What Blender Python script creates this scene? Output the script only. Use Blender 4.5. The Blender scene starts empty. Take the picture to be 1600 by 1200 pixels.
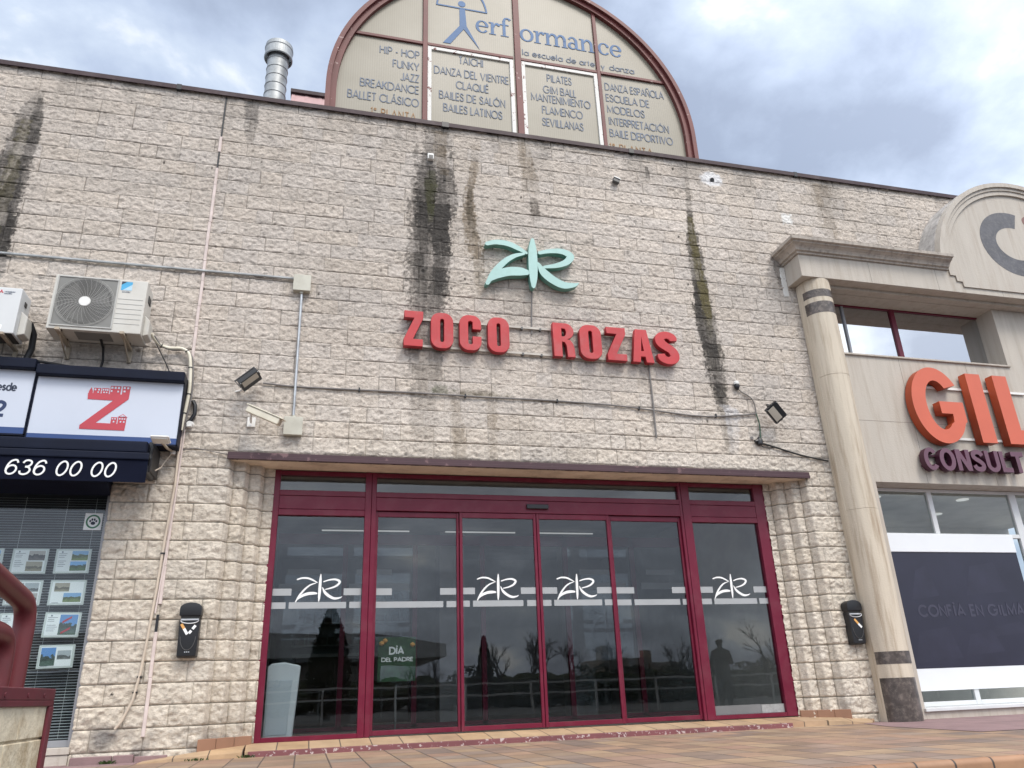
import bpy, bmesh, math, random
import numpy as np
from mathutils import Vector, Matrix

random.seed(7)
rng = np.random.default_rng(11)
SC = bpy.context.scene
COL = SC.collection
R = math.radians

# ------------------------------------------------------------------ camera
cam_d = bpy.data.cameras.new("camera")
cam = bpy.data.objects.new("camera", cam_d)
COL.objects.link(cam)
cam_d.sensor_width = 36.0
cam_d.sensor_fit = 'HORIZONTAL'
cam_d.lens = 1197.56 * 36.0 / 1600.0
cam_d.clip_start = 0.05
cam_d.clip_end = 1500.0
_r = [(0.96893315, -0.24472165, -0.0357753), (0.05924551, 0.37010295, -0.92709966), (0.24012191, 0.89617806, 0.37310367)]
_m = Matrix.Identity(4)
for i in range(3):
    _m[i][0] = _r[0][i]
    _m[i][1] = -_r[1][i]
    _m[i][2] = -_r[2][i]
_m[0][3], _m[1][3], _m[2][3] = 1.46391, -8.71438, 0.39011
cam.matrix_world = _m
SC.camera = cam

# ------------------------------------------------------------------ light
SUN_EL, SUN_AZ = R(54), R(158)          # azimuth measured from +Y clockwise: high and behind the viewer
sd = (math.sin(SUN_AZ) * math.cos(SUN_EL), math.cos(SUN_AZ) * math.cos(SUN_EL), math.sin(SUN_EL))
sun_d = bpy.data.lights.new("sun", 'SUN')
sun_d.energy = 1.5
sun_d.angle = R(20)
sun_d.color = (1.0, 0.93, 0.85)
sun = bpy.data.objects.new("sun", sun_d)
COL.objects.link(sun)
sun.rotation_euler = Vector(sd).to_track_quat('Z', 'Y').to_euler()
sun.location = (sd[0] * 40, sd[1] * 40, sd[2] * 40)

world = bpy.data.worlds.new("World")
SC.world = world
world.use_nodes = True
wn = world.node_tree.nodes
wl = world.node_tree.links
wn.clear()
w_out = wn.new('ShaderNodeOutputWorld')
w_bg = wn.new('ShaderNodeBackground')
w_bg.inputs['Strength'].default_value = 0.1
wl.new(w_bg.outputs[0], w_out.inputs[0])
w_sky = wn.new('ShaderNodeTexSky')
w_sky.sky_type = 'NISHITA'
w_sky.sun_disc = False
w_sky.sun_elevation = SUN_EL
w_sky.sun_rotation = SUN_AZ
w_sky.air_density = 1.2
w_sky.dust_density = 2.0
w_tc = wn.new('ShaderNodeTexCoord')
w_sep = wn.new('ShaderNodeSeparateXYZ')
wl.new(w_tc.outputs['Generated'], w_sep.inputs[0])


def wmath(op, a, b=None, c=None, clamp=False):
    n = wn.new('ShaderNodeMath')
    n.operation = op
    n.use_clamp = clamp
    for k, v in enumerate((a, b, c)):
        if v is None:
            continue
        if isinstance(v, (int, float)):
            n.inputs[k].default_value = v
        else:
            wl.new(v, n.inputs[k])
    return n.outputs[0]


# cloud layer: the direction projected on a flat ceiling of cloud
den = wmath('ADD', wmath('MAXIMUM', w_sep.outputs[2], 0.0), 0.38)
cx_ = wmath('DIVIDE', w_sep.outputs[0], den)
cy_ = wmath('DIVIDE', w_sep.outputs[1], den)
w_cmb = wn.new('ShaderNodeCombineXYZ')
wl.new(cx_, w_cmb.inputs[0])
wl.new(cy_, w_cmb.inputs[1])
w_n1 = wn.new('ShaderNodeTexNoise')
w_n1.inputs['Scale'].default_value = 4.2
w_n1.inputs['Detail'].default_value = 9
w_n1.inputs['Roughness'].default_value = 0.55
w_n1.inputs['Distortion'].default_value = 0.15
w_off = wn.new('ShaderNodeMapping')
w_off.inputs['Location'].default_value = (2.2, 8.8, 3.0)
wl.new(w_cmb.outputs[0], w_off.inputs[0])
wl.new(w_off.outputs[0], w_n1.inputs['Vector'])
w_n2 = wn.new('ShaderNodeTexNoise')
w_n2.inputs['Scale'].default_value = 0.9
w_n2.inputs['Detail'].default_value = 4
wl.new(w_off.outputs[0], w_n2.inputs['Vector'])
mixn = wmath('ADD', wmath('MULTIPLY', w_n1.outputs['Fac'], 0.74), wmath('MULTIPLY', w_n2.outputs['Fac'], 0.26))
w_rmp = wn.new('ShaderNodeValToRGB')
e = w_rmp.color_ramp.elements
e[0].position, e[0].color = 0.42, (0.335, 0.395, 0.520, 1)
e[1].position, e[1].color = 0.64, (0.860, 0.900, 0.955, 1)
for pos, c_ in ((0.475, (0.400, 0.472, 0.612, 1)), (0.525, (0.475, 0.556, 0.708, 1)), (0.58, (0.575, 0.660, 0.795, 1))):
    q = e.new(pos)
    q.color = c_
wl.new(mixn, w_rmp.inputs[0])
# an overcast dome is brighter overhead and round the hidden sun behind the viewer
front = wmath('MULTIPLY_ADD', w_sep.outputs[1], -0.5, 0.35, clamp=True)
front = wmath('MULTIPLY', front, wmath('MULTIPLY_ADD', w_sep.outputs[2], 1.4, 0.12, clamp=True))
gain = wmath('MULTIPLY_ADD', front, 3.3, 1.0)
gain = wmath('MULTIPLY', gain, 8.6)
w_sc = wn.new('ShaderNodeVectorMath')
w_sc.operation = 'SCALE'
w_tint = wn.new('ShaderNodeMix')
w_tint.data_type = 'RGBA'
w_tint.blend_type = 'MULTIPLY'
wl.new(wmath('MULTIPLY', front, 1.6, clamp=True), w_tint.inputs['Factor'])
wl.new(w_rmp.outputs[0], w_tint.inputs['A'])
w_tint.inputs['B'].default_value = (1.12, 0.99, 0.82, 1)
wl.new(w_tint.outputs['Result'], w_sc.inputs[0])
wl.new(gain, w_sc.inputs['Scale'])
w_mix = wn.new('ShaderNodeMix')
w_mix.data_type = 'RGBA'
w_mix.inputs['Factor'].default_value = 0.12
wl.new(w_sc.outputs[0], w_mix.inputs['A'])
wl.new(w_sky.outputs[0], w_mix.inputs['B'])
wl.new(w_mix.outputs['Result'], w_bg.inputs['Color'])

SC.view_settings.view_transform = 'Standard'
SC.view_settings.look = 'None'
SC.view_settings.gamma = 1.0
SC.view_settings.use_curve_mapping = False
SC.view_settings.exposure = 0.6
SC.cycles.max_bounces = 8
SC.cycles.transparent_max_bounces = 12
SC.cycles.use_denoising = True


# ------------------------------------------------------------------ materials
def new_mat(name):
    m = bpy.data.materials.new(name)
    m.use_nodes = True
    nt = m.node_tree
    return m, nt.nodes, nt.links, nt.nodes['Principled BSDF']


def mat(name, col, rough=0.6, metal=0.0, var=0.12, vscale=3.0, bump=0.0, bscale=60.0, spec=0.5, dirt=None, dscale=4.0, damt=0.4, stretch=None, emit=None, estr=0.0):
    """Principled paint / metal / stone with uneven tone, optional dirt patches and fine bump."""
    m, n, l, p = new_mat(name)
    p.inputs['Roughness'].default_value = rough
    p.inputs['Metallic'].default_value = metal
    p.inputs['Specular IOR Level'].default_value = spec
    tc = n.new('ShaderNodeTexCoord')
    src = tc.outputs['Object']
    if stretch:
        mp = n.new('ShaderNodeMapping')
        mp.inputs['Scale'].default_value = stretch
        l.new(src, mp.inputs[0])
        vs = mp.outputs[0]
    else:
        vs = src
    nz = n.new('ShaderNodeTexNoise')
    nz.inputs['Scale'].default_value = vscale
    nz.inputs['Detail'].default_value = 6
    nz.inputs['Roughness'].default_value = 0.6
    l.new(vs, nz.inputs['Vector'])
    rp = n.new('ShaderNodeValToRGB')
    rp.color_ramp.elements[0].position = 0.3
    rp.color_ramp.elements[1].position = 0.7
    rp.color_ramp.elements[0].color = tuple(c * (1 - var) for c in col) + (1,)
    rp.color_ramp.elements[1].color = tuple(min(1, c * (1 + var)) for c in col) + (1,)
    l.new(nz.outputs['Fac'], rp.inputs[0])
    out = rp.outputs[0]
    if dirt:
        n2 = n.new('ShaderNodeTexNoise')
        n2.inputs['Scale'].default_value = dscale
        n2.inputs['Detail'].default_value = 8
        n2.inputs['Roughness'].default_value = 0.7
        l.new(vs, n2.inputs['Vector'])
        r2 = n.new('ShaderNodeValToRGB')
        r2.color_ramp.elements[0].position = 0.48
        r2.color_ramp.elements[1].position = 0.68
        r2.color_ramp.elements[0].color = (0, 0, 0, 1)
        r2.color_ramp.elements[1].color = (damt, damt, damt, 1)
        l.new(n2.outputs['Fac'], r2.inputs[0])
        mx = n.new('ShaderNodeMix')
        mx.data_type = 'RGBA'
        l.new(r2.outputs[0], mx.inputs['Factor'])
        l.new(out, mx.inputs['A'])
        mx.inputs['B'].default_value = tuple(dirt) + (1,)
        out = mx.outputs['Result']
    l.new(out, p.inputs['Base Color'])
    if bump > 0:
        nb = n.new('ShaderNodeTexNoise')
        nb.inputs['Scale'].default_value = bscale
        nb.inputs['Detail'].default_value = 5
        l.new(src, nb.inputs['Vector'])
        b = n.new('ShaderNodeBump')
        b.inputs['Strength'].default_value = bump
        b.inputs['Distance'].default_value = 0.01
        l.new(nb.outputs['Fac'], b.inputs['Height'])
        l.new(b.outputs[0], p.inputs['Normal'])
    if emit:
        p.inputs['Emission Color'].default_value = tuple(emit) + (1,)
        p.inputs['Emission Strength'].default_value = estr
    return m


def glass_mat(name, tint, base=0.05, gain=0.9, power=4.0, rough=0.0, gloss=(1, 1, 1)):
    """Clear pane: see-through tint plus a mirror coat that grows towards grazing angles."""
    m, n, l, p = new_mat(name)
    n.remove(p)
    out = n['Material Output']
    lw = n.new('ShaderNodeLayerWeight')
    lw.inputs['Blend'].default_value = 0.5
    pw = n.new('ShaderNodeMath')
    pw.operation = 'POWER'
    l.new(lw.outputs['Facing'], pw.inputs[0])
    pw.inputs[1].default_value = power
    ma = n.new('ShaderNodeMath')
    ma.operation = 'MULTIPLY_ADD'
    ma.use_clamp = True
    l.new(pw.outputs[0], ma.inputs[0])
    ma.inputs[1].default_value = gain
    ma.inputs[2].default_value = base
    tr = n.new('ShaderNodeBsdfTransparent')
    tr.inputs[0].default_value = tuple(tint) + (1,)
    gl = n.new('ShaderNodeBsdfGlossy')
    gl.inputs['Roughness'].default_value = rough
    gl.inputs['Color'].default_value = tuple(gloss) + (1,)
    tc = n.new('ShaderNodeTexCoord')
    nz = n.new('ShaderNodeTexNoise')
    nz.inputs['Scale'].default_value = 1.3
    l.new(tc.outputs['Object'], nz.inputs['Vector'])
    bp = n.new('ShaderNodeBump')
    bp.inputs['Strength'].default_value = 0.02
    bp.inputs['Distance'].default_value = 0.05
    l.new(nz.outputs['Fac'], bp.inputs['Height'])
    l.new(bp.outputs[0], gl.inputs['Normal'])
    mx = n.new('ShaderNodeMixShader')
    l.new(ma.outputs[0], mx.inputs[0])
    l.new(tr.outputs[0], mx.inputs[1])
    l.new(gl.outputs[0], mx.inputs[2])
    l.new(mx.outputs[0], out.inputs[0])
    return m


def chipped(name, col, chip, pos=0.6, scale=9.0, rough=0.55, var=0.15):
    """Paint with flaked patches showing another coat."""
    m, n, l, p = new_mat(name)
    p.inputs['Roughness'].default_value = rough
    tc = n.new('ShaderNodeTexCoord')
    nz = n.new('ShaderNodeTexNoise')
    nz.inputs['Scale'].default_value = scale
    nz.inputs['Detail'].default_value = 7
    nz.inputs['Roughness'].default_value = 0.65
    l.new(tc.outputs['Object'], nz.inputs['Vector'])
    rp = n.new('ShaderNodeValToRGB')
    rp.color_ramp.elements[0].position = pos
    rp.color_ramp.elements[1].position = pos + 0.03
    rp.color_ramp.elements[0].color = (0, 0, 0, 1)
    rp.color_ramp.elements[1].color = (1, 1, 1, 1)
    l.new(nz.outputs['Fac'], rp.inputs[0])
    n2 = n.new('ShaderNodeTexNoise')
    n2.inputs['Scale'].default_value = 3.0
    n2.inputs['Detail'].default_value = 6
    l.new(tc.outputs['Object'], n2.inputs['Vector'])
    r2 = n.new('ShaderNodeValToRGB')
    r2.color_ramp.elements[0].position = 0.3
    r2.color_ramp.elements[1].position = 0.7
    r2.color_ramp.elements[0].color = tuple(c * (1 - var) for c in col) + (1,)
    r2.color_ramp.elements[1].color = tuple(c * (1 + var) for c in col) + (1,)
    l.new(n2.outputs['Fac'], r2.inputs[0])
    mx = n.new('ShaderNodeMix')
    mx.data_type = 'RGBA'
    l.new(rp.outputs[0], mx.inputs['Factor'])
    l.new(r2.outputs[0], mx.inputs['A'])
    mx.inputs['B'].default_value = tuple(chip) + (1,)
    l.new(mx.outputs['Result'], p.inputs['Base Color'])
    return m


def stone_attr_mat(name, bump=0.5):
    """Split-face block: tone comes from the per-vertex stone / stain colour, plus fine grain and hairline joints."""
    m, n, l, p = new_mat(name)
    p.inputs['Roughness'].default_value = 0.92
    p.inputs['Specular IOR Level'].default_value = 0.2
    at = n.new('ShaderNodeAttribute')
    at.attribute_name = 'stone'
    jt = n.new('ShaderNodeAttribute')
    jt.attribute_name = 'joint'
    js = n.new('ShaderNodeSeparateXYZ')
    l.new(jt.outputs['Vector'], js.inputs[0])
    tc = n.new('ShaderNodeTexCoord')
    mp = n.new('ShaderNodeMapping')
    mp.inputs['Rotation'].default_value = (0, R(16), 0)
    mp.inputs['Scale'].default_value = (1.0, 1.0, 1.7)
    l.new(tc.outputs['Object'], mp.inputs[0])
    nz = n.new('ShaderNodeTexNoise')
    nz.inputs['Scale'].default_value = 34
    nz.inputs['Detail'].default_value = 6
    nz.inputs['Roughness'].default_value = 0.72
    nz.inputs['Distortion'].default_value = 0.6
    l.new(mp.outputs[0], nz.inputs['Vector'])
    mr = n.new('ShaderNodeMapRange')
    mr.inputs['From Min'].default_value = 0.30
    mr.inputs['From Max'].default_value = 0.68
    mr.inputs['To Min'].default_value = 0.77
    mr.inputs['To Max'].default_value = 1.16
    l.new(nz.outputs['Fac'], mr.inputs[0])

    def M(op, x, y=None, z=None, clamp=False):
        q = n.new('ShaderNodeMath')
        q.operation = op
        q.use_clamp = clamp
        for k, v in enumerate((x, y, z)):
            if v is None:
                continue
            if isinstance(v, (int, float)):
                q.inputs[k].default_value = v
            else:
                l.new(v, q.inputs[k])
        return q.outputs[0]
    wob = M('MULTIPLY_ADD', nz.outputs['Fac'], 0.004, 0.0022)      # ragged joint edge
    jz = M('MULTIPLY', M('SUBTRACT', 1.0, M('DIVIDE', js.outputs[0], wob), clamp=True), js.outputs[2])
    jx2 = M('MULTIPLY', M('SUBTRACT', 1.0, M('DIVIDE', js.outputs[1], wob), clamp=True), at.outputs['Alpha'])
    jm = M('MULTIPLY', M('SQRT', M('MAXIMUM', jz, jx2)), 1.0, clamp=True)
    dk = M('SUBTRACT', 1.0, M('MULTIPLY', jm, 0.68))
    vm = n.new('ShaderNodeVectorMath')
    vm.operation = 'SCALE'
    l.new(at.outputs['Color'], vm.inputs[0])
    l.new(M('MULTIPLY', mr.outputs[0], dk), vm.inputs['Scale'])
    l.new(vm.outputs[0], p.inputs['Base Color'])
    nb = n.new('ShaderNodeTexNoise')
    nb.inputs['Scale'].default_value = 38
    nb.inputs['Detail'].default_value = 8
    nb.inputs['Roughness'].default_value = 0.70
    nb.inputs['Distortion'].default_value = 0.5
    l.new(mp.outputs[0], nb.inputs['Vector'])
    b = n.new('ShaderNodeBump')
    b.inputs['Strength'].default_value = bump
    b.inputs['Distance'].default_value = 0.03
    l.new(M('SUBTRACT', nb.outputs['Fac'], M('MULTIPLY', jm, 0.25)), b.inputs['Height'])
    l.new(b.outputs[0], p.inputs['Normal'])
    return m


def tile_mat(name, sx, sy, cols, grout, jw=0.008, ox=0.0, oy=0.0, rough=0.6, stagger=0.0):
    """Clay paving tiles laid in the ground plane, every tile its own tone."""
    m, n, l, p = new_mat(name)
    p.inputs['Roughness'].default_value = rough
    tc = n.new('ShaderNodeTexCoord')
    sp = n.new('ShaderNodeSeparateXYZ')
    l.new(tc.outputs['Object'], sp.inputs[0])

    def M(op, a, b=None):
        q = n.new('ShaderNodeMath')
        q.operation = op
        for k, v in enumerate((a, b)):
            if v is None:
                continue
            if isinstance(v, (int, float)):
                q.inputs[k].default_value = v
            else:
                l.new(v, q.inputs[k])
        return q.outputs[0]
    v = M('DIVIDE', M('ADD', sp.outputs[1], oy), sy)
    vf = M('FLOOR', v)
    u = M('DIVIDE', M('ADD', sp.outputs[0], ox), sx)
    if stagger:
        u = M('ADD', u, M('MULTIPLY', M('MODULO', vf, 2.0), stagger))
    uf = M('FLOOR', u)
    du = M('MULTIPLY', M('SUBTRACT', 0.5, M('ABSOLUTE', M('SUBTRACT', M('SUBTRACT', u, uf), 0.5))), sx)
    dv = M('MULTIPLY', M('SUBTRACT', 0.5, M('ABSOLUTE', M('SUBTRACT', M('SUBTRACT', v, vf), 0.5))), sy)
    d = M('MINIMUM', du, dv)
    cb = n.new('ShaderNodeCombineXYZ')
    l.new(uf, cb.inputs[0])
    l.new(vf, cb.inputs[1])
    wnz = n.new('ShaderNodeTexWhiteNoise')
    l.new(cb.outputs[0], wnz.inputs['Vector'])
    rp = n.new('ShaderNodeValToRGB')
    el = rp.color_ramp.elements
    el[0].position, el[0].color = 0.0, tuple(cols[0]) + (1,)
    el[1].position, el[1].color = 1.0, tuple(cols[-1]) + (1,)
    for k in range(1, len(cols) - 1):
        q = el.new(k / (len(cols) - 1))
        q.color = tuple(cols[k]) + (1,)
    l.new(wnz.outputs['Value'], rp.inputs[0])
    nz = n.new('ShaderNodeTexNoise')
    nz.inputs['Scale'].default_value = 2.2
    nz.inputs['Detail'].default_value = 8
    nz.inputs['Roughness'].default_value = 0.65
    l.new(tc.outputs['Object'], nz.inputs['Vector'])
    mr = n.new('ShaderNodeMapRange')
    mr.inputs['From Min'].default_value = 0.3
    mr.inputs['From Max'].default_value = 0.7
    mr.inputs['To Min'].default_value = 0.72
    mr.inputs['To Max'].default_value = 1.2
    l.new(nz.outputs['Fac'], mr.inputs[0])
    vm = n.new('ShaderNodeVectorMath')
    vm.operation = 'SCALE'
    l.new(rp.outputs[0], vm.inputs[0])
    l.new(mr.outputs[0], vm.inputs['Scale'])
    st = n.new('ShaderNodeMapRange')
    st.inputs['From Min'].default_value = jw * 0.6
    st.inputs['From Max'].default_value = jw * 1.2
    l.new(d, st.inputs[0])
    mx = n.new('ShaderNodeMix')
    mx.data_type = 'RGBA'
    l.new(st.outputs[0], mx.inputs['Factor'])
    mx.inputs['A'].default_value = tuple(grout) + (1,)
    l.new(vm.outputs[0], mx.inputs['B'])
    l.new(mx.outputs['Result'], p.inputs['Base Color'])
    b = n.new('ShaderNodeBump')
    b.inputs['Strength'].default_value = 0.5
    b.inputs['Distance'].default_value = 0.006
    l.new(st.outputs[0], b.inputs['Height'])
    l.new(b.outputs[0], p.inputs['Normal'])
    return m


M_ = {}
M_['stone'] = stone_attr_mat('split_face_stone', 0.7)
M_['cap'] = mat('cap_metal', (0.048, 0.028, 0.033), 0.55, 0.0, 0.25, 2.0, spec=0.3, dirt=(0.13, 0.11, 0.11), damt=0.35)
M_['maroon'] = mat('maroon_frame', (0.135, 0.008, 0.028), 0.34, 0.0, 0.12, 2.0, spec=0.32, dirt=(0.16, 0.07, 0.08), damt=0.25)
M_['maroon_dark'] = mat('maroon_gap', (0.03, 0.004, 0.008), 0.5)
M_['soffit'] = mat('soffit_board', (0.70, 0.60, 0.48), 0.7, var=0.1, dirt=(0.25, 0.19, 0.14), damt=0.5)
M_['glass'] = glass_mat('door_glass', (0.80, 0.83, 0.84), base=0.046, gain=0.85)
M_['glass_shop'] = glass_mat('shop_glass', (0.88, 0.91, 0.91), base=0.04, gain=0.85)
M_['glass_mirror'] = glass_mat('solar_glass', (0.25, 0.28, 0.28), base=0.62, gain=0.35, power=2.0, gloss=(0.78, 0.80, 0.83))
M_['frost'] = mat('frosted_film', (0.33, 0.35, 0.365), 0.6, var=0.06)
M_['white_vinyl'] = mat('white_vinyl', (0.80, 0.82, 0.82), 0.5, var=0.03)
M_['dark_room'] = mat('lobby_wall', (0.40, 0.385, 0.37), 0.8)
M_['shop_dark'] = mat('shop_interior', (0.07, 0.07, 0.075), 0.8)
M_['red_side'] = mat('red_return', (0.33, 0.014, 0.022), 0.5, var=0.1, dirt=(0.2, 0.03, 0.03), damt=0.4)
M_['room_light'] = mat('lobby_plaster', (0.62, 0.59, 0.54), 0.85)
M_['room_floor'] = mat('lobby_floor', (0.22, 0.19, 0.16), 0.3)
M_['tube'] = mat('lit_tube', (0.9, 0.9, 0.9), 0.5, emit=(1.0, 0.97, 0.92), estr=0.3)
M_['black'] = mat('black_plastic', (0.012, 0.013, 0.016), 0.38, var=0.2)
M_['rubber'] = mat('black_cable', (0.014, 0.014, 0.015), 0.6)
M_['greycable'] = mat('grey_cable', (0.17, 0.16, 0.155), 0.6, var=0.2)
M_['beigecable'] = mat('beige_cable', (0.55, 0.47, 0.38), 0.55, var=0.15)
M_['greencable'] = mat('green_cable', (0.05, 0.10, 0.065), 0.6)
M_['galv'] = mat('galvanised', (0.46, 0.48, 0.50), 0.38, 0.75, 0.18, 6.0, dirt=(0.2, 0.2, 0.2), damt=0.4)
M_['galv_dull'] = mat('dull_galvanised', (0.36, 0.38, 0.39), 0.5, 0.45, 0.25, 5.0, dirt=(0.14, 0.14, 0.14), damt=0.5)
M_['jbox'] = mat('pvc_box', (0.50, 0.49, 0.42), 0.5, var=0.06, dirt=(0.30, 0.28, 0.23), damt=0.4)
M_['camwhite'] = mat('camera_shell', (0.70, 0.66, 0.54), 0.4, var=0.05, dirt=(0.45, 0.40, 0.3), damt=0.3)
M_['white_paint'] = mat('white_paint', (0.74, 0.74, 0.72), 0.45, var=0.05, dirt=(0.5, 0.48, 0.44), damt=0.35)
M_['lens'] = mat('lamp_lens', (0.42, 0.39, 0.33), 0.25, var=0.1)
M_['red_letter'] = mat('red_letter', (0.45, 0.028, 0.034), 0.5, var=0.14, vscale=2.5, dirt=(0.40, 0.11, 0.11), damt=0.5)
M_['mint'] = mat('mint_letter', (0.35, 0.55, 0.52), 0.45, var=0.06, dirt=(0.25, 0.42, 0.36), damt=0.45)
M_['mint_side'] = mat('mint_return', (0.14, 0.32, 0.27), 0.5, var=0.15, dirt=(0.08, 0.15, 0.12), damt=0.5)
M_['rail'] = mat('sign_rail', (0.42, 0.39, 0.35), 0.5, 0.2, 0.2, 5.0)
M_['rust_red'] = chipped('rust_red_paint', (0.135, 0.035, 0.032), (0.38, 0.27, 0.25), 0.64, 11.0)
M_['white_chip'] = chipped('flaking_white', (0.68, 0.67, 0.64), (0.15, 0.045, 0.04), 0.585, 8.0, var=0.06)
M_['blue_text'] = mat('blue_lettering', (0.065, 0.145, 0.30), 0.6, var=0.1)
M_['grey_text'] = mat('slate_lettering', (0.14, 0.17, 0.225), 0.6, var=0.1)
M_['faded_red'] = mat('faded_red_lettering', (0.33, 0.19, 0.09), 0.7, var=0.2)
M_['ac'] = mat('ac_enamel', (0.56, 0.55, 0.51), 0.45, var=0.05, dirt=(0.42, 0.38, 0.31), damt=0.35)
M_['ac_panel'] = mat('ac_grey', (0.20, 0.20, 0.19), 0.6, var=0.12)
M_['ac_dark'] = mat('ac_inside', (0.045, 0.045, 0.045), 0.6)
M_['ac_wire'] = mat('ac_wire', (0.42, 0.42, 0.40), 0.5)
M_['rusty_bracket'] = mat('beige_bracket', (0.42, 0.36, 0.28), 0.6, var=0.15, dirt=(0.2, 0.13, 0.08), damt=0.5)
M_['navy'] = mat('navy_housing', (0.006, 0.009, 0.022), 0.5, var=0.2, spec=0.15)
M_['navy_fabric'] = mat('navy_canvas', (0.005, 0.007, 0.018), 0.85, var=0.2, spec=0.1, bump=0.2, bscale=300)
M_['sign_white'] = mat('sign_acrylic', (0.53, 0.575, 0.665), 0.4, var=0.02)
M_['sign_blue'] = mat('sign_blue_band', (0.018, 0.055, 0.19), 0.35, var=0.06)
M_['sign_red'] = mat('sign_red_mark', (0.46, 0.045, 0.065), 0.4, var=0.04)
M_['ink'] = mat('dark_ink', (0.02, 0.03, 0.06), 0.5)
M_['alu'] = mat('grey_aluminium', (0.27, 0.28, 0.30), 0.45, 0.3, 0.1)
M_['alu_white'] = mat('white_aluminium', (0.62, 0.64, 0.65), 0.45, 0.0, 0.05)
M_['slat'] = mat('blind_slat', (0.62, 0.66, 0.70), 0.5, 0.0, 0.05)
M_['acrylic'] = mat('listing_holder', (0.60, 0.65, 0.64), 0.25, var=0.05)
M_['paper'] = mat('paper', (0.84, 0.88, 0.90), 0.7, var=0.03)
M_['green_mark'] = mat('sticker_green', (0.05, 0.20, 0.12), 0.6)
M_['red_pipe'] = mat('red_pipe_paint', (0.135, 0.026, 0.030), 0.42, var=0.12, dirt=(0.10, 0.035, 0.035), damt=0.5, dscale=7)
M_['red_trim'] = mat('red_trim_paint', (0.135, 0.022, 0.034), 0.5, var=0.2, dirt=(0.07, 0.02, 0.025), damt=0.6, dscale=9)
M_['tile'] = tile_mat('platform_tile', 0.285, 0.36, [(0.24, 0.165, 0.115), (0.35, 0.235, 0.15), (0.30, 0.195, 0.135), (0.21, 0.157, 0.13), (0.37, 0.26, 0.165), (0.33, 0.205, 0.145), (0.26, 0.205, 0.165)], (0.10, 0.075, 0.06), 0.007)
M_['tile_strip'] = tile_mat('threshold_tile', 0.31, 0.9, [(0.40, 0.265, 0.15), (0.45, 0.31, 0.185), (0.41, 0.29, 0.185), (0.35, 0.215, 0.13)], (0.09, 0.07, 0.055), 0.006, oy=0.55)
M_['tile_brown'] = mat('skirting_tile', (0.27, 0.145, 0.09), 0.5, var=0.12)
M_['red_edge'] = chipped('worn_red_edge', (0.17, 0.058, 0.064), (0.46, 0.38, 0.37), 0.575, 24.0)
M_['purple'] = mat('purple_concrete', (0.25, 0.165, 0.165), 0.85, var=0.15, bump=0.4, bscale=90, dirt=(0.16, 0.11, 0.11), damt=0.5)
M_['bullnose'] = tile_mat('edge_tile', 0.285, 3.0, [(0.30, 0.16, 0.09), (0.38, 0.22, 0.13), (0.33, 0.18, 0.10)], (0.05, 0.04, 0.035), 0.008)
M_['ground'] = mat('asphalt', (0.075, 0.073, 0.07), 0.9, var=0.2, bump=0.4, bscale=120)
M_['moss'] = mat('moss', (0.05, 0.085, 0.022), 0.95, var=0.4, vscale=30)
M_['trav'] = mat('travertine', (0.55, 0.485, 0.39), 0.62, var=0.10, vscale=1.6, stretch=(5.0, 5.0, 0.35), dirt=(0.30, 0.225, 0.15), dscale=1.7, damt=0.9, bump=0.35, bscale=55)
M_['trav_pale'] = mat('pale_travertine', (0.465, 0.425, 0.372), 0.65, var=0.05, vscale=1.5, stretch=(4.0, 4.0, 0.3), dirt=(0.35, 0.295, 0.24), dscale=2.6, damt=0.7, bump=0.3, bscale=55)
M_['cornice'] = mat('cornice_stone', (0.44, 0.395, 0.345), 0.75, var=0.12, vscale=2.0, stretch=(3, 3, 1.0), dirt=(0.13, 0.11, 0.10), dscale=5, damt=0.6, bump=0.2, bscale=60)
M_['emperador'] = mat('dark_marble', (0.075, 0.062, 0.056), 0.35, var=0.45, vscale=9.0, dirt=(0.26, 0.22, 0.19), dscale=16.0, damt=0.55)
M_['slate_c'] = mat('slate_inlay', (0.085, 0.085, 0.095), 0.5, var=0.25, vscale=6, dirt=(0.22, 0.21, 0.20), dscale=22, damt=0.45)
M_['brown_dot'] = mat('brown_inlay', (0.20, 0.10, 0.085), 0.5, var=0.1)
M_['orange'] = mat('orange_face', (0.56, 0.118, 0.062), 0.42, var=0.04)
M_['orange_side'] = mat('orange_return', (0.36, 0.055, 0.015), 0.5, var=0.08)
M_['plum'] = mat('plum_letter', (0.125, 0.055, 0.085), 0.45, var=0.06)
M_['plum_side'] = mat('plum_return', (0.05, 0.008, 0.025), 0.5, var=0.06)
M_['banner_navy'] = mat('banner_navy', (0.018, 0.018, 0.036), 0.35, var=0.18, vscale=1.4)
M_['banner_text'] = mat('banner_letters', (0.042, 0.042, 0.068), 0.4)
M_['banner_white'] = mat('banner_white', (0.72, 0.75, 0.78), 0.4, var=0.02)
M_['patch'] = mat('white_plaster', (0.66, 0.65, 0.62), 0.85, var=0.1, bump=0.3, bscale=80)
M_['sealant'] = mat('joint_sealant', (0.62, 0.53, 0.50), 0.7, var=0.12, vscale=6, dirt=(0.40, 0.32, 0.29), damt=0.5)
M_['pink_roof'] = mat('red_metal_roof', (0.46, 0.30, 0.30), 0.6, var=0.12, dirt=(0.22, 0.12, 0.11), damt=0.4)
M_['roof_flat'] = mat('flat_roof', (0.20, 0.19, 0.18), 0.9)
M_['leaf_dark'] = mat('cypress_leaf', (0.022, 0.030, 0.015), 1.0, var=0.5, vscale=4, spec=0.0)
M_['hedge'] = mat('hedge_leaf', (0.05, 0.055, 0.028), 1.0, var=0.5, vscale=3, spec=0.0)
M_['bark'] = mat('bark', (0.06, 0.048, 0.04), 0.95, var=0.3, vscale=8)
M_['conc'] = mat('far_concrete', (0.78, 0.73, 0.65), 0.85, var=0.1)
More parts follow.
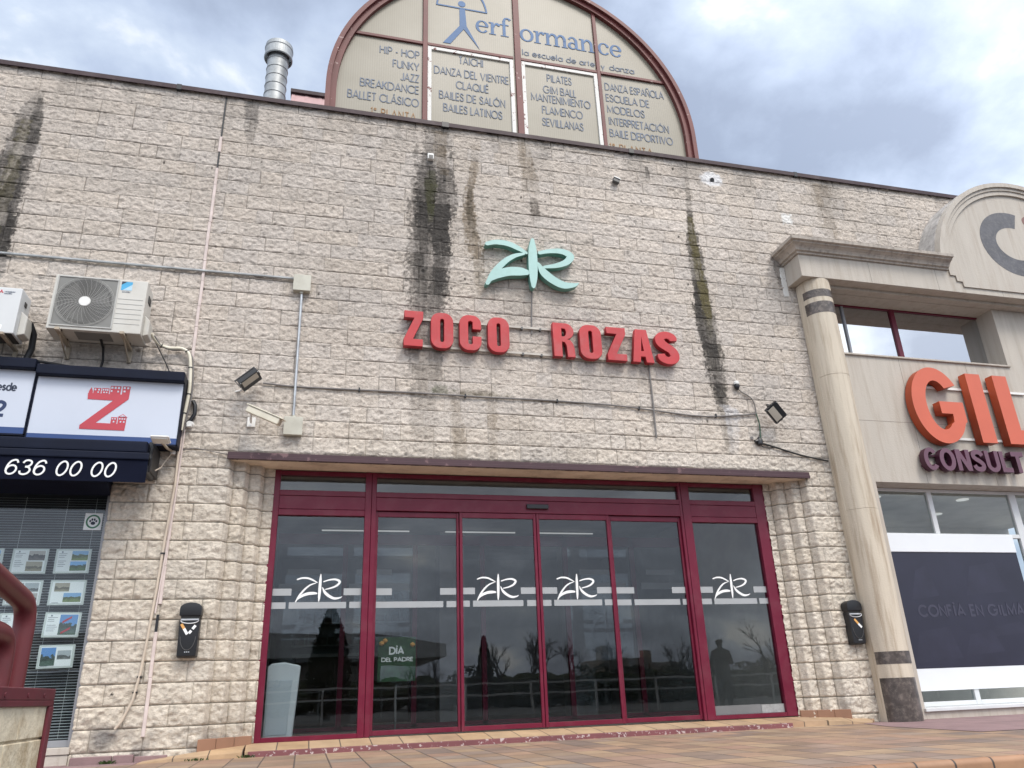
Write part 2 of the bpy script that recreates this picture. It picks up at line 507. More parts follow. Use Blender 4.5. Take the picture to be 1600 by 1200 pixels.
M_['far_wall'] = mat('far_render', (0.42, 0.34, 0.26), 0.85, var=0.1)
M_['steel'] = mat('dark_steel', (0.10, 0.10, 0.10), 0.5, 0.4)
M_['totem'] = mat('totem_white', (0.56, 0.60, 0.62), 0.4, var=0.04)
M_['totem_panel'] = mat('totem_panel', (0.44, 0.49, 0.52), 0.35, var=0.05)
M_['poster_green'] = mat('poster_green', (0.016, 0.060, 0.022), 0.5, var=0.5, vscale=14)
M_['ash_chrome'] = mat('satin_steel', (0.62, 0.63, 0.64), 0.3, 0.8, 0.1)
M_['cig_orange'] = mat('cigarette_filter', (0.62, 0.33, 0.10), 0.6)
M_['blue_logo'] = mat('logo_blue', (0.06, 0.36, 0.62), 0.5)
M_['grille_blade'] = mat('fan_blade', (0.11, 0.11, 0.105), 0.5)
M_['stone_slab'] = mat('parapet_stone', (0.74, 0.65, 0.48), 0.8, var=0.14, vscale=9, dirt=(0.33, 0.22, 0.10), dscale=5.5, damt=0.8, bump=0.4, bscale=60)
M_['cloth'] = mat('dark_cloth', (0.02, 0.02, 0.024), 0.9)
M_['skin'] = mat('skin', (0.40, 0.24, 0.17), 0.6)


# ------------------------------------------------------------------ builders
class MB:
    """Collects boxes, bars, tubes and prisms; build() links them as ONE mesh object."""

    def __init__(self):
        self.v, self.f, self.cuts = [], [], []

    def add(self, vs, fs):
        o = len(self.v)
        self.cuts.append((o, len(self.f)))
        self.v += [tuple(p) for p in vs]
        self.f += [tuple(i + o for i in q) for q in fs]
        return self

    def box(self, x0, x1, y0, y1, z0, z1, rot=None, piv=None):
        vs = [(x, y, z) for x in (x0, x1) for y in (y0, y1) for z in (z0, z1)]
        if rot is not None:
            c = Vector(piv) if piv else Vector(((x0 + x1) / 2, (y0 + y1) / 2, (z0 + z1) / 2))
            vs = [tuple(c + rot @ (Vector(p) - c)) for p in vs]
        return self.add(vs, [(0, 1, 3, 2), (4, 6, 7, 5), (0, 4, 5, 1), (2, 3, 7, 6), (0, 2, 6, 4), (1, 5, 7, 3)])

    def tube(self, pts, r, n=10, cap=True):
        pts = [Vector(p) for p in pts]
        rs = r if isinstance(r, (list, tuple)) else [r] * len(pts)
        rings = []
        up = Vector((0.13, 0.31, 0.94)).normalized()
        for i, p in enumerate(pts):
            t = (pts[min(i + 1, len(pts) - 1)] - pts[max(i - 1, 0)])
            t = t.normalized() if t.length > 1e-9 else Vector((0, 0, 1))
            a = up - t * up.dot(t)
            if a.length < 1e-3:
                a = Vector((1, 0, 0)) - t * t.x
            a.normalize()
            up = a
            b = t.cross(a)
            rings.append([tuple(p + (a * math.cos(2 * math.pi * k / n) + b * math.sin(2 * math.pi * k / n)) * rs[i]) for k in range(n)])
        vs = [q for g in rings for q in g]
        fs = []
        for i in range(len(pts) - 1):
            for k in range(n):
                k2 = (k + 1) % n
                fs.append((i * n + k, i * n + k2, (i + 1) * n + k2, (i + 1) * n + k))
        if cap:
            fs.append(tuple(range(n - 1, -1, -1)))
            fs.append(tuple((len(pts) - 1) * n + k for k in range(n)))
        return self.add(vs, fs)

    def lathe(self, cx, cy, prof, n=32, cap=True):
        """prof: list of (radius, z)"""
        vs = []
        for r_, z in prof:
            for k in range(n):
                a = 2 * math.pi * k / n
                vs.append((cx + r_ * math.cos(a), cy + r_ * math.sin(a), z))
        fs = []
        for i in range(len(prof) - 1):
            for k in range(n):
                k2 = (k + 1) % n
                fs.append((i * n + k, i * n + k2, (i + 1) * n + k2, (i + 1) * n + k))
        if cap:
            fs.append(tuple(range(n - 1, -1, -1)))
            fs.append(tuple((len(prof) - 1) * n + k for k in range(n)))
        return self.add(vs, fs)

    def prism(self, poly, y0, y1):
        """poly in (x, z), extruded from y0 (front) to y1"""
        n = len(poly)
        vs = [(x, y0, z) for x, z in poly] + [(x, y1, z) for x, z in poly]
        fs = [tuple(range(n)), tuple(range(2 * n - 1, n - 1, -1))]
        fs += [(i, n + i, n + (i + 1) % n, (i + 1) % n) for i in range(n)]
        return self.add(vs, fs)

    def each(self, name, m, parent=None, **kw):
        """One object per added piece."""
        out = []
        cuts = self.cuts + [(len(self.v), len(self.f))]
        for (v0, f0), (v1, f1) in zip(cuts[:-1], cuts[1:]):
            q = MB()
            q.v = self.v[v0:v1]
            q.f = [tuple(i - v0 for i in f) for f in self.f[f0:f1]]
            out.append(q.build(name, m, parent, **kw))
        return out

    def build(self, name, m, parent=None, smooth=False, bevel=0.0, seg=1, angle=35):
        me = bpy.data.meshes.new(name)
        me.from_pydata(self.v, [], self.f)
        bm = bmesh.new()
        bm.from_mesh(me)
        bmesh.ops.recalc_face_normals(bm, faces=bm.faces)
        if bevel > 0:
            ed = [e_ for e_ in bm.edges if len(e_.link_faces) == 2 and e_.calc_face_angle(0) > R(25)]
            bmesh.ops.bevel(bm, geom=ed, offset=bevel, segments=seg, profile=0.7, affect='EDGES', clamp_overlap=True)
        bm.to_mesh(me)
        bm.free()
        return link(name, me, m, parent, smooth, angle)


def link(name, me, m, parent=None, smooth=False, angle=35):
    if isinstance(m, str):
        m = M_[m]
    if not me.materials:
        me.materials.append(m)
    else:
        me.materials[0] = m
    if smooth:
        me.polygons.foreach_set('use_smooth', [True] * len(me.polygons))
        try:
            me.set_sharp_from_angle(angle=R(angle))
        except Exception:
            pass
    o = bpy.data.objects.new(name, me)
    COL.objects.link(o)
    if parent is not None:
        o.parent = parent
        root = parent
        while root.parent is not None:
            root = root.parent
        # meshes are authored in world coordinates: cancel the parent chain's offset
        o.location = -Vector(parent.location) if parent.parent is None else Vector((0, 0, 0))
    return o


def thing(name, label, cat, loc=(0, 0, 0), group=None):
    o = bpy.data.objects.new(name, None)
    o.empty_display_size = 0.2
    COL.objects.link(o)
    o.location = loc
    tag(o, label, cat, group)
    return o


def tag(o, label, cat, group=None):
    o['label'] = label
    o['category'] = cat
    if group:
        o['group'] = group
    return o


def struct(o):
    o['kind'] = 'structure'
    return o


def kids(o):
    return [c for c in bpy.data.objects if c.parent is o]


def copy_tree(o, parent=None):
    c = o.copy()
    COL.objects.link(c)
    if parent is not None:
        c.parent = parent
    for ch in kids(o):
        copy_tree(ch, c)
    return c


def poly_mesh(loops, y, depth, bevel=0.0, res=2):
    """Filled 2D outline (outer loops and holes, in x,z) extruded back from its front at y."""
    cu = bpy.data.curves.new('outline', 'CURVE')
    cu.dimensions = '2D'
    cu.fill_mode = 'BOTH'
    cu.extrude = max(depth / 2 - bevel, 0.0002)
    cu.bevel_depth = bevel
    cu.bevel_resolution = res
    if bevel:
        cu.offset = -bevel
    for lp in loops:
        s = cu.splines.new('POLY')
        s.points.add(len(lp) - 1)
        for i, (a, b) in enumerate(lp):
            s.points[i].co = (a, b, 0, 1)
        s.use_cyclic_u = True
    return curve_mesh(cu, y + depth / 2)


def curve_mesh(cu, y):
    o = bpy.data.objects.new('outline', cu)
    COL.objects.link(o)
    dg = bpy.context.evaluated_depsgraph_get()
    dg.update()
    me = bpy.data.meshes.new_from_object(o.evaluated_get(dg), depsgraph=dg)
    bpy.data.objects.remove(o)
    bpy.data.curves.remove(cu)
    me.transform(Matrix(((1, 0, 0, 0), (0, 0, -1, y), (0, 1, 0, 0), (0, 0, 0, 1))))
    me.materials.clear()
    return me


def shape(name, loops, y, depth, m, parent, bevel=0.0, smooth=False):
    return link(name, poly_mesh(loops, y, depth, bevel), m, parent, smooth)


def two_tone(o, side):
    """Front faces keep material 0; all other faces take a darker material."""
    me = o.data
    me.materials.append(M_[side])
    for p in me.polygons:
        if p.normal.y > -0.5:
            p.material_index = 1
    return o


def text_mesh(body, x0, x1, z0, z1, y, depth=0.004, shear=0.0, offset=0.0):
    """Lettering fitted to the box x0..x1, z0..z1 (z0 = baseline, z1 = cap top)."""
    cu = bpy.data.curves.new('lettering', 'FONT')
    cu.body = body
    cu.size = 1.0
    cu.shear = shear
    cu.offset = offset
    cu.extrude = 0.01
    cu.resolution_u = 4
    me = curve_mesh(cu, 0.0)
    n = len(me.vertices)
    co = np.empty(n * 3, np.float32)
    me.vertices.foreach_get('co', co)
    co = co.reshape(-1, 3)
    # cap height measured on a reference H
    cap = CAP[0]
    mn, mx = co[:, 0].min(), co[:, 0].max()
    co[:, 0] = x0 + (co[:, 0] - mn) / (mx - mn) * (x1 - x0)
    co[:, 2] = z0 + co[:, 2] / cap * (z1 - z0)
    co[:, 1] = y + (co[:, 1] - co[:, 1].min()) / max(1e-6, np.ptp(co[:, 1])) * depth
    me.vertices.foreach_set('co', co.ravel())
    me.update()
    return me


CAP = [0.7]
_cu = bpy.data.curves.new('lettering', 'FONT')
_cu.body = 'H'
_me = curve_mesh(_cu, 0.0)
_co = np.empty(len(_me.vertices) * 3, np.float32)
_me.vertices.foreach_get('co', _co)
CAP[0] = float(_co.reshape(-1, 3)[:, 2].max())
bpy.data.meshes.remove(_me)


def text(name, body, x0, x1, z0, z1, y, m, parent, depth=0.004, shear=0.0, offset=0.0):
    return link(name, text_mesh(body, x0, x1, z0, z1, y, depth, shear, offset), m, parent)


GL = {}


def _arc(cx, cz, rx, rz, a0, a1, n=14):
    return [(cx + rx * math.cos(R(a0 + (a1 - a0) * k / n)), cz + rz * math.sin(R(a0 + (a1 - a0) * k / n))) for k in range(n + 1)]


def _glyphs():
    G = GL
    S = lambda *p: list(p)
    G['A'] = (.78, [S((0, 0), (.39, 1), (.78, 0)), S((.13, .30), (.65, .30))])
    G['B'] = (.58, [S((0, 0), (0, 1), (.28, 1)) + _arc(.28, .765, .235, .235, 90, -90)[1:] + S((0, .53)), S((.28, .53)) + _arc(.30, .265, .27, .265, 90, -90) + S((0, 0))])
    G['C'] = (.88, [_arc(.5, .5, .5, .5, 40, 320, 26)])
    G['D'] = (.80, [S((0, 0), (0, 1), (.30, 1)) + _arc(.30, .5, .5, .5, 90, -90, 20) + S((0, 0))])
    G['E'] = (.46, [S((.46, 1), (0, 1), (0, 0), (.46, 0)), S((0, .53), (.43, .53))])
    G['F'] = (.44, [S((.44, 1), (0, 1), (0, 0)), S((0, .53), (.40, .53))])
    G['G'] = (1.0, [_arc(.5, .5, .5, .5, 42, 360, 28) + S((.58, .5))])
    G['H'] = (.64, [S((0, 0), (0, 1)), S((.64, 0), (.64, 1)), S((0, .53), (.64, .53))])
    G['I'] = (.16, [S((.08, 0), (.08, 1))])
    G['J'] = (.40, [S((.40, 1), (.40, .2)) + _arc(.20, .2, .2, .2, 0, -170)])
    G['K'] = (.56, [S((0, 0), (0, 1)), S((.52, 1), (0, .42)), S((.16, .60), (.56, 0))])
    G['L'] = (.40, [S((0, 1), (0, 0), (.40, 0))])
    G['M'] = (.86, [S((0, 0), (0, 1), (.43, .15), (.86, 1), (.86, 0))])
    G['N'] = (.66, [S((0, 0), (0, 1), (.66, 0), (.66, 1))])
    G['O'] = (1.0, [_arc(.5, .5, .5, .5, 0, 360, 32)])
    G['P'] = (.52, [S((0, 0), (0, 1), (.26, 1)) + _arc(.26, .735, .265, .265, 90, -90) + S((0, .47))])
    G['Q'] = (1.0, [_arc(.5, .5, .5, .5, 0, 360, 32), S((.62, .30), (.98, -.04))])
    G['R'] = (.56, G['P'][1] + [S((.22, .47), (.56, 0))])
    G['S'] = (.52, [[tuple(q) for q in catmull([(.48, .80), (.40, .95), (.25, 1), (.08, .93), (.05, .74), (.20, .57), (.42, .45), (.51, .27), (.44, .07), (.26, 0), (.07, .06), (.0, .24)], 4)]])
    G['T'] = (.52, [S((0, 1), (.52, 1)), S((.26, 1), (.26, 0))])
    G['U'] = (.60, [S((0, 1), (0, .3)) + _arc(.3, .3, .3, .3, 180, 360) + S((.60, 1))])
    G['V'] = (.72, [S((0, 1), (.36, 0), (.72, 1))])
    G['X'] = (.64, [S((0, 0), (.64, 1)), S((0, 1), (.64, 0))])
    G['Y'] = (.64, [S((0, 1), (.32, .45), (.64, 1)), S((.32, .45), (.32, 0))])
    G['Z'] = (.56, [S((.02, 1), (.55, 1), (0, 0), (.56, 0))])
    for c, b, x in (('Á', 'A', .39), ('É', 'E', .22), ('Í', 'I', .08), ('Ó', 'O', .5)):
        G[c] = (G[b][0], G[b][1] + [S((x - .03, 1.12), (x + .10, 1.27))])
    G['Ñ'] = (.66, G['N'][1] + [S((.14, 1.14), (.26, 1.20), (.40, 1.14), (.52, 1.20))])
    G['-'] = (.28, [S((0, .40), (.28, .40))])
    G[' '] = (.24, [])
    G['1'] = (.16, [S((0, .84), (.16, 1), (.16, 0))])
    G['ª'] = (.26, [_arc(.12, .84, .12, .13, 0, 360, 14), S((.26, .98), (.26, .70))])
    G['0'] = (.56, [_arc(.28, .5, .28, .5, 0, 360, 28)])
    G['2'] = (.56, [[tuple(q) for q in catmull([(.02, .72), (.09, .92), (.28, 1.0), (.48, .90), (.52, .70), (.40, .48), (.16, .24), (.01, .0)], 4)] + [(.56, 0)]])
    G['3'] = (.56, [[tuple(q) for q in catmull([(.03, .80), (.12, .96), (.28, 1.0), (.46, .92), (.50, .74), (.40, .58), (.22, .54)], 4)], [tuple(q) for q in catmull([(.22, .54), (.44, .48), (.55, .28), (.46, .07), (.27, 0), (.08, .06), (.0, .24)], 4)]])
    G['6'] = (.56, [[tuple(q) for q in catmull([(.53, .80), (.44, .96), (.30, 1.0), (.12, .90), (.02, .66), (.0, .40), (.03, .18)], 4)], _arc(.29, .31, .27, .31, 0, 360, 24)])
    a_ = .62
    G['a'] = (.58, [_arc(.29, .29, .29, .30, 0, 360, 22), S((.58, a_), (.58, 0))])
    G['c'] = (.50, [_arc(.29, .30, .29, .31, 48, 312, 18)])
    G['d'] = (.58, [_arc(.29, .30, .29, .31, 0, 360, 22), S((.58, 1), (.58, 0))])
    G['e'] = (.56, [S((.02, .31)) + _arc(.28, .31, .28, .31, 0, 318, 22)])
    G['l'] = (.10, [S((.05, 1), (.05, 0))])
    G['n'] = (.46, [S((0, a_), (0, 0)), S((0, .36)) + _arc(.23, .38, .23, .24, 180, 0) + S((.46, 0))])
    G['r'] = (.22, [S((0, a_), (0, 0)), S((0, .36)) + _arc(.2, .38, .2, .24, 180, 80, 8)])
    G['s'] = (.40, [[tuple(q) for q in catmull([(.36, .50), (.20, .62), (.05, .50), (.12, .36), (.30, .28), (.37, .13), (.20, 0), (.02, .12)], 4)]])
    G['t'] = (.24, [S((.12, .84), (.12, 0)), S((0, a_), (.24, a_))])
    G['u'] = (.46, [S((0, a_), (0, .24)) + _arc(.23, .24, .23, .24, 180, 360) + S((.46, a_))])
    G['y'] = (.48, [S((0, a_), (.24, .02)), S((.48, a_), (.14, -.26))])
    G['z'] = (.42, [S((.01, a_), (.41, a_), (0, 0), (.42, 0))])


def ribbon(mb, pts, w, y0, y1):
    P = np.array(pts, float)
    keep = [0] + [i for i in range(1, len(P)) if np.linalg.norm(P[i] - P[i - 1]) > 1e-6]
    P = P[keep]
    d = np.diff(P, axis=0)
    d /= np.linalg.norm(d, axis=1)[:, None]
    closed = np.linalg.norm(P[0] - P[-1]) < 1e-6
    L, Q = [], []
    for i in range(len(P)):
        a = d[i - 1] if i > 0 else (d[-1] if closed else d[0])
        b = d[i] if i < len(d) else (d[0] if closed else d[-1])
        t = a + b
        t = t / (np.linalg.norm(t) + 1e-9)
        n_ = np.array([-t[1], t[0]])
        k = min(1.0 / max(.35, float(n_ @ np.array([-b[1], b[0]]))), 2.2) * w / 2
        L.append(P[i] + n_ * k)
        Q.append(P[i] - n_ * k)
    n = len(P)
    vs = [(a[0], y0, a[1]) for a in L] + [(a[0], y0, a[1]) for a in Q] + [(a[0], y1, a[1]) for a in L] + [(a[0], y1, a[1]) for a in Q]
    fs = []
    for i in range(n - 1):
        fs += [(i, i + 1, n + i + 1, n + i), (i, 2 * n + i, 2 * n + i + 1, i + 1), (n + i, n + i + 1, 3 * n + i + 1, 3 * n + i)]
    if not closed:
        fs += [(0, n, 3 * n, 2 * n), (n - 1, 3 * n - 1, 4 * n - 1, 2 * n - 1)]
    mb.add(vs, fs)


def mono(name, body, x0, x1, z0, z1, y, wt, m, parent, gap=.17, depth=.003, shear=0.0):
    """Even-stroke lettering fitted to x0..x1 (outer edges), z0 = baseline, z1 = cap top."""
    if not GL:
        _glyphs()
    W = sum(GL[c][0] for c in body) + gap * (len(body) - 1)
    h = (z1 - z0) - wt
    sx = (x1 - x0 - wt - shear * h) / max(W, 1e-6) if W > 0 else h
    mb = MB()
    x, i = 0.0, 0
    for c in body:
        for pl in GL[c][1]:
            pts = [(x0 + wt / 2 + (x + a) * sx + shear * b * h, z0 + wt / 2 + b * h) for a, b in pl]
            ribbon(mb, pts, wt, y - .00022 * (i % 9), y + depth)
            i += 1
        x += GL[c][0] + gap
    return mb.build(name, m, parent)


def catmull(pts, n=8):
    P = [np.array(p, float) for p in pts]
    P = [2 * P[0] - P[1]] + P + [2 * P[-1] - P[-2]]
    out = []
    for i in range(1, len(P) - 2):
        for k in range(n):
            t = k / n
            a, b, c, d = P[i - 1], P[i], P[i + 1], P[i + 2]
            out.append(0.5 * (2 * b + (c - a) * t + (2 * a - 5 * b + 4 * c - d) * t * t + (3 * b - a - 3 * c + d) * t ** 3))
    out.append(P[-2])
    return np.array(out)


def stroke(pts, n=8, wscale=1.0, rnd=True):
    """Brush stroke outline from centre points (x, z, width)."""
    c = catmull(pts, n)
    t = np.gradient(c[:, :2], axis=0)
    t /= np.linalg.norm(t, axis=1)[:, None] + 1e-9
    nrm = np.stack([-t[:, 1], t[:, 0]], 1)
    w = np.maximum(c[:, 2:3] * wscale, 0.002) / 2
    L = c[:, :2] + nrm * w
    Rr = c[:, :2] - nrm * w
    lp = [tuple(q) for q in L]
    if rnd:
        lp.append(tuple(c[-1, :2] + t[-1] * w[-1, 0] * 0.8))
    lp += [tuple(q) for q in Rr[::-1]]
    if rnd:
        lp.append(tuple(c[0, :2] - t[0] * w[0, 0] * 0.8))
    return lp


def rr(x0, z0, x1, z1, r, n=6):
    o = []
    for cx, cz, a0 in ((x1 - r, z1 - r, 0), (x0 + r, z1 - r, 90), (x0 + r, z0 + r, 180), (x1 - r, z0 + r, 270)):
        for k in range(n + 1):
            a = R(a0 + 90 * k / n)
            o.append((cx + r * math.cos(a), cz + r * math.sin(a)))
    return o


def arc(cx, cz, rx, rz, a0, a1, n=24):
    return [(cx + rx * math.cos(R(a0 + (a1 - a0) * k / n)), cz + rz * math.sin(R(a0 + (a1 - a0) * k / n))) for k in range(n + 1)]


# ------------------------------------------------------------------ noise for the stone
def vnoise(x, y, seed):
    g = np.random.default_rng(seed).random((257, 257)).astype(np.float32)
    g[256, :] = g[0, :]
    g[:, 256] = g[:, 0]
    xi = np.floor(x).astype(np.int64)
    yi = np.floor(y).astype(np.int64)
    fx = (x - xi).astype(np.float32)
    fy = (y - yi).astype(np.float32)
    fx = fx * fx * fx * (fx * (fx * 6 - 15) + 10)
    fy = fy * fy * fy * (fy * (fy * 6 - 15) + 10)
    xi &= 255
    yi &= 255
    return (g[xi, yi] * (1 - fx) + g[xi + 1, yi] * fx) * (1 - fy) + (g[xi, yi + 1] * (1 - fx) + g[xi + 1, yi + 1] * fx) * fy


def fbm(x, y, seed, octv=4, rough=0.55):
    s = np.zeros(np.shape(x), np.float32)
    a, t = 1.0, 0.0
    for k in range(octv):
        s += a * vnoise(x * 2 ** k + 17.3 * k, y * 2 ** k + 9.1 * k, seed + k)
        t += a
        a *= rough
    return s / t


def sst(a, b, x):
    t = np.clip((x - a) / (b - a), 0, 1)
    return t * t * (3 - 2 * t)

# ------------------------------------------------------------------ split-face block walls
ROWH = 0.2
_rows = {}


def row_joints(r):
    """Perpend positions of course r: long blocks with odd short ones, a straight break at x = 0."""
    if r not in _rows:
        g = np.random.default_rng(500 + r)
        off = (0.2 if r % 2 else 0.0) + g.choice([0, 0.13, -0.07, 0.0])
        js = [0.0]
        x = off if off > 0.06 else 0.4
        while x < 16:
            js.append(x)
            x += g.choice([0.4, 0.4, 0.4, 0.4, 0.4, 0.4, 0.2, 0.27, 0.8])
        x = -(0.4 - off if 0.4 - off > 0.06 else 0.4)
        while x > -6:
            js.append(x)
            x -= g.choice([0.4, 0.4, 0.4, 0.4, 0.2, 0.27, 0.8])
        _rows[r] = np.sort(np.array(js))
    return _rows[r]


BLK = [None]


def streak(x, z, pts, edge=0.35, seed=3, fx=9.0, fz=1.6):
    """Run-off streak mask along pts = [(x, z, half width, strength)], ragged at its edges."""
    P = np.array(sorted(pts, key=lambda q: q[1]))
    c = np.interp(z, P[:, 1], P[:, 0])
    w = np.interp(z, P[:, 1], P[:, 2])
    s = np.interp(z, P[:, 1], P[:, 3], left=0, right=0)
    mk = np.abs(x - c) < np.maximum(w, 0.01) * 2.2 + 0.05
    out = np.zeros(x.shape, np.float32)
    if not mk.any():
        return out
    x, z, c, w, s = x[mk], z[mk], c[mk], w[mk], s[mk]
    nz = fbm(x * fx + 40, z * fz + 40, seed, 4, 0.6)
    n2 = fbm(x * 30 + 5, z * 34 + 5, seed + 9, 3, 0.65)
    n3 = fbm(x * 11 + 5, z * 8 + 5, seed + 19, 3, 0.6)
    d = 1.0 - np.abs(x - c) / np.maximum(w, 0.01)
    m = sst(-.12, .14, d + (nz - 0.5) * 1.3 + (n2 - .5) * 1.1 - 0.05)
    n4 = fbm(x * 48 + 2.2 * n3, z * 2.4 + 7, seed + 29, 3, 0.6)      # fine vertical runs
    out[mk] = np.clip(m * s * (0.05 + 0.55 * n2 + 0.35 * n3 + 0.75 * n4) * (0.62 + 0.75 * BLK[0][mk]), 0, 1)
    return out


def stone_sheet(name, path, zs, parent, drop=None, s0=0.0, corners=(), amp=1.0):
    """Block wall built along a plan path (x, y); s0 = value of the running coordinate at its start."""
    P = np.array(path, float)
    seg = np.linalg.norm(np.diff(P, axis=0), axis=1)
    L = np.concatenate([[0], np.cumsum(seg)])
    ss = []
    for i in range(len(seg)):
        n = max(1, int(round(seg[i] / 0.010)))
        ss += list(L[i] + seg[i] * np.arange(n) / n)
    ss = np.array(ss + [L[-1]])
    px = np.interp(ss, L, P[:, 0])
    py = np.interp(ss, L, P[:, 1])
    # outward normals, blended round the corners
    tx = np.interp(ss + 0.009, L, P[:, 0]) - np.interp(ss - 0.009, L, P[:, 0])
    ty = np.interp(ss + 0.009, L, P[:, 1]) - np.interp(ss - 0.009, L, P[:, 1])
    tl = np.hypot(tx, ty) + 1e-9
    nx, ny = ty / tl, -tx / tl
    s = ss + s0
    S, Z = np.meshgrid(s, zs, indexing='ij')
    S = S.astype(np.float32)
    Z = Z.astype(np.float32)
    row = np.floor(Z / ROWH + 1e-4).astype(int)
    dz = np.minimum(Z - row * ROWH, (row + 1) * ROWH - Z)
    ds = np.full(S.shape, 9.0, np.float32)
    bid = np.zeros(S.shape, np.int64)
    for r_ in np.unique(row):
        m = row == r_
        j = np.unique(np.concatenate([row_joints(int(r_)), np.array(corners)])) if len(corners) else row_joints(int(r_))
        if len(corners):   # no slivers beside a corner joint
            lo, hi = min(corners), max(corners)
            j = np.array([q for q in j if q in corners or (q < lo - 0.09 or q > hi + 0.09)])
        v = S[m]
        k = np.clip(np.searchsorted(j, v) - 1, 0, len(j) - 2)
        ds[m] = np.minimum(np.abs(v - j[k]), np.abs(j[k + 1] - v))
        bid[m] = int(r_) * 997 + k
    br = np.random.default_rng(77).random((4, 60000)).astype(np.float32)
    b0, b1, b2, b3 = (br[k][bid % 60000] for k in range(4))
    # joints are hairlines; some stand open and dark along part of their run
    jr = vnoise(S * 1.1 + 3.7 * row, row * 7.77 + 0.5 + 0 * S, 21)
    jopen = 0.22 + 0.85 * sst(0.48, 0.80, jr)
    jop2 = 0.10 + 0.85 * sst(0.45, 0.95, b3)
    low = 1 - sst(2.6, 3.8, Z)                   # nearer courses are rounder and more open
    jopen = np.maximum(jopen, 0.75 * low)
    jop2 = np.maximum(jop2, 0.50 * low)
    gz = 1 - sst(0.0015, 0.0075, dz)
    gs = 1 - sst(0.0015, 0.0115, ds)
    d = np.minimum(dz, ds)
    pill = sst(0.0, 0.010 + 0.008 * low, d)
    flat = (0.30 + 0.70 * np.abs(ny) ** 4)[:, None]      # sawn returns are smoother than split faces
    u = fbm(S * 8, Z * 13, 31, 4, 0.58)
    v_ = fbm(S * 19 + Z * 12, Z * 34 - S * 9, 41, 3, 0.65)
    v2 = fbm(S * 15 - Z * 14, Z * 30 + S * 12, 47, 3, 0.65)
    ridge = 1 - np.abs(2 * fbm(S * 11 - Z * 8, Z * 19 + S * 6, 51, 3, 0.6) - 1)
    h = (0.004 + 0.006 * low) * pill * amp
    h += flat * (0.25 + 0.75 * pill) * ((u - 0.5) * (0.012 + 0.016 * low) + (v_ - 0.5) * 0.020 + (v2 - 0.5) * 0.018 + (ridge - 0.7) * (0.012 + 0.008 * low)) * amp
    h += pill * (b0 - 0.5) * 0.004
    h -= 0.009 * np.maximum(gz * np.clip(jopen, 0, 1), gs * np.clip(jop2, 0, 1))
    X = px[:, None] + nx[:, None] * h
    Y = py[:, None] + ny[:, None] * h
    ns, nz_ = S.shape
    # ---- stone tone and weathering (colours that belong to the wall itself)
    wx = X if not len(corners) else S
    big = fbm(wx * 0.5 + 9, Z * 0.6 + 4, 61, 3, 0.5)
    mid = fbm(wx * 2.6 + 1, Z * 3.1 + 7, 63, 4, 0.6)
    fine = fbm(wx * 24, Z * 24, 67, 3, 0.6)
    tone = (0.98 + 0.07 * (b1 - 0.5) + 0.22 * (big - 0.5) + 0.20 * (mid - 0.5) + 0.30 * (fine - 0.5))
    base = np.array([0.590, 0.530, 0.472], np.float32)
    warm = np.array([0.635, 0.575, 0.490], np.float32)
    lw = (1 - sst(1.8, 4.2, Z))[..., None]
    c = (base * (1 - lw) + warm * lw) * tone[..., None]
    hue = (b2 - 0.5)[..., None] * np.array([0.014, 0.0, -0.018], np.float32)
    c = c + hue
    BLK[0] = b2
    pits = sst(0.70, 0.78, fbm(wx * 17 + 3, Z * 17 + 8, 71, 3, 0.6)) * 0.28
    c *= (1 - pits)[..., None]

    def lay(mask, col, k=1.0):
        nonlocal c
        m = np.clip(mask * k, 0, 1)[..., None]
        c = c * (1 - m) + np.array(col, np.float32) * m
    BL, OL, BR, GR = (0.050, 0.046, 0.043), (0.12, 0.105, 0.055), (0.21, 0.165, 0.115), (0.20, 0.185, 0.17)
    if zs[-1] > 5:
        lay(streak(X, Z, [(-2.16, 7.62, .03, .3), (-2.19, 7.42, .08, .8), (-2.22, 7.2, .15, 1), (-2.25, 6.8, .17, 1), (-2.27, 6.3, .17, 1), (-2.27, 5.8, .17, 1), (-2.28, 5.2, .17, .9), (-2.28, 4.3, .14, .3)], seed=101), GR, 0.8)
        lay(streak(X, Z, [(-2.16, 7.5, .05, .6), (-2.15, 7.1, .07, .8), (-2.16, 6.6, .07, .8), (-2.22, 6.0, .12, .9), (-2.25, 5.2, .14, 1)], seed=103), BL, 0.95)
        lay(streak(X, Z, [(-2.31, 7.1, .04, .4), (-2.35, 6.7, .06, .8), (-2.38, 6.2, .05, .8), (-2.38, 5.2, .06, .8)], seed=104), BL, 0.85)
        lay(streak(X, Z, [(-2.23, 7.15, .06, .7), (-2.27, 6.6, .08, .8), (-2.30, 5.9, .07, .6), (-2.3, 5.2, .06, .4)], seed=105), OL, 0.6)
        # the wide black run above the red letters
        lay(streak(X, Z, [(2.80, 7.9, .18, .6), (2.80, 7.5, .22, .8), (2.79, 7.0, .27, 1), (2.79, 6.4, .29, 1), (2.78, 5.8, .28, .95), (2.74, 5.2, .25, .9), (2.72, 4.7, .22, .7), (2.7, 4.1, .18, .5), (2.68, 3.4, .16, .3), (2.68, 3.0, .14, .1)], seed=111, fx=6), (0.15, 0.135, 0.12), 0.95)
        lay(streak(X, Z, [(2.70, 7.45, .07, .9), (2.69, 7.1, .13, 1), (2.67, 6.7, .14, 1), (2.64, 6.3, .11, .9), (2.62, 5.9, .09, .7), (2.62, 5.4, .08, .5), (2.64, 4.9, .08, .3)], seed=113), BL, 0.95)
        lay(streak(X, Z, [(2.90, 7.3, .06, .6), (2.92, 6.7, .10, 1), (2.90, 6.2, .13, 1), (2.90, 5.7, .14, 1), (2.86, 5.3, .12, .7), (2.84, 4.95, .09, .3)], seed=114), BL, 0.9)
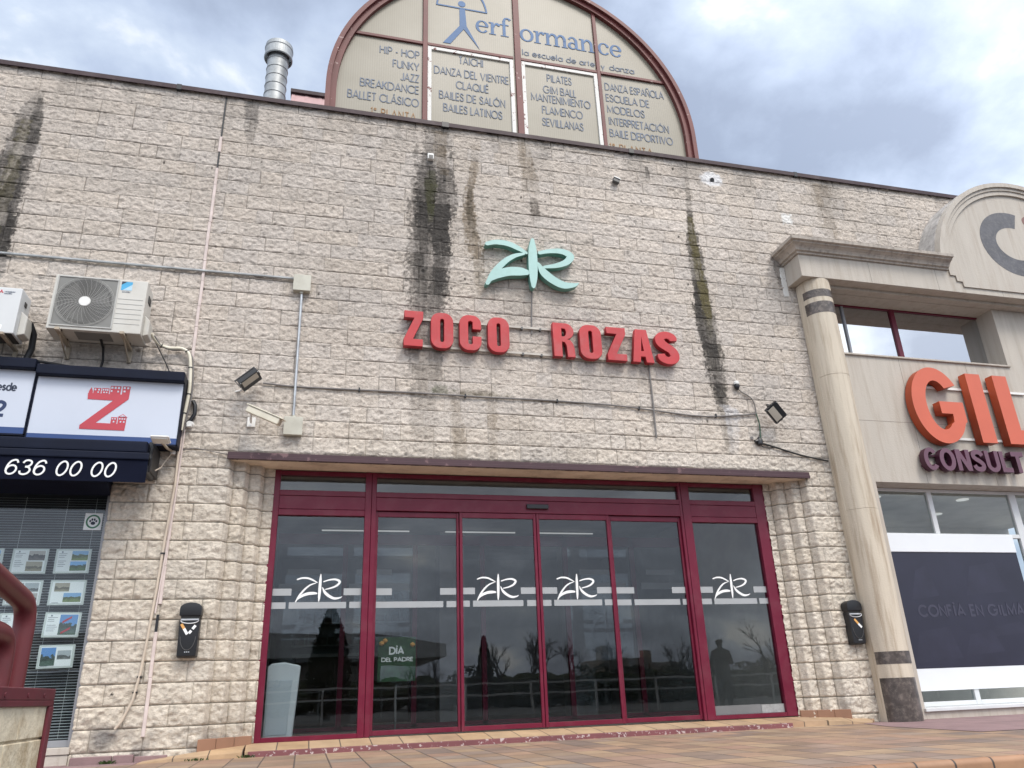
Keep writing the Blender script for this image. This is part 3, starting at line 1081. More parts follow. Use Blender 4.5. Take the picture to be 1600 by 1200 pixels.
        lay(streak(X, Z, [(2.75, 7.15, .05, .6), (2.76, 6.9, .08, 1), (2.75, 6.6, .05, .8), (2.75, 6.3, .03, .3)], seed=115), (0.060, 0.062, 0.028), 0.85)
        lay(streak(X, Z, [(2.90, 7.85, .10, .7), (2.90, 7.5, .08, .8), (2.93, 7.1, .07, .5)], seed=116), BR, 0.7)
        lay(streak(X, Z, [(3.42, 7.7, .06, .3), (3.36, 7.2, .06, .6), (3.30, 6.9, .07, .95), (3.30, 6.4, .09, 1), (3.36, 6.1, .12, .9), (3.38, 5.8, .11, .75), (3.42, 5.4, .08, .55), (3.45, 5.2, .06, .1)], seed=121), BR, 0.8)
        lay(streak(X, Z, [(3.30, 6.95, .04, .8), (3.29, 6.5, .05, .8), (3.36, 6.15, .05, .4)], seed=122), (0.09, 0.075, 0.055), 0.8)
        lay(streak(X, Z, [(4.06, 7.95, .09, .7), (4.12, 7.5, .12, .75), (4.17, 7.2, .13, .6), (4.16, 7.0, .12, .6), (4.2, 6.95, .1, .0)], seed=131), BR, 0.65)
        lay(streak(X, Z, [(4.22, 6.9, .05, .6), (4.22, 6.6, .07, .9), (4.22, 6.5, .07, .2)], seed=132), (0.08, 0.068, 0.055), 0.75)
        # moss run left of the office front
        lay(streak(X, Z, [(6.70, 7.9, .03, .15), (6.67, 7.2, .04, .5), (6.65, 6.9, .07, .9), (6.64, 6.3, .10, 1), (6.66, 5.8, .13, 1), (6.66, 5.2, .15, 1), (6.68, 4.7, .15, .95), (6.71, 4.3, .12, .9), (6.73, 3.9, .10, .6), (6.75, 3.2, .08, .3)], seed=141), (0.10, 0.09, 0.075), 0.88)
        lay(streak(X, Z, [(6.65, 6.9, .04, .7), (6.65, 6.4, .07, 1), (6.68, 6.0, .08, 1), (6.70, 5.5, .08, 1), (6.70, 5.2, .06, .8), (6.7, 4.9, .04, .3)], seed=142), (0.115, 0.098, 0.042), 0.85)
        lay(streak(X, Z, [(6.57, 6.0, .04, .7), (6.58, 5.4, .06, .9), (6.67, 4.95, .11, 1), (6.71, 4.4, .12, 1), (6.72, 3.9, .08, .7)], seed=143), BL, 0.9)
        lay(streak(X, Z, [(9.10, 7.85, .17, .8), (9.12, 7.4, .17, .75), (9.10, 7.0, .14, .7), (9.1, 6.8, .12, .5)], seed=151), BR, 0.6)
        lay(streak(X, Z, [(0.34, 7.9, .09, .9), (0.37, 7.6, .10, .9), (0.36, 7.4, .08, .6), (0.36, 7.2, .06, .4)], seed=161), GR, 0.9)
        lay(streak(X, Z, [(6.02, 7.85, .08, .3), (6.02, 7.55, .22, .3), (6.0, 7.5, .2, .0)], seed=165), GR, 0.8)
        lay(streak(X, Z, [(6.04, 7.72, .03, .9), (6.04, 7.5, .07, .9), (6.04, 7.48, .05, 0)], seed=166), BL, 0.8)
        lay(streak(X, Z, [(3.95, 5.45, .3, .5), (3.95, 5.0, .22, .35), (3.95, 4.6, .2, .0)], seed=171), GR, 0.7)
        lay(streak(X, Z, [(8.02, 6.45, .08, .9), (8.04, 6.1, .09, .9), (8.06, 5.8, .06, .4), (8.06, 5.6, .05, 0)], seed=175), BL, 0.75)
        lay(streak(X, Z, [(3.08, 3.80, .08, .7), (3.09, 3.4, .07, .7), (3.09, 3.0, .09, .5), (3.09, 2.9, .08, .3)], seed=181), BR, 0.6)
        lay(streak(X, Z, [(3.52, 3.8, .08, .8), (3.53, 3.4, .07, .7), (3.53, 3.0, .06, .5)], seed=182), BR, 0.6)
        lay(streak(X, Z, [(3.2, 3.9, .42, .3), (3.3, 3.84, .45, .9), (3.3, 3.82, .4, 0)], seed=183), (0.12, 0.10, 0.06), 0.7)
        lay(streak(X, Z, [(2.90, 3.94, .06, .6), (2.90, 3.88, .13, 1), (2.9, 3.83, .1, .6), (2.9, 3.81, .1, 0)], seed=184), (0.05, 0.07, 0.02), 0.95)
        lay(streak(X, Z, [(6.75, 3.9, .07, .5), (6.88, 3.80, .09, .9), (6.84, 3.6, .08, .5), (6.80, 3.2, .05, .2)], seed=186), (0.60, 0.60, 0.62), 0.7)
        lay(streak(X, Z, [(5.60, 4.4, .10, .4), (5.62, 4.2, .06, .4), (5.62, 4.0, .05, 0)], seed=187), GR, 0.8)
        # grey film below the parapet
        top = sst(7.1, 7.95, Z) * sst(0.46, 0.66, fbm(X * 3.2, Z * 0.7, 191, 4, 0.6))
        lay(top, (0.26, 0.235, 0.21), 0.5)
        r8 = np.hypot((X - 7.12) * 0.9, (Z - 7.65) * 1.25)
        lay(1 - sst(0.13, 0.20, r8 + 0.09 * (fine - 0.5) + 0.05 * (mid - .5)), (0.78, 0.78, 0.79), 0.95)
        for cx, cz, rr_ in ((7.13, 7.635, .045),):
            lay(1 - sst(rr_ * 0.7, rr_, np.hypot(X - cx, Z - cz)), (0.01, 0.01, 0.01), 1.0)
        r9 = np.maximum(np.abs(X - 8.335) * 1.1, np.abs(Z - 7.08))
        lay(1 - sst(0.08, 0.11, r9 + 0.06 * (fine - 0.5)), (0.80, 0.79, 0.76), 0.95)
        g = np.random.default_rng(9)
        for k in range(46):
            cx, cz, q = g.uniform(-2.6, 9), g.uniform(3.3, 7.8), g.uniform(0.008, 0.022)
            m = (np.abs(X - cx) < 0.05) & (np.abs(Z - cz) < 0.05)
            if m.any():
                mm = np.zeros(X.shape, np.float32)
                mm[m] = 1 - sst(q * 0.5, q, np.hypot(X[m] - cx, (Z[m] - cz) * 0.7))
                lay(mm, (0.05, 0.045, 0.04), 0.9)
    else:
        gr = sst(0.35, 0.0, Z) * sst(0.5, 0.7, fbm(S * 5, Z * 6, 201, 4, 0.6))
        lay(gr, (0.22, 0.20, 0.19), 0.6)
        if px[0] < 0:
            lay(1 - sst(0.03, 0.16, np.hypot((X + 0.36) * 0.9, Z - 0.12) + 0.10 * (mid - 0.4)), (0.16, 0.155, 0.155), 0.75)
            lay(1 - sst(0.01, 0.05, np.hypot(X + 0.42, Z - 0.29) + 0.05 * (fine - 0.4)), (0.16, 0.14, 0.12), 0.8)
            lay(1 - sst(0.010, 0.016, np.hypot(X + 0.33, Z - 0.51)), (0.02, 0.02, 0.02), 1.0)
    c = np.clip(c, 0.01, 0.8)
    idx = np.arange(ns * nz_).reshape(ns, nz_)
    q = np.stack([idx[:-1, :-1], idx[1:, :-1], idx[1:, 1:], idx[:-1, 1:]], -1)
    if drop is not None:
        xm = 0.25 * (X[:-1, :-1] + X[1:, :-1] + X[1:, 1:] + X[:-1, 1:])
        zm = 0.25 * (Z[:-1, :-1] + Z[1:, :-1] + Z[1:, 1:] + Z[:-1, 1:])
        q = q[~drop(xm, zm)]
    q = q.reshape(-1, 4)
    me = bpy.data.meshes.new(name)
    co = np.stack([X, Y, Z], -1).reshape(-1, 3).astype(np.float32)
    me.vertices.add(len(co))
    me.vertices.foreach_set('co', co.ravel())
    me.loops.add(q.size)
    me.loops.foreach_set('vertex_index', q.astype(np.int32).ravel())
    me.polygons.add(len(q))
    me.polygons.foreach_set('loop_start', np.arange(0, q.size, 4, dtype=np.int32))
    me.update(calc_edges=True)
    at = me.attributes.new('stone', 'FLOAT_COLOR', 'POINT')
    cc = np.ones((len(co), 4), np.float32)
    cc[:, :3] = c.reshape(-1, 3)
    cc[:, 3] = np.clip(jop2 * (1.0 - 0.25 * low), 0, 1).ravel()
    at.data.foreach_set('color', cc.ravel())
    jt = me.attributes.new('joint', 'FLOAT_VECTOR', 'POINT')
    jt.data.foreach_set('vector', np.stack([dz, ds, np.clip(jopen * (1.0 - 0.15 * low), 0, 1)], -1).reshape(-1).astype(np.float32))
    me.polygons.foreach_set('use_smooth', np.ones(len(q), bool))
    me.validate()
    return link(name, me, 'stone', parent)


def zlevels(z0, z1):
    base = np.array([0, .005, .012, .024, .038, .052, .066, .080, .094, .108, .122, .136, .150, .164, .177, .188, .195])
    out = []
    for r_ in range(int(math.floor(z0 / ROWH)), int(math.ceil(z1 / ROWH)) + 1):
        out += list(r_ * ROWH + base)
    out = np.array(out)
    out = out[(out > z0 + 0.002) & (out < z1 - 0.002)]
    return np.concatenate([[z0], out, [z1]])


# ------------------------------------------------------------------ the shopping centre
bld = thing('stone_building', 'pale split-face stone shopping centre with wide maroon glass entrance and streaked upper wall', 'building', (4.17, 0, 0))
stone_sheet('facade_wall', [(-3.3, 0), (12.6, 0)], zlevels(2.9, 7.93), bld, drop=lambda x, z: (x > 8.5) & (z < 6.0), s0=-3.3)
def run(path):
    return np.concatenate([[0], np.cumsum(np.linalg.norm(np.diff(np.array(path), axis=0), axis=1))])


lp = [(-0.62, 0.24), (-0.62, 0), (0.52, 0), (0.565, .11), (0.68, .11), (0.725, .22), (0.84, .22), (0.885, .33), (1.0, .33)]
ll = run(lp) - 0.86
stone_sheet('door_jamb', lp, zlevels(-0.12, 2.93), bld, s0=-0.86, corners=[ll[3], ll[5], ll[7]], amp=1.0)
rp_ = [(7.350, .33), (7.455, .33), (7.50, .22), (7.615, .22), (7.66, .11), (7.775, .11), (7.82, 0), (8.26, 0)]
rl_ = run(rp_)
s_off = 7.80 - rl_[6]
rl_ = rl_ + s_off
stone_sheet('door_jamb', rp_, zlevels(-0.12, 2.93), bld, s0=s_off, corners=[rl_[1], rl_[3], rl_[5]], amp=1.1)

m = MB()
m.box(-3.3, 8.22, 0.035, 0.33, 2.95, 7.9)
m.box(8.22, 13.4, 0.05, 0.33, 6.06, 7.9)
m.box(-3.3, -0.66, 0.03, 0.3, 2.58, 2.95)
m.build('light_block_core', 'roof_flat', bld)  # unseen backing added behind the stone sheets to block light
m = MB()
m.box(-3.3, 12.2, -0.045, 0.36, 7.955, 7.975)
m.box(-3.3, 12.2, -0.05, -0.035, 7.905, 7.977)
m.build('roof_cap', 'cap', bld, bevel=0.003)
m = MB()
for x, w in ((-0.62, .06), (2.90, .10), (5.76, .08), (8.6, .06)):
    m.box(x, x + w, -0.054, 0.1, 7.90 + random.uniform(-.004, .006), 7.982)
m.each('roof_cap_splice', 'black', bld)
MB().box(-3.3, 13.4, 0.33, 9.0, 7.55, 7.6).build('flat_roof', 'roof_flat', bld)  # unseen roof slab, added with the backing to block light
# canopy flashing over the entrance and its soffit
m = MB()
m.box(0.50, 7.84, -0.075, 0.02, 2.905, 2.975)
m.box(0.50, 7.84, -0.082, -0.068, 2.89, 2.93)
m.build('entrance_flashing', chipped('flashing_paint', (0.050, 0.020, 0.027), (0.16, 0.09, 0.095), 0.60, 5.0), bld, bevel=0.004)
MB().box(0.5, 7.84, 0.0, 0.40, 2.902, 2.93).build('entrance_soffit', 'soffit', bld)
# expansion joint with its sealant bead
g = np.random.default_rng(5)
m = MB()
zz = 0.12
while zz < 7.25:
    l_ = g.uniform(0.25, 0.6)
    z1 = min(zz + l_, 7.25)
    if not (6.62 < zz < 6.85 or 0.95 < zz < 1.22):
        o_ = g.uniform(-.004, .004)
        m.box(-0.020 + o_, 0.014 + o_, -0.024, 0.01, zz, z1 - 0.001)
    zz = z1
m.each('sealant_bead', 'sealant', bld, bevel=0.004)
m = MB()
m.box(-0.011, 0.009, -0.0165, 0.02, 6.35, 7.9)
m.box(-0.020, 0.004, -0.019, 0.02, 0.82, 1.25)
m.each('open_joint', 'black', bld)
# splayed tile skirting across the stepped jambs
def skirt(x0, y0, x1, y1, zt):
    m_ = MB()
    for k in range(3):
        a_, b_ = k / 3, (k + 1) / 3
        xa, xb, ya, yb = x0 + (x1 - x0) * a_, x0 + (x1 - x0) * b_ - .003, y0 + (y1 - y0) * a_, y0 + (y1 - y0) * b_
        m_.add([(xa, ya, -.08), (xb, yb, -.08), (xb, .36, -.08), (xa, .36, -.08), (xa, ya, zt), (xb, yb, zt), (xb, .36, zt), (xa, .36, zt)],
               [(0, 3, 2, 1), (4, 5, 6, 7), (0, 1, 5, 4), (1, 2, 6, 5), (2, 3, 7, 6), (3, 0, 4, 7)])
    m_.each('skirting_tile', 'tile_brown', bld, bevel=0.003)


skirt(.50, -.035, .985, .30, .075)
skirt(7.370, .30, 7.84, -.035, .060)
# red metal roof rising behind the parapet
m = MB()
xs = np.arange(0.68, 7.0, 0.055)
for i in range(len(xs) - 1):
    d_ = 0.012 if i % 4 == 0 else 0.0
    y0, z0, y1, z1 = 0.95, 7.9, 2.0, 9.93
    m.add([(xs[i], y0, z0 + d_), (xs[i + 1], y0, z0 + d_), (xs[i + 1], y1, z1 + d_), (xs[i], y1, z1 + d_),
           (xs[i], y0 + .03, z0 - .03), (xs[i + 1], y0 + .03, z0 - .03), (xs[i + 1], y1 + .03, z1 - .03), (xs[i], y1 + .03, z1 - .03)],
          [(0, 1, 2, 3), (4, 7, 6, 5), (0, 4, 5, 1), (3, 2, 6, 7), (0, 3, 7, 4), (1, 5, 6, 2)])
rf = m.build('metal_roof', 'pink_roof', bld)
MB().box(0.66, 7.0, 1.93, 2.12, 9.90, 9.97).build('ridge_cap', 'cap', bld)

# ---- entrance glazing
FY = 0.33
ent = MB()
for x0, x1 in ((.987, 1.066), (2.040, 2.112), (6.134, 6.247), (7.205, 7.367)):
    ent.box(x0, x1, FY, FY + .10, 0.0, 2.895)
ent.box(2.116, 2.172, FY + .004, FY + .10, 0.0, 2.895)
ent.box(6.094, 6.130, FY + .004, FY + .10, 0.0, 2.895)
for x0, x1 in ((1.066, 2.040), (2.172, 6.094), (6.247, 7.205)):
    ent.box(x0, x1, FY + .005, FY + .095, 2.842, 2.890)
    ent.box(x0, x1, FY + .003, FY + .095, 2.598, 2.660)
    ent.box(x0, x1, FY + .007, FY + .095, 2.440, 2.594)
for x0, x1 in ((1.066, 2.040), (6.247, 7.205)):
    ent.box(x0, x1, FY + .003, FY + .095, 2.368, 2.436)
    ent.box(x0, x1, FY + .003, FY + .095, 0.0, 0.046)
entrance = ent.build('entrance_frame', 'maroon', bld, bevel=0.003)
for k, (x0, x1) in enumerate(((1.066, 2.040), (2.172, 6.094), (6.247, 7.205))):
    MB().box(x0, x1, FY + .045, FY + .051, 2.655, 2.845).build('transom_pane', 'glass', entrance)
    if k != 1:
        MB().box(x0, x1, FY + .045, FY + .051, 0.04, 2.37).build('side_pane', 'glass', entrance)
MB().box(.99, 7.36, FY + .05, FY + .09, 2.44, 2.60).build('header_box', 'maroon_dark', entrance)

ZRS = {'ztop': [(3.484, 5.974, 0.056), (3.618, 6.015, 0.072), (3.784, 6.01, 0.080), (3.921, 5.957, 0.072), (4.044, 5.89, 0.035)],
       'zmid': [(4.008, 5.879, 0.033), (3.86, 5.825, 0.062), (3.719, 5.716, 0.078), (3.577, 5.539, 0.085), (3.478, 5.363, 0.05)],
       'zbot': [(3.479, 5.385, 0.02), (3.603, 5.500, 0.10), (3.769, 5.575, 0.128), (3.935, 5.595, 0.125), (4.045, 5.590, 0.075)],
       'stem': [(4.131, 6.119, 0.045), (4.125, 5.956, 0.110), (4.121, 5.737, 0.126), (4.117, 5.521, 0.106), (4.11, 5.373, 0.05)],
       'bowl': [(4.215, 5.915, 0.05), (4.374, 5.962, 0.064), (4.548, 5.975, 0.085), (4.665, 5.915, 0.105), (4.600, 5.815, 0.09), (4.46, 5.745, 0.07), (4.274, 5.700, 0.04)],
       'leg': [(4.192, 5.755, 0.03), (4.269, 5.614, 0.115), (4.404, 5.505, 0.120), (4.541, 5.449, 0.105), (4.685, 5.465, 0.060), (4.75, 5.50, 0.018)]}


def zr_loops(cx, cz, sc, ws):
    out = []
    for k, l in ZRS.items():
        out.append(stroke([(cx + (x - 4.12) * sc, cz + (z - 5.74) * sc, w * sc) for x, z, w in l], 6, ws))
    return out


def glass_marks(parent, y, cx, segs_hi, segs_lo):
    """White brush logo and two rows of frosted bars stuck on one pane."""
    if cx is not None:
        bm_all = None
        for i, lp_ in enumerate(zr_loops(cx, 1.555, 0.395, 0.62)):
            me = poly_mesh([lp_], y - 0.0012 - 0.0003 * i, 0.0010)
            if bm_all is None:
                bm_all = bmesh.new()
            bm_all.from_mesh(me)
            bpy.data.meshes.remove(me)
        me = bpy.data.meshes.new('logo_decal')
        bm_all.to_mesh(me)
        bm_all.free()
        link('logo_decal', me, 'white_vinyl', parent)
    mb = MB()
    for a, b in segs_hi:
        mb.box(a, b, y - .0012, y - .0002, 1.474, 1.549)
    for a, b in segs_lo:
        mb.box(a, b, y - .0012, y - .0002, 1.333, 1.402)
    mb.build('stripe_decal', 'frost', parent)


glass_marks(entrance, FY + .045, 1.575, [(1.07, 1.271), (1.839, 2.036)], [(1.07, 1.218), (1.252, 1.872), (1.907, 2.036)])
glass_marks(entrance, FY + .045, 6.71, [(6.25, 6.44), (7.02, 7.203)], [(6.25, 6.405), (6.44, 7.045), (7.08, 7.203)])
doors = [(2.172, 3.166, None, [(2.2, 2.381), (2.94, 3.13)], [(2.2, 2.977), (3.015, 3.13)], .040),
         (3.170, 4.128, 3.63, [(3.205, 3.348), (3.906, 4.09)], [(3.205, 3.285), (3.323, 3.932), (3.979, 4.09)], .012),
         (4.136, 5.094, 4.615, [(4.172, 4.36), (4.87, 5.06)], [(4.172, 4.28), (4.315, 4.925), (4.96, 5.06)], .012),
         (5.098, 6.094, None, [(5.135, 5.37), (5.88, 6.09)], [(5.135, 5.32), (5.36, 5.975), (6.01, 6.09)], .040)]
for x0, x1, cx, hi, lo, dy in doors:
    y = FY + dy
    mb = MB()
    st = 0.034 if dy < .02 else 0.030
    mb.box(x0, x0 + st, y, y + .045, 0.01, 2.436)
    mb.box(x1 - st, x1, y, y + .045, 0.01, 2.436)
    mb.box(x0 + st, x1 - st, y + .002, y + .043, 2.372, 2.434)
    mb.box(x0 + st, x1 - st, y + .002, y + .043, 0.012, 0.062)
    dl = mb.build('door_leaf', 'maroon', bld, bevel=0.003)
    MB().box(x0 + st, x1 - st, y + .020, y + .026, 0.058, 2.376).build('door_glass', 'glass', dl)
    glass_marks(dl, y + .020, cx, hi, lo)
m = MB()
m.box(4.01, 4.29, FY - .035, FY + .006, 2.492, 2.548)
m.build('door_sensor', 'black', bld, bevel=0.012, seg=3)
# grey floor-level film strips on the right pane
m = MB()
m.box(6.26, 6.885, FY + .0435, FY + .0445, 0.05, 0.15)
m.build('kick_strip', mat('grey_film', (0.16, 0.165, 0.17), 0.5), entrance)
m = MB()
m.box(6.89, 7.2, FY + .0430, FY + .0440, 0.05, 0.145)
m.build('kick_strip', mat('pale_film', (0.30, 0.31, 0.31), 0.5, vscale=25, var=.25), entrance)

# ---- lobby behind the glass
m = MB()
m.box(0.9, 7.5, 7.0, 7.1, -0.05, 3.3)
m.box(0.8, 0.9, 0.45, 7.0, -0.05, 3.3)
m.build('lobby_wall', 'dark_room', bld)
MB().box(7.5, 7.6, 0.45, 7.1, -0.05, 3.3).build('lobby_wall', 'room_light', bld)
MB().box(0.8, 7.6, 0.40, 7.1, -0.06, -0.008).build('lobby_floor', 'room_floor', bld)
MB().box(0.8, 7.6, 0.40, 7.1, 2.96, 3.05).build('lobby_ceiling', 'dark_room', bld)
m = MB()
for x0, x1, y, z in ((1.2, 2.1, 1.7, 2.9), (2.4, 3.6, 1.7, 2.9), (3.9, 5.0, 1.7, 2.9), (1.6, 3.0, 3.9, 2.9), (3.6, 4.8, 3.9, 2.9), (5.2, 6.2, 3.9, 2.9)):
    m.box(x0, x1, y, y + .02, z, z + .02)
m.each('ceiling_tube', 'tube', bld)
# inner draught doors
m = MB()
for x in (1.9, 2.9, 3.9, 5.2, 6.3):
    m.box(x, x + .07, 2.6, 2.66, 0.0, 2.6)
m.box(1.0, 7.4, 2.6, 2.66, 2.45, 2.6)
m.box(1.0, 7.4, 2.6, 2.66, 0.0, 0.05)
inn = m.build('inner_door_frame', 'maroon', bld)
m = MB()
for x0, x1 in ((1.0, 1.9), (1.97, 2.9), (5.27, 6.3), (6.37, 7.4)):
    m.box(x0, x1, 2.62, 2.626, 0.05, 2.45)
m.each('inner_pane', 'glass', inn)
m = MB()
for x0, x1 in ((1.05, 1.85), (2.0, 2.85), (5.35, 6.2), (6.45, 7.3)):
    m.box(x0, x1, 2.613, 2.615, 1.80, 1.90)
    m.box(x0 + .1, x1 - .25, 2.613, 2.615, 2.02, 2.10)
m.build('stripe_decal', 'frost', inn)
dk = thing('lobby_counter', 'dim counter and shelving deep inside the lobby behind the inner doors', 'counter', (3.2, 5, 0))
MB().box(1.3, 3.2, 5.2, 5.9, 0, 1.05).build('front', mat('counter_wood', (.16, .10, .07), .5), dk, bevel=.01)
MB().box(1.25, 3.25, 5.12, 5.95, 1.05, 1.10).build('top', 'room_light', dk)
m = MB()
for z in (1.3, 1.7, 2.1):
    m.box(1.2, 3.4, 6.6, 6.98, z, z + .03)
m.build('shelf', 'room_light', dk)
m = MB()
g = random.Random(4)
for z in (1.33, 1.73, 2.13):
    x = 1.25
    while x < 3.3:
        w = g.uniform(.05, .2)
        m.box(x, x + w * .8, 6.65, 6.9, z, z + g.uniform(.1, .26))
        x += w
m.build('shelf_goods', mat('shelf_goods', (.22, .17, .14), .6, var=.8, vscale=5), dk)
for x, lab in ((3.55, 'square pillar inside the lobby behind the second door glass'), (5.75, 'square pillar inside the lobby behind the fourth door glass')):
    tag(MB().box(x, x + .42, 4.2, 4.62, -.01, 2.97).build('lobby_pillar', 'dark_room', None), lab, 'pillar', 'pillars in the lobby')

# ---- left shop front (estate agent)
m = MB()
for x0, x1 in ((-0.668, -0.622), (-3.3, -3.25)):
    m.box(x0, x1, 0.06, .20, 0.06, 2.60)
m.box(-3.25, -0.668, 0.10, .20, 2.54, 2.60)
m.box(-3.25, -0.668, 0.10, .20, 0.06, 0.12)
shopw = m.build('shop_window', 'alu', bld, bevel=0.003)
MB().box(-3.25, -0.668, .145, .151, 0.12, 2.54).build('window_pane', 'glass_shop', shopw)
m = MB()
m.box(-3.3, -0.622, -0.02, .24, -0.0, 0.06)
m.box(-3.3, -0.63, -0.008, .24, -0.16, -0.004)
m.build('shop_sill', 'trav_pale', bld, bevel=0.004)
m = MB()
m.box(-3.3, -0.66, 1.6, 1.7, -0.1, 3.0)
m.box(-3.4, -3.3, 0.0, 1.7, -0.1, 3.0)
m.box(-0.60, -0.5, 0.3, 1.7, -0.1, 3.0)
m.box(-3.3, -0.6, 0.26, 1.7, 2.95, 3.0)
m.box(-3.3, -0.6, 0.26, 1.7, -0.1, -0.02)
m.build('shop_room', 'shop_dark', bld)

# ------------------------------------------------------------------ ground
PZ = -0.10
o = MB().box(-6, 14.5, -4.2, 0.42, PZ - .16, PZ).build('pavement', 'tile')
struct(o)
# sloping threshold strip in front of the doors, its worn red edge
m = MB()
m.add([(0.93, .335, 0.0), (7.40, .335, -0.01), (7.45, -.10, -.045), (0.95, -.13, -.05), (0.93, .335, -.3), (7.40, .335, -.3), (7.45, -.10, -.3), (0.95, -.13, -.3)],
      [(0, 3, 2, 1), (0, 1, 5, 4), (3, 7, 6, 2), (0, 4, 7, 3), (1, 2, 6, 5)])
m.add([(0.04, -.02, -.085), (0.52, -.015, -.03), (0.93, -.01, -.03), (0.93, -.135, -.055), (0.30, -.165, -.075), (0.0, -.19, -.098),
       (0.04, -.02, -.3), (0.52, -.015, -.3), (0.93, -.01, -.3), (0.93, -.135, -.3), (0.30, -.165, -.3), (0.0, -.19, -.3)],
      [(0, 5, 4, 3, 2, 1), (5, 11, 10, 4), (4, 10, 9, 3), (0, 6, 11, 5)])
m.add([(0.50, -.02, -.032), (0.93, -.02, -.03), (0.93, .33, -.004), (0.50, .33, -.006), (0.50, -.02, -.3), (0.93, -.02, -.3), (0.93, .33, -.3), (0.50, .33, -.3)],
      [(0, 1, 2, 3), (0, 4, 5, 1)])
m.add([(7.40, .335, -.012), (7.86, .1, -.02), (8.12, -.05, -.06), (8.0, -.16, -.088), (7.45, -.11, -.05), (7.40, .335, -.3), (7.86, .1, -.3), (8.12, -.05, -.3), (8.0, -.16, -.3), (7.45, -.11, -.3)],
      [(0, 4, 3, 2, 1), (4, 9, 8, 3), (3, 8, 7, 2)])
struct(m.build('entrance_path', 'tile_strip'))
m = MB()
m.box(0.98, 6.95, -.150, -.128, PZ - .1, -.050)
struct(m.build('kerb_edge', 'red_edge', bevel=0.008, seg=2))
# purple concrete apron on the right and painted kerb course on the left
m = MB()
m.add([(7.86, -.20, PZ + .004), (7.62, -.9, PZ + .004), (7.5, -2.3, PZ + .004), (14.5, -2.6, PZ + .004), (14.5, .3, PZ + .004), (8.2, .3, PZ + .004)], [(0, 1, 2, 3, 4, 5)])
struct(m.build('concrete_path', 'purple'))
m = MB()
for x0, x1 in ((-.60, -.245), (-.235, -.055), (-.045, .24)):
    m.box(x0, x1, -.055, .02, PZ - .1, -.028 if x0 < -.1 else -.045)
m.box(-.62, .0, -.30, -.058, PZ - .1, PZ + .006)
m.box(-3.3, -.625, -1.2, .1, PZ - .1, PZ + .01)
struct(m.build('painted_kerb', 'purple', bevel=0.006))
# bull-nosed tile edge of the platform and the lower street
m = MB()
n = 10
prof = [(-4.2, PZ + .003)] + [(-4.215 - .035 * math.sin(R(90 * k / n)), PZ - .032 + .035 * math.cos(R(90 * k / n))) for k in range(n + 1)] + [(-4.25, PZ - .09), (-4.2, PZ - .09)]
nv = len(prof)
m.add([(2.6, y, z) for y, z in prof] + [(14.5, y, z) for y, z in prof], [(i, nv + i, nv + (i + 1) % nv, (i + 1) % nv) for i in range(nv)])
struct(m.build('pavement_edge', 'bullnose', smooth=True))
o = MB()
o.add([(-300, -500, -.27), (300, -500, -.27), (300, 60, -.27), (-300, 60, -.27)], [(0, 1, 2, 3)])
struct(o.build('ground', 'ground'))

# weeds in the cracks
def weed(x, y, z, sp, n, label, h=0.05):
    g = random.Random(int(x * 1000))
    mb = MB()
    for k in range(n):
        a = g.uniform(0, 6.28)
        r0 = g.uniform(0, sp)
        bx, by = x + r0 * math.cos(a) * 1.8, y + r0 * math.sin(a) * .35
        L = g.uniform(.4, 1) * h
        b = g.uniform(0, 6.28)
        w = .004
        tx, ty = math.cos(b), math.sin(b)
        mb.add([(bx - ty * w, by + tx * w, z), (bx + ty * w, by - tx * w, z), (bx + tx * L * .5 + ty * w, by + ty * L * .5 - tx * w, z + L * .7), (bx + tx * L, by + ty * L * .6, z + L * .8), (bx + tx * L * .5 - ty * w, by + ty * L * .5 + tx * w, z + L * .72)], [(0, 1, 2, 3, 4)])
    o = mb.build('weed', 'moss')
    return tag(o, label, 'weed', 'weeds in the paving cracks')


weed(-.27, -.075, PZ, .05, 60, 'green tuft growing at the foot of the stone pier by the shop sill')
weed(.98, -.16, PZ, .05, 40, 'small weed where the worn red threshold edge begins', .035)
weed(.52, -.19, PZ, .07, 40, 'thin weed in the crack under the tan tiles before the stepped jamb', .03)

# ------------------------------------------------------------------ arched roof sign
AX, AZ, AR, AY = 4.23, 8.79, 2.975, 0.50
sg = thing('arch_sign', 'big half-round roof sign of a dance school, cream panels in flaking rust-red frame', 'sign', (AX, AY, 7.7))
pan = arc(AX, AZ, AR - .12, AR - .12, 0, 180, 48)
pan = [(AX + AR - .12, 7.6)] + pan + [(AX - AR + .12, 7.6)]
pm, n, l, p = new_mat('cream_panel')
p.inputs['Roughness'].default_value = 0.45
tc = n.new('ShaderNodeTexCoord')
wv = n.new('ShaderNodeTexWave')
wv.inputs['Scale'].default_value = 9
wv.inputs['Distortion'].default_value = 0.15
l.new(tc.outputs['Object'], wv.inputs['Vector'])
nz = n.new('ShaderNodeTexNoise')
nz.inputs['Scale'].default_value = 0.9
nz.inputs['Detail'].default_value = 6
l.new(tc.outputs['Object'], nz.inputs['Vector'])
r1 = n.new('ShaderNodeValToRGB')
r1.color_ramp.elements[0].position, r1.color_ramp.elements[0].color = .3, (0.25, 0.229, 0.177, 1)
r1.color_ramp.elements[1].position, r1.color_ramp.elements[1].color = .7, (0.325, 0.30, 0.244, 1)
l.new(nz.outputs['Fac'], r1.inputs[0])
mr = n.new('ShaderNodeMapRange')
mr.inputs['To Min'].default_value = .93
mr.inputs['To Max'].default_value = 1.03
l.new(wv.outputs['Fac'], mr.inputs[0])
vm = n.new('ShaderNodeVectorMath')
vm.operation = 'SCALE'
l.new(r1.outputs[0], vm.inputs[0])
l.new(mr.outputs[0], vm.inputs['Scale'])
l.new(vm.outputs[0], p.inputs['Base Color'])
M_['cream'] = pm
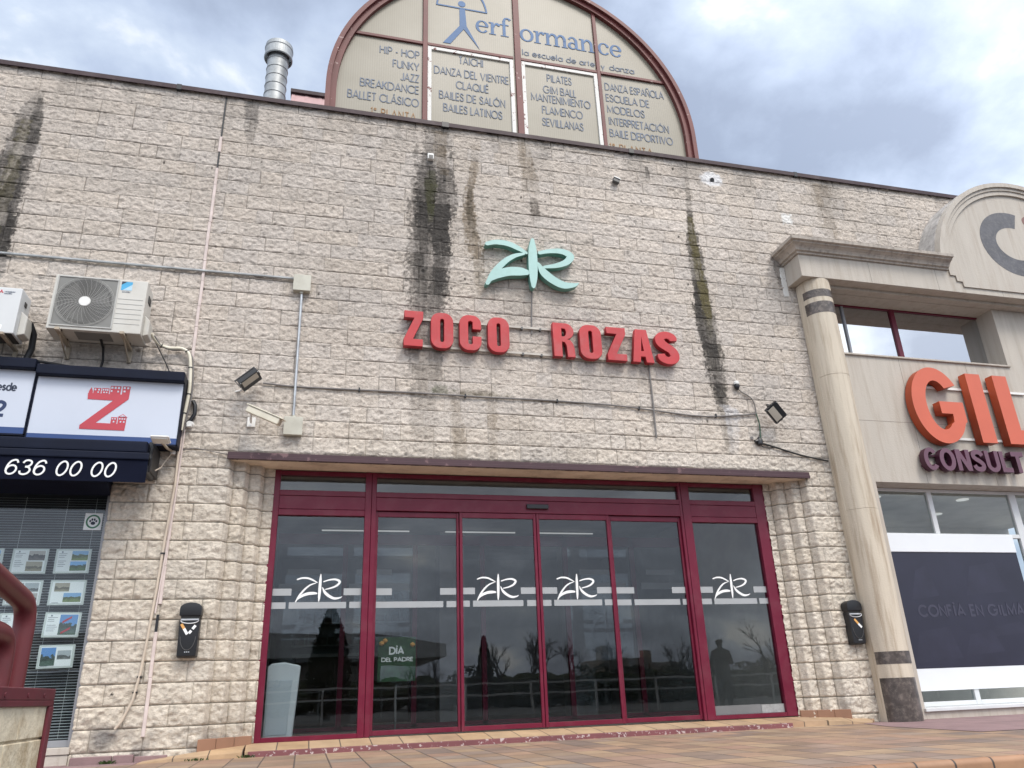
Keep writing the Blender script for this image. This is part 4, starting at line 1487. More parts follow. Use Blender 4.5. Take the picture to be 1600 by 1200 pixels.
pan_o = shape('panel', [pan], AY, 0.03, 'cream', sg)


def arch_band(r0, r1, y0, y1, cx, cz, a0, a1, n, zlow=None):
    mb = MB()
    A = [R(a0 + (a1 - a0) * k / n) for k in range(n + 1)]
    ring = []
    for a in A:
        c, s = math.cos(a), math.sin(a)
        ring.append([(cx + r0 * c, y0, cz + r0 * s), (cx + r1 * c, y0, cz + r1 * s), (cx + r1 * c, y1, cz + r1 * s), (cx + r0 * c, y1, cz + r0 * s)])
    if zlow is not None:
        e0 = [(x, y, zlow) for x, y, z in ring[0]]
        e1 = [(x, y, zlow) for x, y, z in ring[-1]]
        ring = [e0] + ring + [e1]
    vs = [q for g_ in ring for q in g_]
    fs = []
    for i in range(len(ring) - 1):
        for k in range(4):
            fs.append((i * 4 + k, i * 4 + (k + 1) % 4, (i + 1) * 4 + (k + 1) % 4, (i + 1) * 4 + k))
    fs += [(0, 1, 2, 3), tuple((len(ring) - 1) * 4 + k for k in (3, 2, 1, 0))]
    mb.add(vs, fs)
    return mb


mb = arch_band(AR - .155, AR - .07, AY - .07, AY + .12, AX, AZ, 0, 180, 64, 7.6)
mb2 = arch_band(AR - .07, AR, AY - .12, AY + .16, AX, AZ, 0, 180, 64, 7.6)
mb.add(mb2.v, mb2.f)
mb.build('arch_frame', 'rust_red', sg)
m = MB()
for x, w, yy in ((2.725, .075, .040), (4.238, .10, .035), (5.632, .060, .034)):
    h = math.sqrt(max(.01, (AR - .14) ** 2 - (x - AX) ** 2))
    m.box(x - w / 2, x + w / 2, AY - yy, AY + .02, 7.6, AZ + h)
for x0, x1 in ((1.62, 2.6875), (2.7625, 4.1595), (4.2845, 5.5995), (5.6645, 6.84)):
    m.box(x0, x1, AY - .032, AY + .02, 9.915, 9.97)
m.each('mullion', 'rust_red', sg, bevel=0.004)
for x0, x1 in ((2.764, 4.156), (4.288, 5.598)):
    m = MB()
    w = .062
    m.box(x0, x0 + w, AY - .026, AY + .01, 7.6, 9.905)
    m.box(x1 - w, x1, AY - .026, AY + .01, 7.6, 9.905)
    m.box(x0 + w, x1 - w, AY - .0255, AY + .01, 9.845, 9.905)
    m.build('window_frame', 'white_chip', sg, bevel=0.003)
TY = AY - .006
L1 = [('HIP - HOP', 2.02, 2.64, 9.615), ('FUNKY', 2.225, 2.64, 9.375), ('JAZZ', 2.35, 2.64, 9.140), ('BREAKDANCE', 1.745, 2.64, 8.915), ('BALLET CLÁSICO', 1.57, 2.64, 8.665),
      ('TAICHI', 3.26, 3.665, 9.655), ('DANZA DEL VIENTRE', 2.865, 4.075, 9.385), ('CLAQUÉ', 3.21, 3.74, 9.145), ('BAILES DE SALÓN', 2.945, 4.0, 8.905), ('BAILES LATINOS', 3.01, 3.945, 8.665),
      ('PILATES', 4.715, 5.145, 9.580), ('GIM BALL', 4.64, 5.21, 9.335), ('MANTENIMIENTO', 4.43, 5.44, 9.145), ('FLAMENCO', 4.60, 5.29, 8.910), ('SEVILLANAS', 4.59, 5.285, 8.670),
      ('DANZA ESPAÑOLA', 5.72, 6.785, 9.600), ('ESCUELA DE', 5.72, 6.50, 9.365), ('MODELOS', 5.725, 6.39, 9.130), ('INTERPRETACIÓN', 5.725, 6.795, 8.885), ('BAILE DEPORTIVO', 5.725, 6.84, 8.645)]
for body, x0, x1, z in L1:
    mono('lettering', body, x0, x1, z, z + .158, TY, .0165, 'grey_text', pan_o)
mono('lettering', '1ª PLANTA', 1.92, 2.60, 8.395, 8.545, TY, .015, 'faded_red', pan_o, gap=.3)
mono('lettering', '1ª PLANTA', 5.70, 6.45, 8.37, 8.515, TY, .015, 'faded_red', pan_o, gap=.3)
mono('lettering', 'la escuela de arte', 4.315, 5.585, 10.06, 10.195, TY, .0165, 'grey_text', pan_o)
mono('lettering', 'y', 5.69, 5.76, 10.045, 10.175, TY, .0165, 'grey_text', pan_o)
mono('lettering', 'danza', 5.84, 6.295, 10.05, 10.185, TY, .0165, 'grey_text', pan_o)


# serif word drawn letter by letter: thick stems, thin joins, slab serifs
def serif_word(x, z, X, specs):
    """X = x-height; returns list of loops"""
    lp = []
    T, t = .19 * X, .075 * X

    def bar(a, b, c, d):
        lp.append([(x + a, z + c), (x + b, z + c), (x + b, z + d), (x + a, z + d)])

    def bowl(cx, rx, a0=0, a1=360):
        if a1 - a0 >= 360:
            lp.append(('ring', arc(x + cx, z + X / 2, rx, X / 2 + .02 * X, 0, 360, 28)[:-1], arc(x + cx, z + X / 2, rx - T, X / 2 - t, 0, 360, 28)[:-1]))
        else:
            pts = []
            for k in range(19):
                a = R(a0 + (a1 - a0) * k / 18)
                w = t + (T - t) * abs(math.cos(a)) ** 1.3
                pts.append((x + cx + (rx - T / 2) * math.cos(a), z + X / 2 + (X / 2 - t / 2) * math.sin(a), w))
            lp.append(stroke(pts, 2, 1.0, False))
    for ch, adv in specs:
        if ch == 'e':
            bowl(.40 * X, .42 * X, 8, 325)
            bar(.10 * X, .78 * X, .50 * X, .58 * X)
        elif ch == 'c':
            bowl(.40 * X, .42 * X, 40, 322)
            lp.append(arc(x + .66 * X, z + .76 * X, .10 * X, .10 * X, 0, 360, 12)[:-1])
        elif ch == 'o':
            bowl(.46 * X, .46 * X)
        elif ch in 'rnm':
            bar(.10 * X, .10 * X + T, .06 * X, X)
            bar(-.02 * X, .42 * X, 0, .06 * X)
            bar(-.03 * X, .10 * X, .92 * X, X)
            if ch == 'r':
                lp.append(stroke([(x + .27 * X, z + .62 * X, t), (x + .40 * X, z + .90 * X, t * 1.6), (x + .58 * X, z + .93 * X, T)], 5, 1, False))
                lp.append(arc(x + .60 * X, z + .86 * X, .10 * X, .10 * X, 0, 360, 12)[:-1])
            else:
                for q in range(1 if ch == 'n' else 2):
                    bx = .55 * X * q
                    lp.append(stroke([(x + bx + .27 * X, z + .68 * X, t), (x + bx + .45 * X, z + .94 * X, t * 1.8), (x + bx + .66 * X, z + .90 * X, T * .9), (x + bx + .77 * X, z + .68 * X, T), (x + bx + .77 * X, z + .5 * X, T)], 5, 1, False))
                    bar(bx + .675 * X, bx + .865 * X, .06 * X, .52 * X)
                    bar(bx + .56 * X, bx + .98 * X, 0, .06 * X)
        elif ch == 'a':
            lp.append(stroke([(x + .12 * X, z + .78 * X, T * .8), (x + .26 * X, z + .96 * X, t * 1.5), (x + .46 * X, z + .95 * X, T * .7), (x + .60 * X, z + .74 * X, T)], 5, 1, False))
            bar(.51 * X, .51 * X + T, .08 * X, .76 * X)
            bar(.60 * X, .84 * X, 0, .09 * X)
            lp.append(('ring', arc(x + .33 * X, z + .28 * X, .30 * X, .29 * X, 0, 360, 22)[:-1], arc(x + .37 * X, z + .28 * X, .16 * X, .21 * X, 0, 360, 22)[:-1]))
        elif ch == 'f':
            bar(.16 * X, .16 * X + T, .06 * X, 1.3 * X)
            bar(.02 * X, .54 * X, 0, .06 * X)
            bar(0, .56 * X, .92 * X, X)
            lp.append(stroke([(x + .255 * X, z + 1.25 * X, T), (x + .34 * X, z + 1.50 * X, t * 1.7), (x + .56 * X, z + 1.52 * X, t * 1.5), (x + .66 * X, z + 1.42 * X, T)], 5, 1, False))
        x += adv * X
    return lp


def serif_obj(name, x, z, X, specs, m, parent):
    if len(specs) > 1:
        for ch, adv in specs:
            serif_obj(name, x, z, X, [(ch, adv)], m, parent)
            x += adv * X
        return
    bmx = bmesh.new()
    for i, q in enumerate(serif_word(x, z, X, specs)):
        loops = [q[1], q[2]] if q and q[0] == 'ring' else [q]
        me = poly_mesh(loops, TY - .0004 * (i % 7), .004)
        bmx.from_mesh(me)
        bpy.data.meshes.remove(me)
    me = bpy.data.meshes.new(name)
    bmx.to_mesh(me)
    bmx.free()
    return link(name, me, m, parent)


serif_obj('lettering', 3.555, 10.395, .262, [('e', .86), ('r', .70), ('f', .66)], 'blue_text', pan_o)
serif_obj('lettering', 4.295, 10.375, .262, [('o', .96), ('r', .70), ('m', 1.50), ('a', .86), ('n', 1.0)], 'blue_text', pan_o)
serif_obj('lettering', 5.675, 10.37, .262, [('c', .82), ('e', .9)], 'blue_text', pan_o)
# archer figure standing in for the first letter
fx, fz = 3.335, 10.0
bmx = bmesh.new()
lps = [arc(3.325, 10.945, .062, .062, 0, 360, 20)[:-1],
       [(3.285, 10.86), (3.375, 10.86), (3.40, 10.47), (3.285, 10.44)],
       [(3.285, 10.46), (3.39, 10.46), (3.13, 10.045), (3.01, 10.045)],
       [(3.31, 10.46), (3.40, 10.47), (3.61, 10.02)],
       [(2.90, 10.858), (3.75, 10.858), (3.75, 10.832), (2.90, 10.832)],
       stroke([(2.91, 10.84, .026), (2.94, 11.0, .030), (3.02, 11.16, .034), (3.18, 11.28, .036), (3.33, 11.31, .036), (3.48, 11.28, .036), (3.64, 11.16, .034), (3.71, 11.0, .030), (3.742, 10.84, .026)], 4, 1, False)]
for i, q in enumerate(lps):
    me = poly_mesh([q], TY - .0004 * i, .004)
    bmx.from_mesh(me)
    bpy.data.meshes.remove(me)
me = bpy.data.meshes.new('archer_emblem')
bmx.to_mesh(me)
bmx.free()
link('archer_emblem', me, 'blue_text', pan_o)
m = MB()
for x in (1.6, 2.9, 4.2, 5.5, 6.8):
    m.box(x - .04, x + .04, AY + .12, AY + .2, 7.6, 10.2)
m.each('post', 'rust_red', sg)

# ------------------------------------------------------------------ flue
fl = thing('chimney_flue', 'round galvanised flue with open rain cap on the roof beside the arched sign', 'flue', (.505, 1.0, 7.6))
prof = [(.155, 7.6)]
z = 7.6
while z < 9.60:
    z1 = z + .165
    prof += [(.155, z1 - .012), (.163, z1 - .006), (.163, z1), (.155, z1 + .006)]
    z = z1
MB().lathe(.505, 1.0, prof + [(.155, 9.66)], 36).build('pipe', 'galv_dull', fl, smooth=True, angle=20)
MB().lathe(.505, 1.0, [(.150, 9.66), (.150, 9.80), (.13, 9.80)], 32).build('inner_pipe', 'ac_dark', fl, smooth=True)
mb = MB()
pr = [(.205, 9.63), (.214, 9.645), (.214, 9.665), (.206, 9.68), (.206, 9.80), (.214, 9.815), (.214, 9.835), (.206, 9.85), (.206, 9.89), (.197, 9.89), (.197, 9.63)]
nn = 40
vs, fs = [], []
for r_, z in pr:
    for k in range(nn):
        a = 2 * math.pi * k / nn
        vs.append((.505 + r_ * math.cos(a), 1.0 + r_ * math.sin(a), z))
for i in range(len(pr)):
    for k in range(nn):
        k2, i2 = (k + 1) % nn, (i + 1) % len(pr)
        fs.append((i * nn + k, i * nn + k2, i2 * nn + k2, i2 * nn + k))
mb.add(vs, fs)
for a in (20, 110, 200, 290):
    c, s = math.cos(R(a)), math.sin(R(a))
    mb.tube([(.505 + .15 * c, 1 + .15 * s, 9.63), (.505 + .2 * c, 1 + .2 * s, 9.72)], .007, 6)
mb.lathe(.505, 1.0, [(.165, 9.905), (.10, 9.95), (.01, 9.96)], 32)
mb.build('rain_cap', 'galv_dull', fl)

# ------------------------------------------------------------------ brush logo sign and red letters
lg = thing('logo_sign', 'mint green brush-stroke ZR letters mounted on the stone wall above the red lettering', 'sign', (4.12, -.05, 5.74))
yy = {'ztop': -.130, 'zmid': -.1315, 'zbot': -.133, 'stem': -.137, 'bowl': -.130, 'leg': -.1325}
for nm, keys in (('letter_z', ('ztop', 'zmid', 'zbot')), ('centre_stroke', ('stem',)), ('letter_r', ('bowl', 'leg'))):
    bmx = bmesh.new()
    for k in keys:
        me = poly_mesh([stroke(ZRS[k], 8)], yy[k], 0.095)
        bmx.from_mesh(me)
        bpy.data.meshes.remove(me)
    me = bpy.data.meshes.new(nm)
    bmx.to_mesh(me)
    bmx.free()
    two_tone(link(nm, me, 'mint', lg), 'mint_side')
m = MB()
for x, z in ((3.6, 5.98), (3.9, 5.6), (3.58, 5.5), (4.12, 5.9), (4.12, 5.5), (4.45, 5.95), (4.5, 5.5), (4.62, 5.86)):
    m.tube([(x, -.05, z), (x, .0, z)], .012, 8)
m.build('mounting_pin', 'galv', lg)

rl = thing('letter_sign', 'red block letters ZOCO ROZAS on two pale rails across the stone wall', 'sign', (4.27, -.05, 4.63))
LZ0, LZ1 = 4.392, 4.876


def lz(v):
    return LZ0 + (LZ1 - LZ0) * v


def fit(loops, x0, x1):
    return [[(x0 + (x1 - x0) * a, lz(b)) for a, b in lp_] for lp_ in loops]


def rru(x0, z0, x1, z1, rx, rz, n=7):
    o_ = []
    for cx, cz, a0 in ((x1 - rx, z1 - rz, 0), (x0 + rx, z1 - rz, 90), (x0 + rx, z0 + rz, 180), (x1 - rx, z0 + rz, 270)):
        for k in range(n + 1):
            a = R(a0 + 90 * k / n)
            o_.append((cx + rx * math.cos(a), cz + rz * math.sin(a)))
    return o_


LET = {}
LET['O'] = [rru(0, -.01, 1, 1.01, .42, .25), rru(.415, .17, .585, .83, .084, .05)]
c_out = rru(0, -.01, 1, 1.01, .42, .25)
LET['C'] = [[(1, .60)] + [q for q in c_out[:16]] + [q for q in c_out[16:]] + [(1, .40), (.60, .40), (.60, .22)] + [(.5 + .10 * math.cos(R(-a)), .20 + .04 * math.sin(R(-a))) for a in (20, 90, 160)] + [(.40, .22), (.40, .78)] + [(.5 + .10 * math.cos(R(a)), .80 + .04 * math.sin(R(a))) for a in (160, 90, 20)] + [(.60, .78), (.60, .60)]]
LET['Z'] = [[(.02, 1), (.98, 1), (.98, .80), (.46, .20), (.97, .20), (.97, 0), (0, 0), (0, .19), (.52, .80), (.02, .80)]]
LET['R'] = [[(0, 0), (0, 1), (.58, 1)] + [(.58 + .40 * math.cos(R(a)), .76 + .24 * math.sin(R(a))) for a in range(80, -81, -16)] + [(.80, .50), (.90, .42), (.97, .28), (1.0, 0), (.63, 0), (.60, .34), (.52, .43), (.40, .44), (.40, 0)],
            [(.40, .60), (.52, .60), (.60, .66), (.61, .76), (.56, .83), (.40, .84)]]
LET['A'] = [[(0, 0), (.24, 1), (.76, 1), (1, 0), (.63, 0), (.60, .17), (.40, .17), (.37, 0)], [(.43, .34), (.57, .34), (.50, .78)]]
LET['S'] = [stroke([(.80, .70, .36), (.78, .80, .38), (.50, .88, .27), (.22, .80, .40), (.20, .66, .42), (.42, .53, .34), (.68, .42, .36), (.80, .30, .42), (.74, .17, .40), (.50, .11, .27), (.24, .18, .40), (.19, .34, .38)], 5, 1, False)]
for ch, x0, x1 in (('Z', 2.405, 2.65), ('O', 2.743, 3.027), ('C', 3.106, 3.388), ('O', 3.473, 3.755), ('R', 4.345, 4.637), ('O', 4.709, 5.012), ('Z', 5.085, 5.366), ('A', 5.435, 5.745), ('S', 5.793, 6.119)):
    lps = LET[ch]
    if ch == 'S':   # brush outline keeps true widths, so scale evenly first
        sc_ = (x1 - x0)
        pts = [(.80, .715, .36), (.77, .82, .40), (.50, .89, .36), (.23, .81, .42), (.21, .66, .46), (.44, .53, .42), (.66, .44, .42), (.79, .31, .46), (.76, .17, .42), (.50, .105, .36), (.23, .18, .40), (.19, .30, .36)]
        loops = [stroke([(x0 + sc_ * a, lz(b), w * sc_) for a, b, w in pts], 6, .92, False)]
    else:
        loops = fit(lps, x0, x1)
    two_tone(shape('letter', loops, -.13, .085, 'red_letter', rl, bevel=0.005), 'red_side')
m = MB()
m.box(2.55, 5.9, -.045, -.022, 4.795, 4.825)
m.box(2.55, 5.6, -.045, -.022, 4.425, 4.455)
m.box(5.6, 6.05, -.045, -.022, 4.425, 4.452)
m.build('rail', 'rail', rl)
m = MB()
for x in (2.6, 3.25, 3.95, 4.2, 4.9, 5.35):
    for z in (4.81, 4.44):
        m.box(x - .012, x + .012, -.05, .0, z - .03, z + .005)
m.build('clip', 'steel', rl)

# ------------------------------------------------------------------ conduits, boxes, cables
def pipe(name, pts, r, m, label, cat, n=8, group=None):
    o = MB().tube(pts, r, n).build(name, m, None, smooth=True)
    return tag(o, label, cat, group)


pipe('conduit', [(-3.3, -.03, 5.235), (-.6, -.03, 5.235), (1.06, -.03, 5.238)], .016, 'galv_dull', 'long level steel conduit running along the wall above the air conditioners', 'conduit')
pipe('conduit', [(1.155, -.035, 5.06), (1.165, -.035, 3.41)], .016, 'galv', 'upright shiny steel conduit joining the two square boxes', 'conduit')
for nm, x, z, lab in (('junction_box', 1.152, 5.165, 'square grey junction box at the top of the upright conduit'), ('junction_box', 1.172, 3.305, 'square grey junction box beside the white security camera')):
    t = thing(nm, lab, 'junction box', (x, 0, z), 'junction boxes on the stone wall')
    MB().box(x - .10, x + .10, -.075, .01, z - .105, z + .105).build('base', 'jbox', t, bevel=.008, seg=2)
    MB().box(x - .104, x + .104, -.088, -.073, z - .109, z + .109).build('lid', 'jbox', t, bevel=.006, seg=2)
    MB().lathe(x, -.04, [(.024, z - .135), (.024, z - .10)] if z > 4 else [(.024, z + .10), (.024, z + .135)], 14).build('gland', 'jbox', t, smooth=True)
tx = [(.80, 3.828), (1.224, 3.806), (2.157, 3.813), (2.977, 3.812), (3.461, 3.807), (4.296, 3.812), (5.254, 3.790), (6.249, 3.715), (6.723, 3.729), (7.226, 3.790)]
ob = thing('cable', 'grey cable clipped level across the wall under the red letters', 'cable', (4, -.02, 3.8))
MB().tube([(x, -.024, z) for x, z in catmull([(a, b) for a, b in tx], 5)], .011, 7).build('wire', 'greycable', ob, smooth=True)
m = MB()
for x in (1.9, 3.19, 4.38, 5.5, 6.6):
    z = np.interp(x, [q[0] for q in tx], [q[1] for q in tx])
    m.box(x - .008, x + .008, -.04, .0, z - .022, z + .026)
m.build('cable_clip', 'black', ob)
pipe('cable', [(4.122, -.022, 5.40), (4.10, -.022, 5.05), (4.085, -.022, 4.72)], .009, 'greycable', 'thin grey wire dropping from the mint logo to the red letters', 'cable')
pipe('cable', [(5.70, -.03, 4.42), (5.706, -.024, 3.9), (5.70, -.024, 3.38)], .011, 'greycable', 'thin grey wire hanging below the letter A of the red sign', 'cable')
pipe('cable', [(x, -.03, z) for x, z in catmull([(6.99, 4.14), (7.05, 4.09), (7.12, 4.055), (7.19, 3.99), (7.215, 3.88), (7.21, 3.78)], 5)], .008, 'greycable', 'thin dark wire curling from the little black sensor towards the square-lens floodlight', 'cable')
pipe('cable', [(x, -.03, z) for x, z in catmull([(7.21, 3.79), (7.235, 3.65), (7.225, 3.5), (7.215, 3.40)], 5)], .009, 'greencable', 'green wire hanging above the lump of black connectors', 'cable')
pipe('cable', [(x, -.03, z) for x, z in catmull([(7.22, 3.37), (7.40, 3.325), (7.8, 3.222), (8.2, 3.155)], 5)], .012, 'rubber', 'black cable running from the plug to the travertine column', 'cable')
pipe('cable', [(x, -.024, z) for x, z in catmull([(7.20, 3.345), (7.27, 3.31), (7.42, 3.315), (7.56, 3.275)], 5)], .005, 'rubber', 'thin black loop of wire below the black plug', 'cable')
o = thing('cable_plug', 'lump of black connectors and tape on the wall under the square-lens floodlight', 'plug', (7.2, -.03, 3.39))
MB().lathe(7.19, -.035, [(.02, 3.335), (.042, 3.35), (.045, 3.40), (.03, 3.43), (.014, 3.45)], 12).build('body', 'black', o, smooth=True)
MB().tube([(7.12, -.04, 3.385), (7.22, -.045, 3.41)], .024, 10).build('connector', 'black', o, smooth=True)
MB().box(7.08, 7.115, -.02, 0, 3.42, 3.46).build('wall_clip', 'greycable', o)
o = thing('dusk_sensor', 'tiny black sensor with pale top on the wall above the square-lens floodlight', 'sensor', (6.97, -.03, 4.19))
MB().lathe(6.975, -.04, [(.012, 4.115), (.022, 4.13), (.034, 4.15), (.036, 4.19), (.03, 4.20)], 14).build('body', 'black', o, smooth=True)
MB().lathe(6.975, -.04, [(.036, 4.20), (.036, 4.232), (.026, 4.245)], 14).build('cap', 'white_paint', o, smooth=True)
MB().box(6.95, 7.03, -.03, 0, 4.175, 4.20).build('bracket', 'black', o)
o = thing('wall_box', 'small grey box with dark face high on the black-streaked part of the wall', 'box', (2.74, 0, 7.35))
MB().box(2.70, 2.785, -.06, 0, 7.305, 7.40).build('body', 'white_paint', o, bevel=.006)
MB().box(2.715, 2.772, -.064, -.058, 7.313, 7.365).build('face', 'steel', o)
o = thing('wall_hook', 'little tilted metal lamp bracket on the wall below the arched sign', 'bracket', (5.48, 0, 7.33))
MB().box(5.44, 5.54, -.09, -.03, 7.30, 7.36, Matrix.Rotation(R(20), 3, 'Y')).build('head', 'steel', o, bevel=.006)
MB().box(5.45, 5.55, -.10, -.02, 7.362, 7.374, Matrix.Rotation(R(20), 3, 'Y')).build('hood', 'galv', o)
MB().tube([(5.5, -.04, 7.34), (5.53, 0, 7.32)], .008, 6).build('arm', 'steel', o)
o = tag(MB().tube([(7.125, .03, 7.65), (7.13, -.012, 7.635)], .034, 14).build('pipe_stub', 'black', None), 'black pipe hole in a white plaster patch under the parapet', 'pipe')

# ---- floodlights
def floodlight(label, loc, rot):
    t = thing('floodlight', label, 'floodlight', (0, 0, 0), 'floodlights on the stone wall')
    MB().box(-.125, .125, -.028, .028, -.095, .095).build('housing', 'black', t, bevel=.008, seg=2)
    MB().box(-.100, .100, -.0315, -.026, -.022, .078).build('glass', 'lens', t, bevel=.002)
    m_ = MB()
    for k in range(7):
        x = -.105 + .035 * k
        m_.box(x - .004, x + .004, .028, .05, -.085, .085)
    m_.build('cooling_fin', 'black', t)
    m_ = MB()
    for sx in (-1, 1):
        m_.box(sx * .131 - .004, sx * .131 + .004, -.012, .10, -.012, .012)
    m_.box(-.135, .135, .098, .106, -.012, .012)
    m_.build('bracket', 'steel', t)
    m_ = MB()
    for x, z in ((-.112, .084), (.112, .084), (-.112, -.084), (.112, -.084)):
        m_.tube([(x, -.034, z), (x, -.026, z)], .006, 8)
    m_.build('screw', 'galv', t)
    t.location = loc
    t.rotation_euler = rot
    return t


# matrix helper: build rotation from the wanted local axes
def axes_euler(xa, na):
    xa = Vector(xa).normalized()
    na = Vector(na).normalized()          # face normal = -local Y
    ya = -na
    xa = (xa - ya * xa.dot(ya)).normalized()
    za = xa.cross(ya)
    return Matrix((xa, ya, za)).transposed().to_euler()


f1 = floodlight('black floodlight seen edge-on above the white security camera', (.665, -.20, 3.79), axes_euler((.78, -.1, .62), (.62, -.25, -.72)))
f2 = copy_tree(f1)
f2['label'] = 'black floodlight showing its square lens, near the travertine column'
f2.location = (7.40, -.20, 3.755)
f2.rotation_euler = axes_euler((-.72, -.20, .70), (-.12, -.90, -.42))
tag(MB().tube([(.62, -.12, 3.735), (.56, -.03, 3.715), (.50, .0, 3.71)], .012, 8).build('light_bracket', 'white_paint', None, smooth=True), 'short pale stalk fixing the edge-on floodlight to the wall', 'bracket')

# ---- security camera
sc_ = thing('security_camera', 'cream bullet security camera with sunshade above the end of the door canopy', 'camera', (.70, 0, 3.35))
a, b = Vector((.665, -.22, 3.445)), Vector((1.07, -.36, 3.235))
d_ = (b - a).normalized()
rotc = Matrix((d_, Vector((0, 0, 1)).cross(d_).normalized(), d_.cross(Vector((0, 0, 1)).cross(d_)).normalized())).transposed()
L_ = (b - a).length
mid_ = (a + b) / 2
c0 = tuple(mid_)
MB().box(mid_.x - L_ / 2 + .02, mid_.x + L_ / 2 - .035, mid_.y - .040, mid_.y + .040, mid_.z - .045, mid_.z + .028, rotc, c0).build('body', 'camwhite', sc_, bevel=.014, seg=3)
MB().box(mid_.x - L_ / 2, mid_.x + L_ / 2, mid_.y - .050, mid_.y + .050, mid_.z + .030, mid_.z + .044, rotc, c0).build('sunshade', 'camwhite', sc_, bevel=.007, seg=2)
MB().box(mid_.x + L_ / 2 - .036, mid_.x + L_ / 2 - .028, mid_.y - .034, mid_.y + .034, mid_.z - .038, mid_.z + .022, rotc, c0).build('front_glass', 'rusty_bracket', sc_, bevel=.002)
m = MB()
m.tube([(.72, -.23, 3.40), (.715, -.20, 3.34), (.71, -.05, 3.33)], .014, 8)
m.box(.665, .755, -.03, 0, 3.285, 3.40)
m.build('wall_mount', 'white_paint', sc_, bevel=.004)

# ------------------------------------------------------------------ air conditioners
ac = thing('air_conditioner', 'cream outdoor air conditioner with round fan grille and blue mark above the white sign', 'air conditioner', (-.95, 0, 4.15), 'air conditioners on the wall')
AYF = -.45
m = MB()
m.box(-1.412, -.487, AYF, -.13, 4.150, 4.800)
m.build('casing', 'ac', ac, bevel=.012, seg=2)
m = MB()
m.prism([(-.487, 4.17), (-.487, 4.42), (-.43, 4.36), (-.43, 4.19)], -.36, -.16)
m.build('valve_cover', 'ac', ac, bevel=.006)
m = MB()
m.box(-.50, -.478, -.34, -.22, 4.60, 4.68)
m.build('hand_grip', 'ac_dark', ac)
# fan panel
CX, CZ = -1.085, 4.490
m = MB()
m.box(-1.378, -.783, AYF - .004, AYF + .004, 4.192, 4.780)
fanp = m.build('fan_panel', 'ac_panel', ac, bevel=.003)
m = MB()
n = 48
pts = [(CX + .27 * math.cos(2 * math.pi * k / n), AYF - .0055, CZ + .27 * math.sin(2 * math.pi * k / n)) for k in range(n)]
m.add(pts + [(CX, AYF - .0055, CZ)], [(n, k, (k + 1) % n) for k in range(n)])
m.build('fan_well', 'ac_dark', fanp)
m = MB()
for k in range(3):
    a = R(20 + 120 * k)
    q = []
    for t, w in ((.05, -.3), (.25, -.45), (.25, .25), (.05, .3)):
        q.append((CX + t * math.cos(a + w), AYF - .007, CZ + t * math.sin(a + w)))
    m.add(q, [(0, 1, 2, 3)])
m.build('fan_blade', 'grille_blade', fanp)
m = MB()
r_ = .062
while r_ < .30:
    pts = []
    for k in range(41):
        a = 2 * math.pi * k / 40
        x, z = CX + r_ * math.cos(a), CZ + r_ * math.sin(a)
        pts.append((min(max(x, -1.372), -.789), AYF - .016, min(max(z, 4.198), 4.774)))
    m.tube(pts, .0019, 5, cap=False)
    r_ += .0135
for k in range(28):
    a0 = 2 * math.pi * k / 28
    pts = []
    for t in np.linspace(.05, .292, 7):
        a = a0 + (t - .05) * 1.6
        pts.append((CX + t * math.cos(a), AYF - .0125, CZ + t * math.sin(a)))
    m.tube(pts, .0019, 5, cap=False)
m.build('fan_guard', 'ac_wire', fanp, smooth=True)
m = MB()
m.box(-1.385, -1.372, AYF - .012, AYF, 4.185, 4.787)
m.box(-.789, -.776, AYF - .012, AYF, 4.185, 4.787)
m.box(-1.372, -.789, AYF - .012, AYF, 4.774, 4.787)
m.box(-1.372, -.789, AYF - .012, AYF, 4.185, 4.198)
m.build('panel_rim', 'ac_wire', fanp)
o = MB()
n = 30
o.add([(CX + .055 * math.cos(2 * math.pi * k / n), AYF - .020, CZ + .055 * math.sin(2 * math.pi * k / n)) for k in range(n)] + [(CX + .06 * math.cos(2 * math.pi * k / n), AYF - .012, CZ + .06 * math.sin(2 * math.pi * k / n)) for k in range(n)],
      [tuple(range(n))] + [(k, n + k, n + (k + 1) % n, (k + 1) % n) for k in range(n)])
o.build('hub_cap', 'white_paint', fanp)
m = MB()
for z in (4.56, 4.50, 4.44, 4.38, 4.32, 4.26):
    m.box(-.765, -.51, AYF - .003, AYF + .004, z - .003, z + .003)
m.build('louvre_line', 'ac_wire', ac)
shape('brand_mark', [[(-.752, 4.775), (-.642, 4.775), (-.642, 4.745), (-.735, 4.668), (-.752, 4.668)]], AYF - .002, .003, 'blue_logo', ac)
shape('brand_mark', [[(-.752, 4.775), (-.70, 4.775), (-.752, 4.735)]], AYF - .004, .003, 'ink', ac)
shape('brand_mark', [[(-.735, 4.668), (-.642, 4.745), (-.642, 4.668)]], AYF - .0025, .003, mat('pale_blue', (.40, .58, .70), .5), ac)
mono('brand_mark', 'DAIKIN', -.735, -.655, 4.640, 4.658, AYF - .002, .0035, 'grey_text', ac)
for x in (-1.29, -.66):
    m = MB()
    m.box(x - .022, x + .022, -.50, -.02, 4.118, 4.150)
    m.box(x - .022, x + .022, -.035, -.005, 3.98, 4.150)
    m.prism([(x - .008, 4.0), (x + .008, 4.0), (x + .008, 4.03), (x - .008, 4.03)], -.03, -.02)
    m.tube([(x, -.38, 4.12), (x, -.03, 3.99)], .010, 6)
    m.build('wall_bracket', 'rusty_bracket', ac, bevel=.003)
m = MB()
for x in (-1.29, -.66):
    for y in (-.42, -.18):
        m.box(x - .03, x + .03, y - .02, y + .02, 4.143, 4.153)
m.build('rubber_foot', 'black', ac)
m = MB()
m.box(-1.15, -.80, -.40, -.20, 4.1465, 4.1515)
m.build('drain_pan', 'ac_panel', ac)

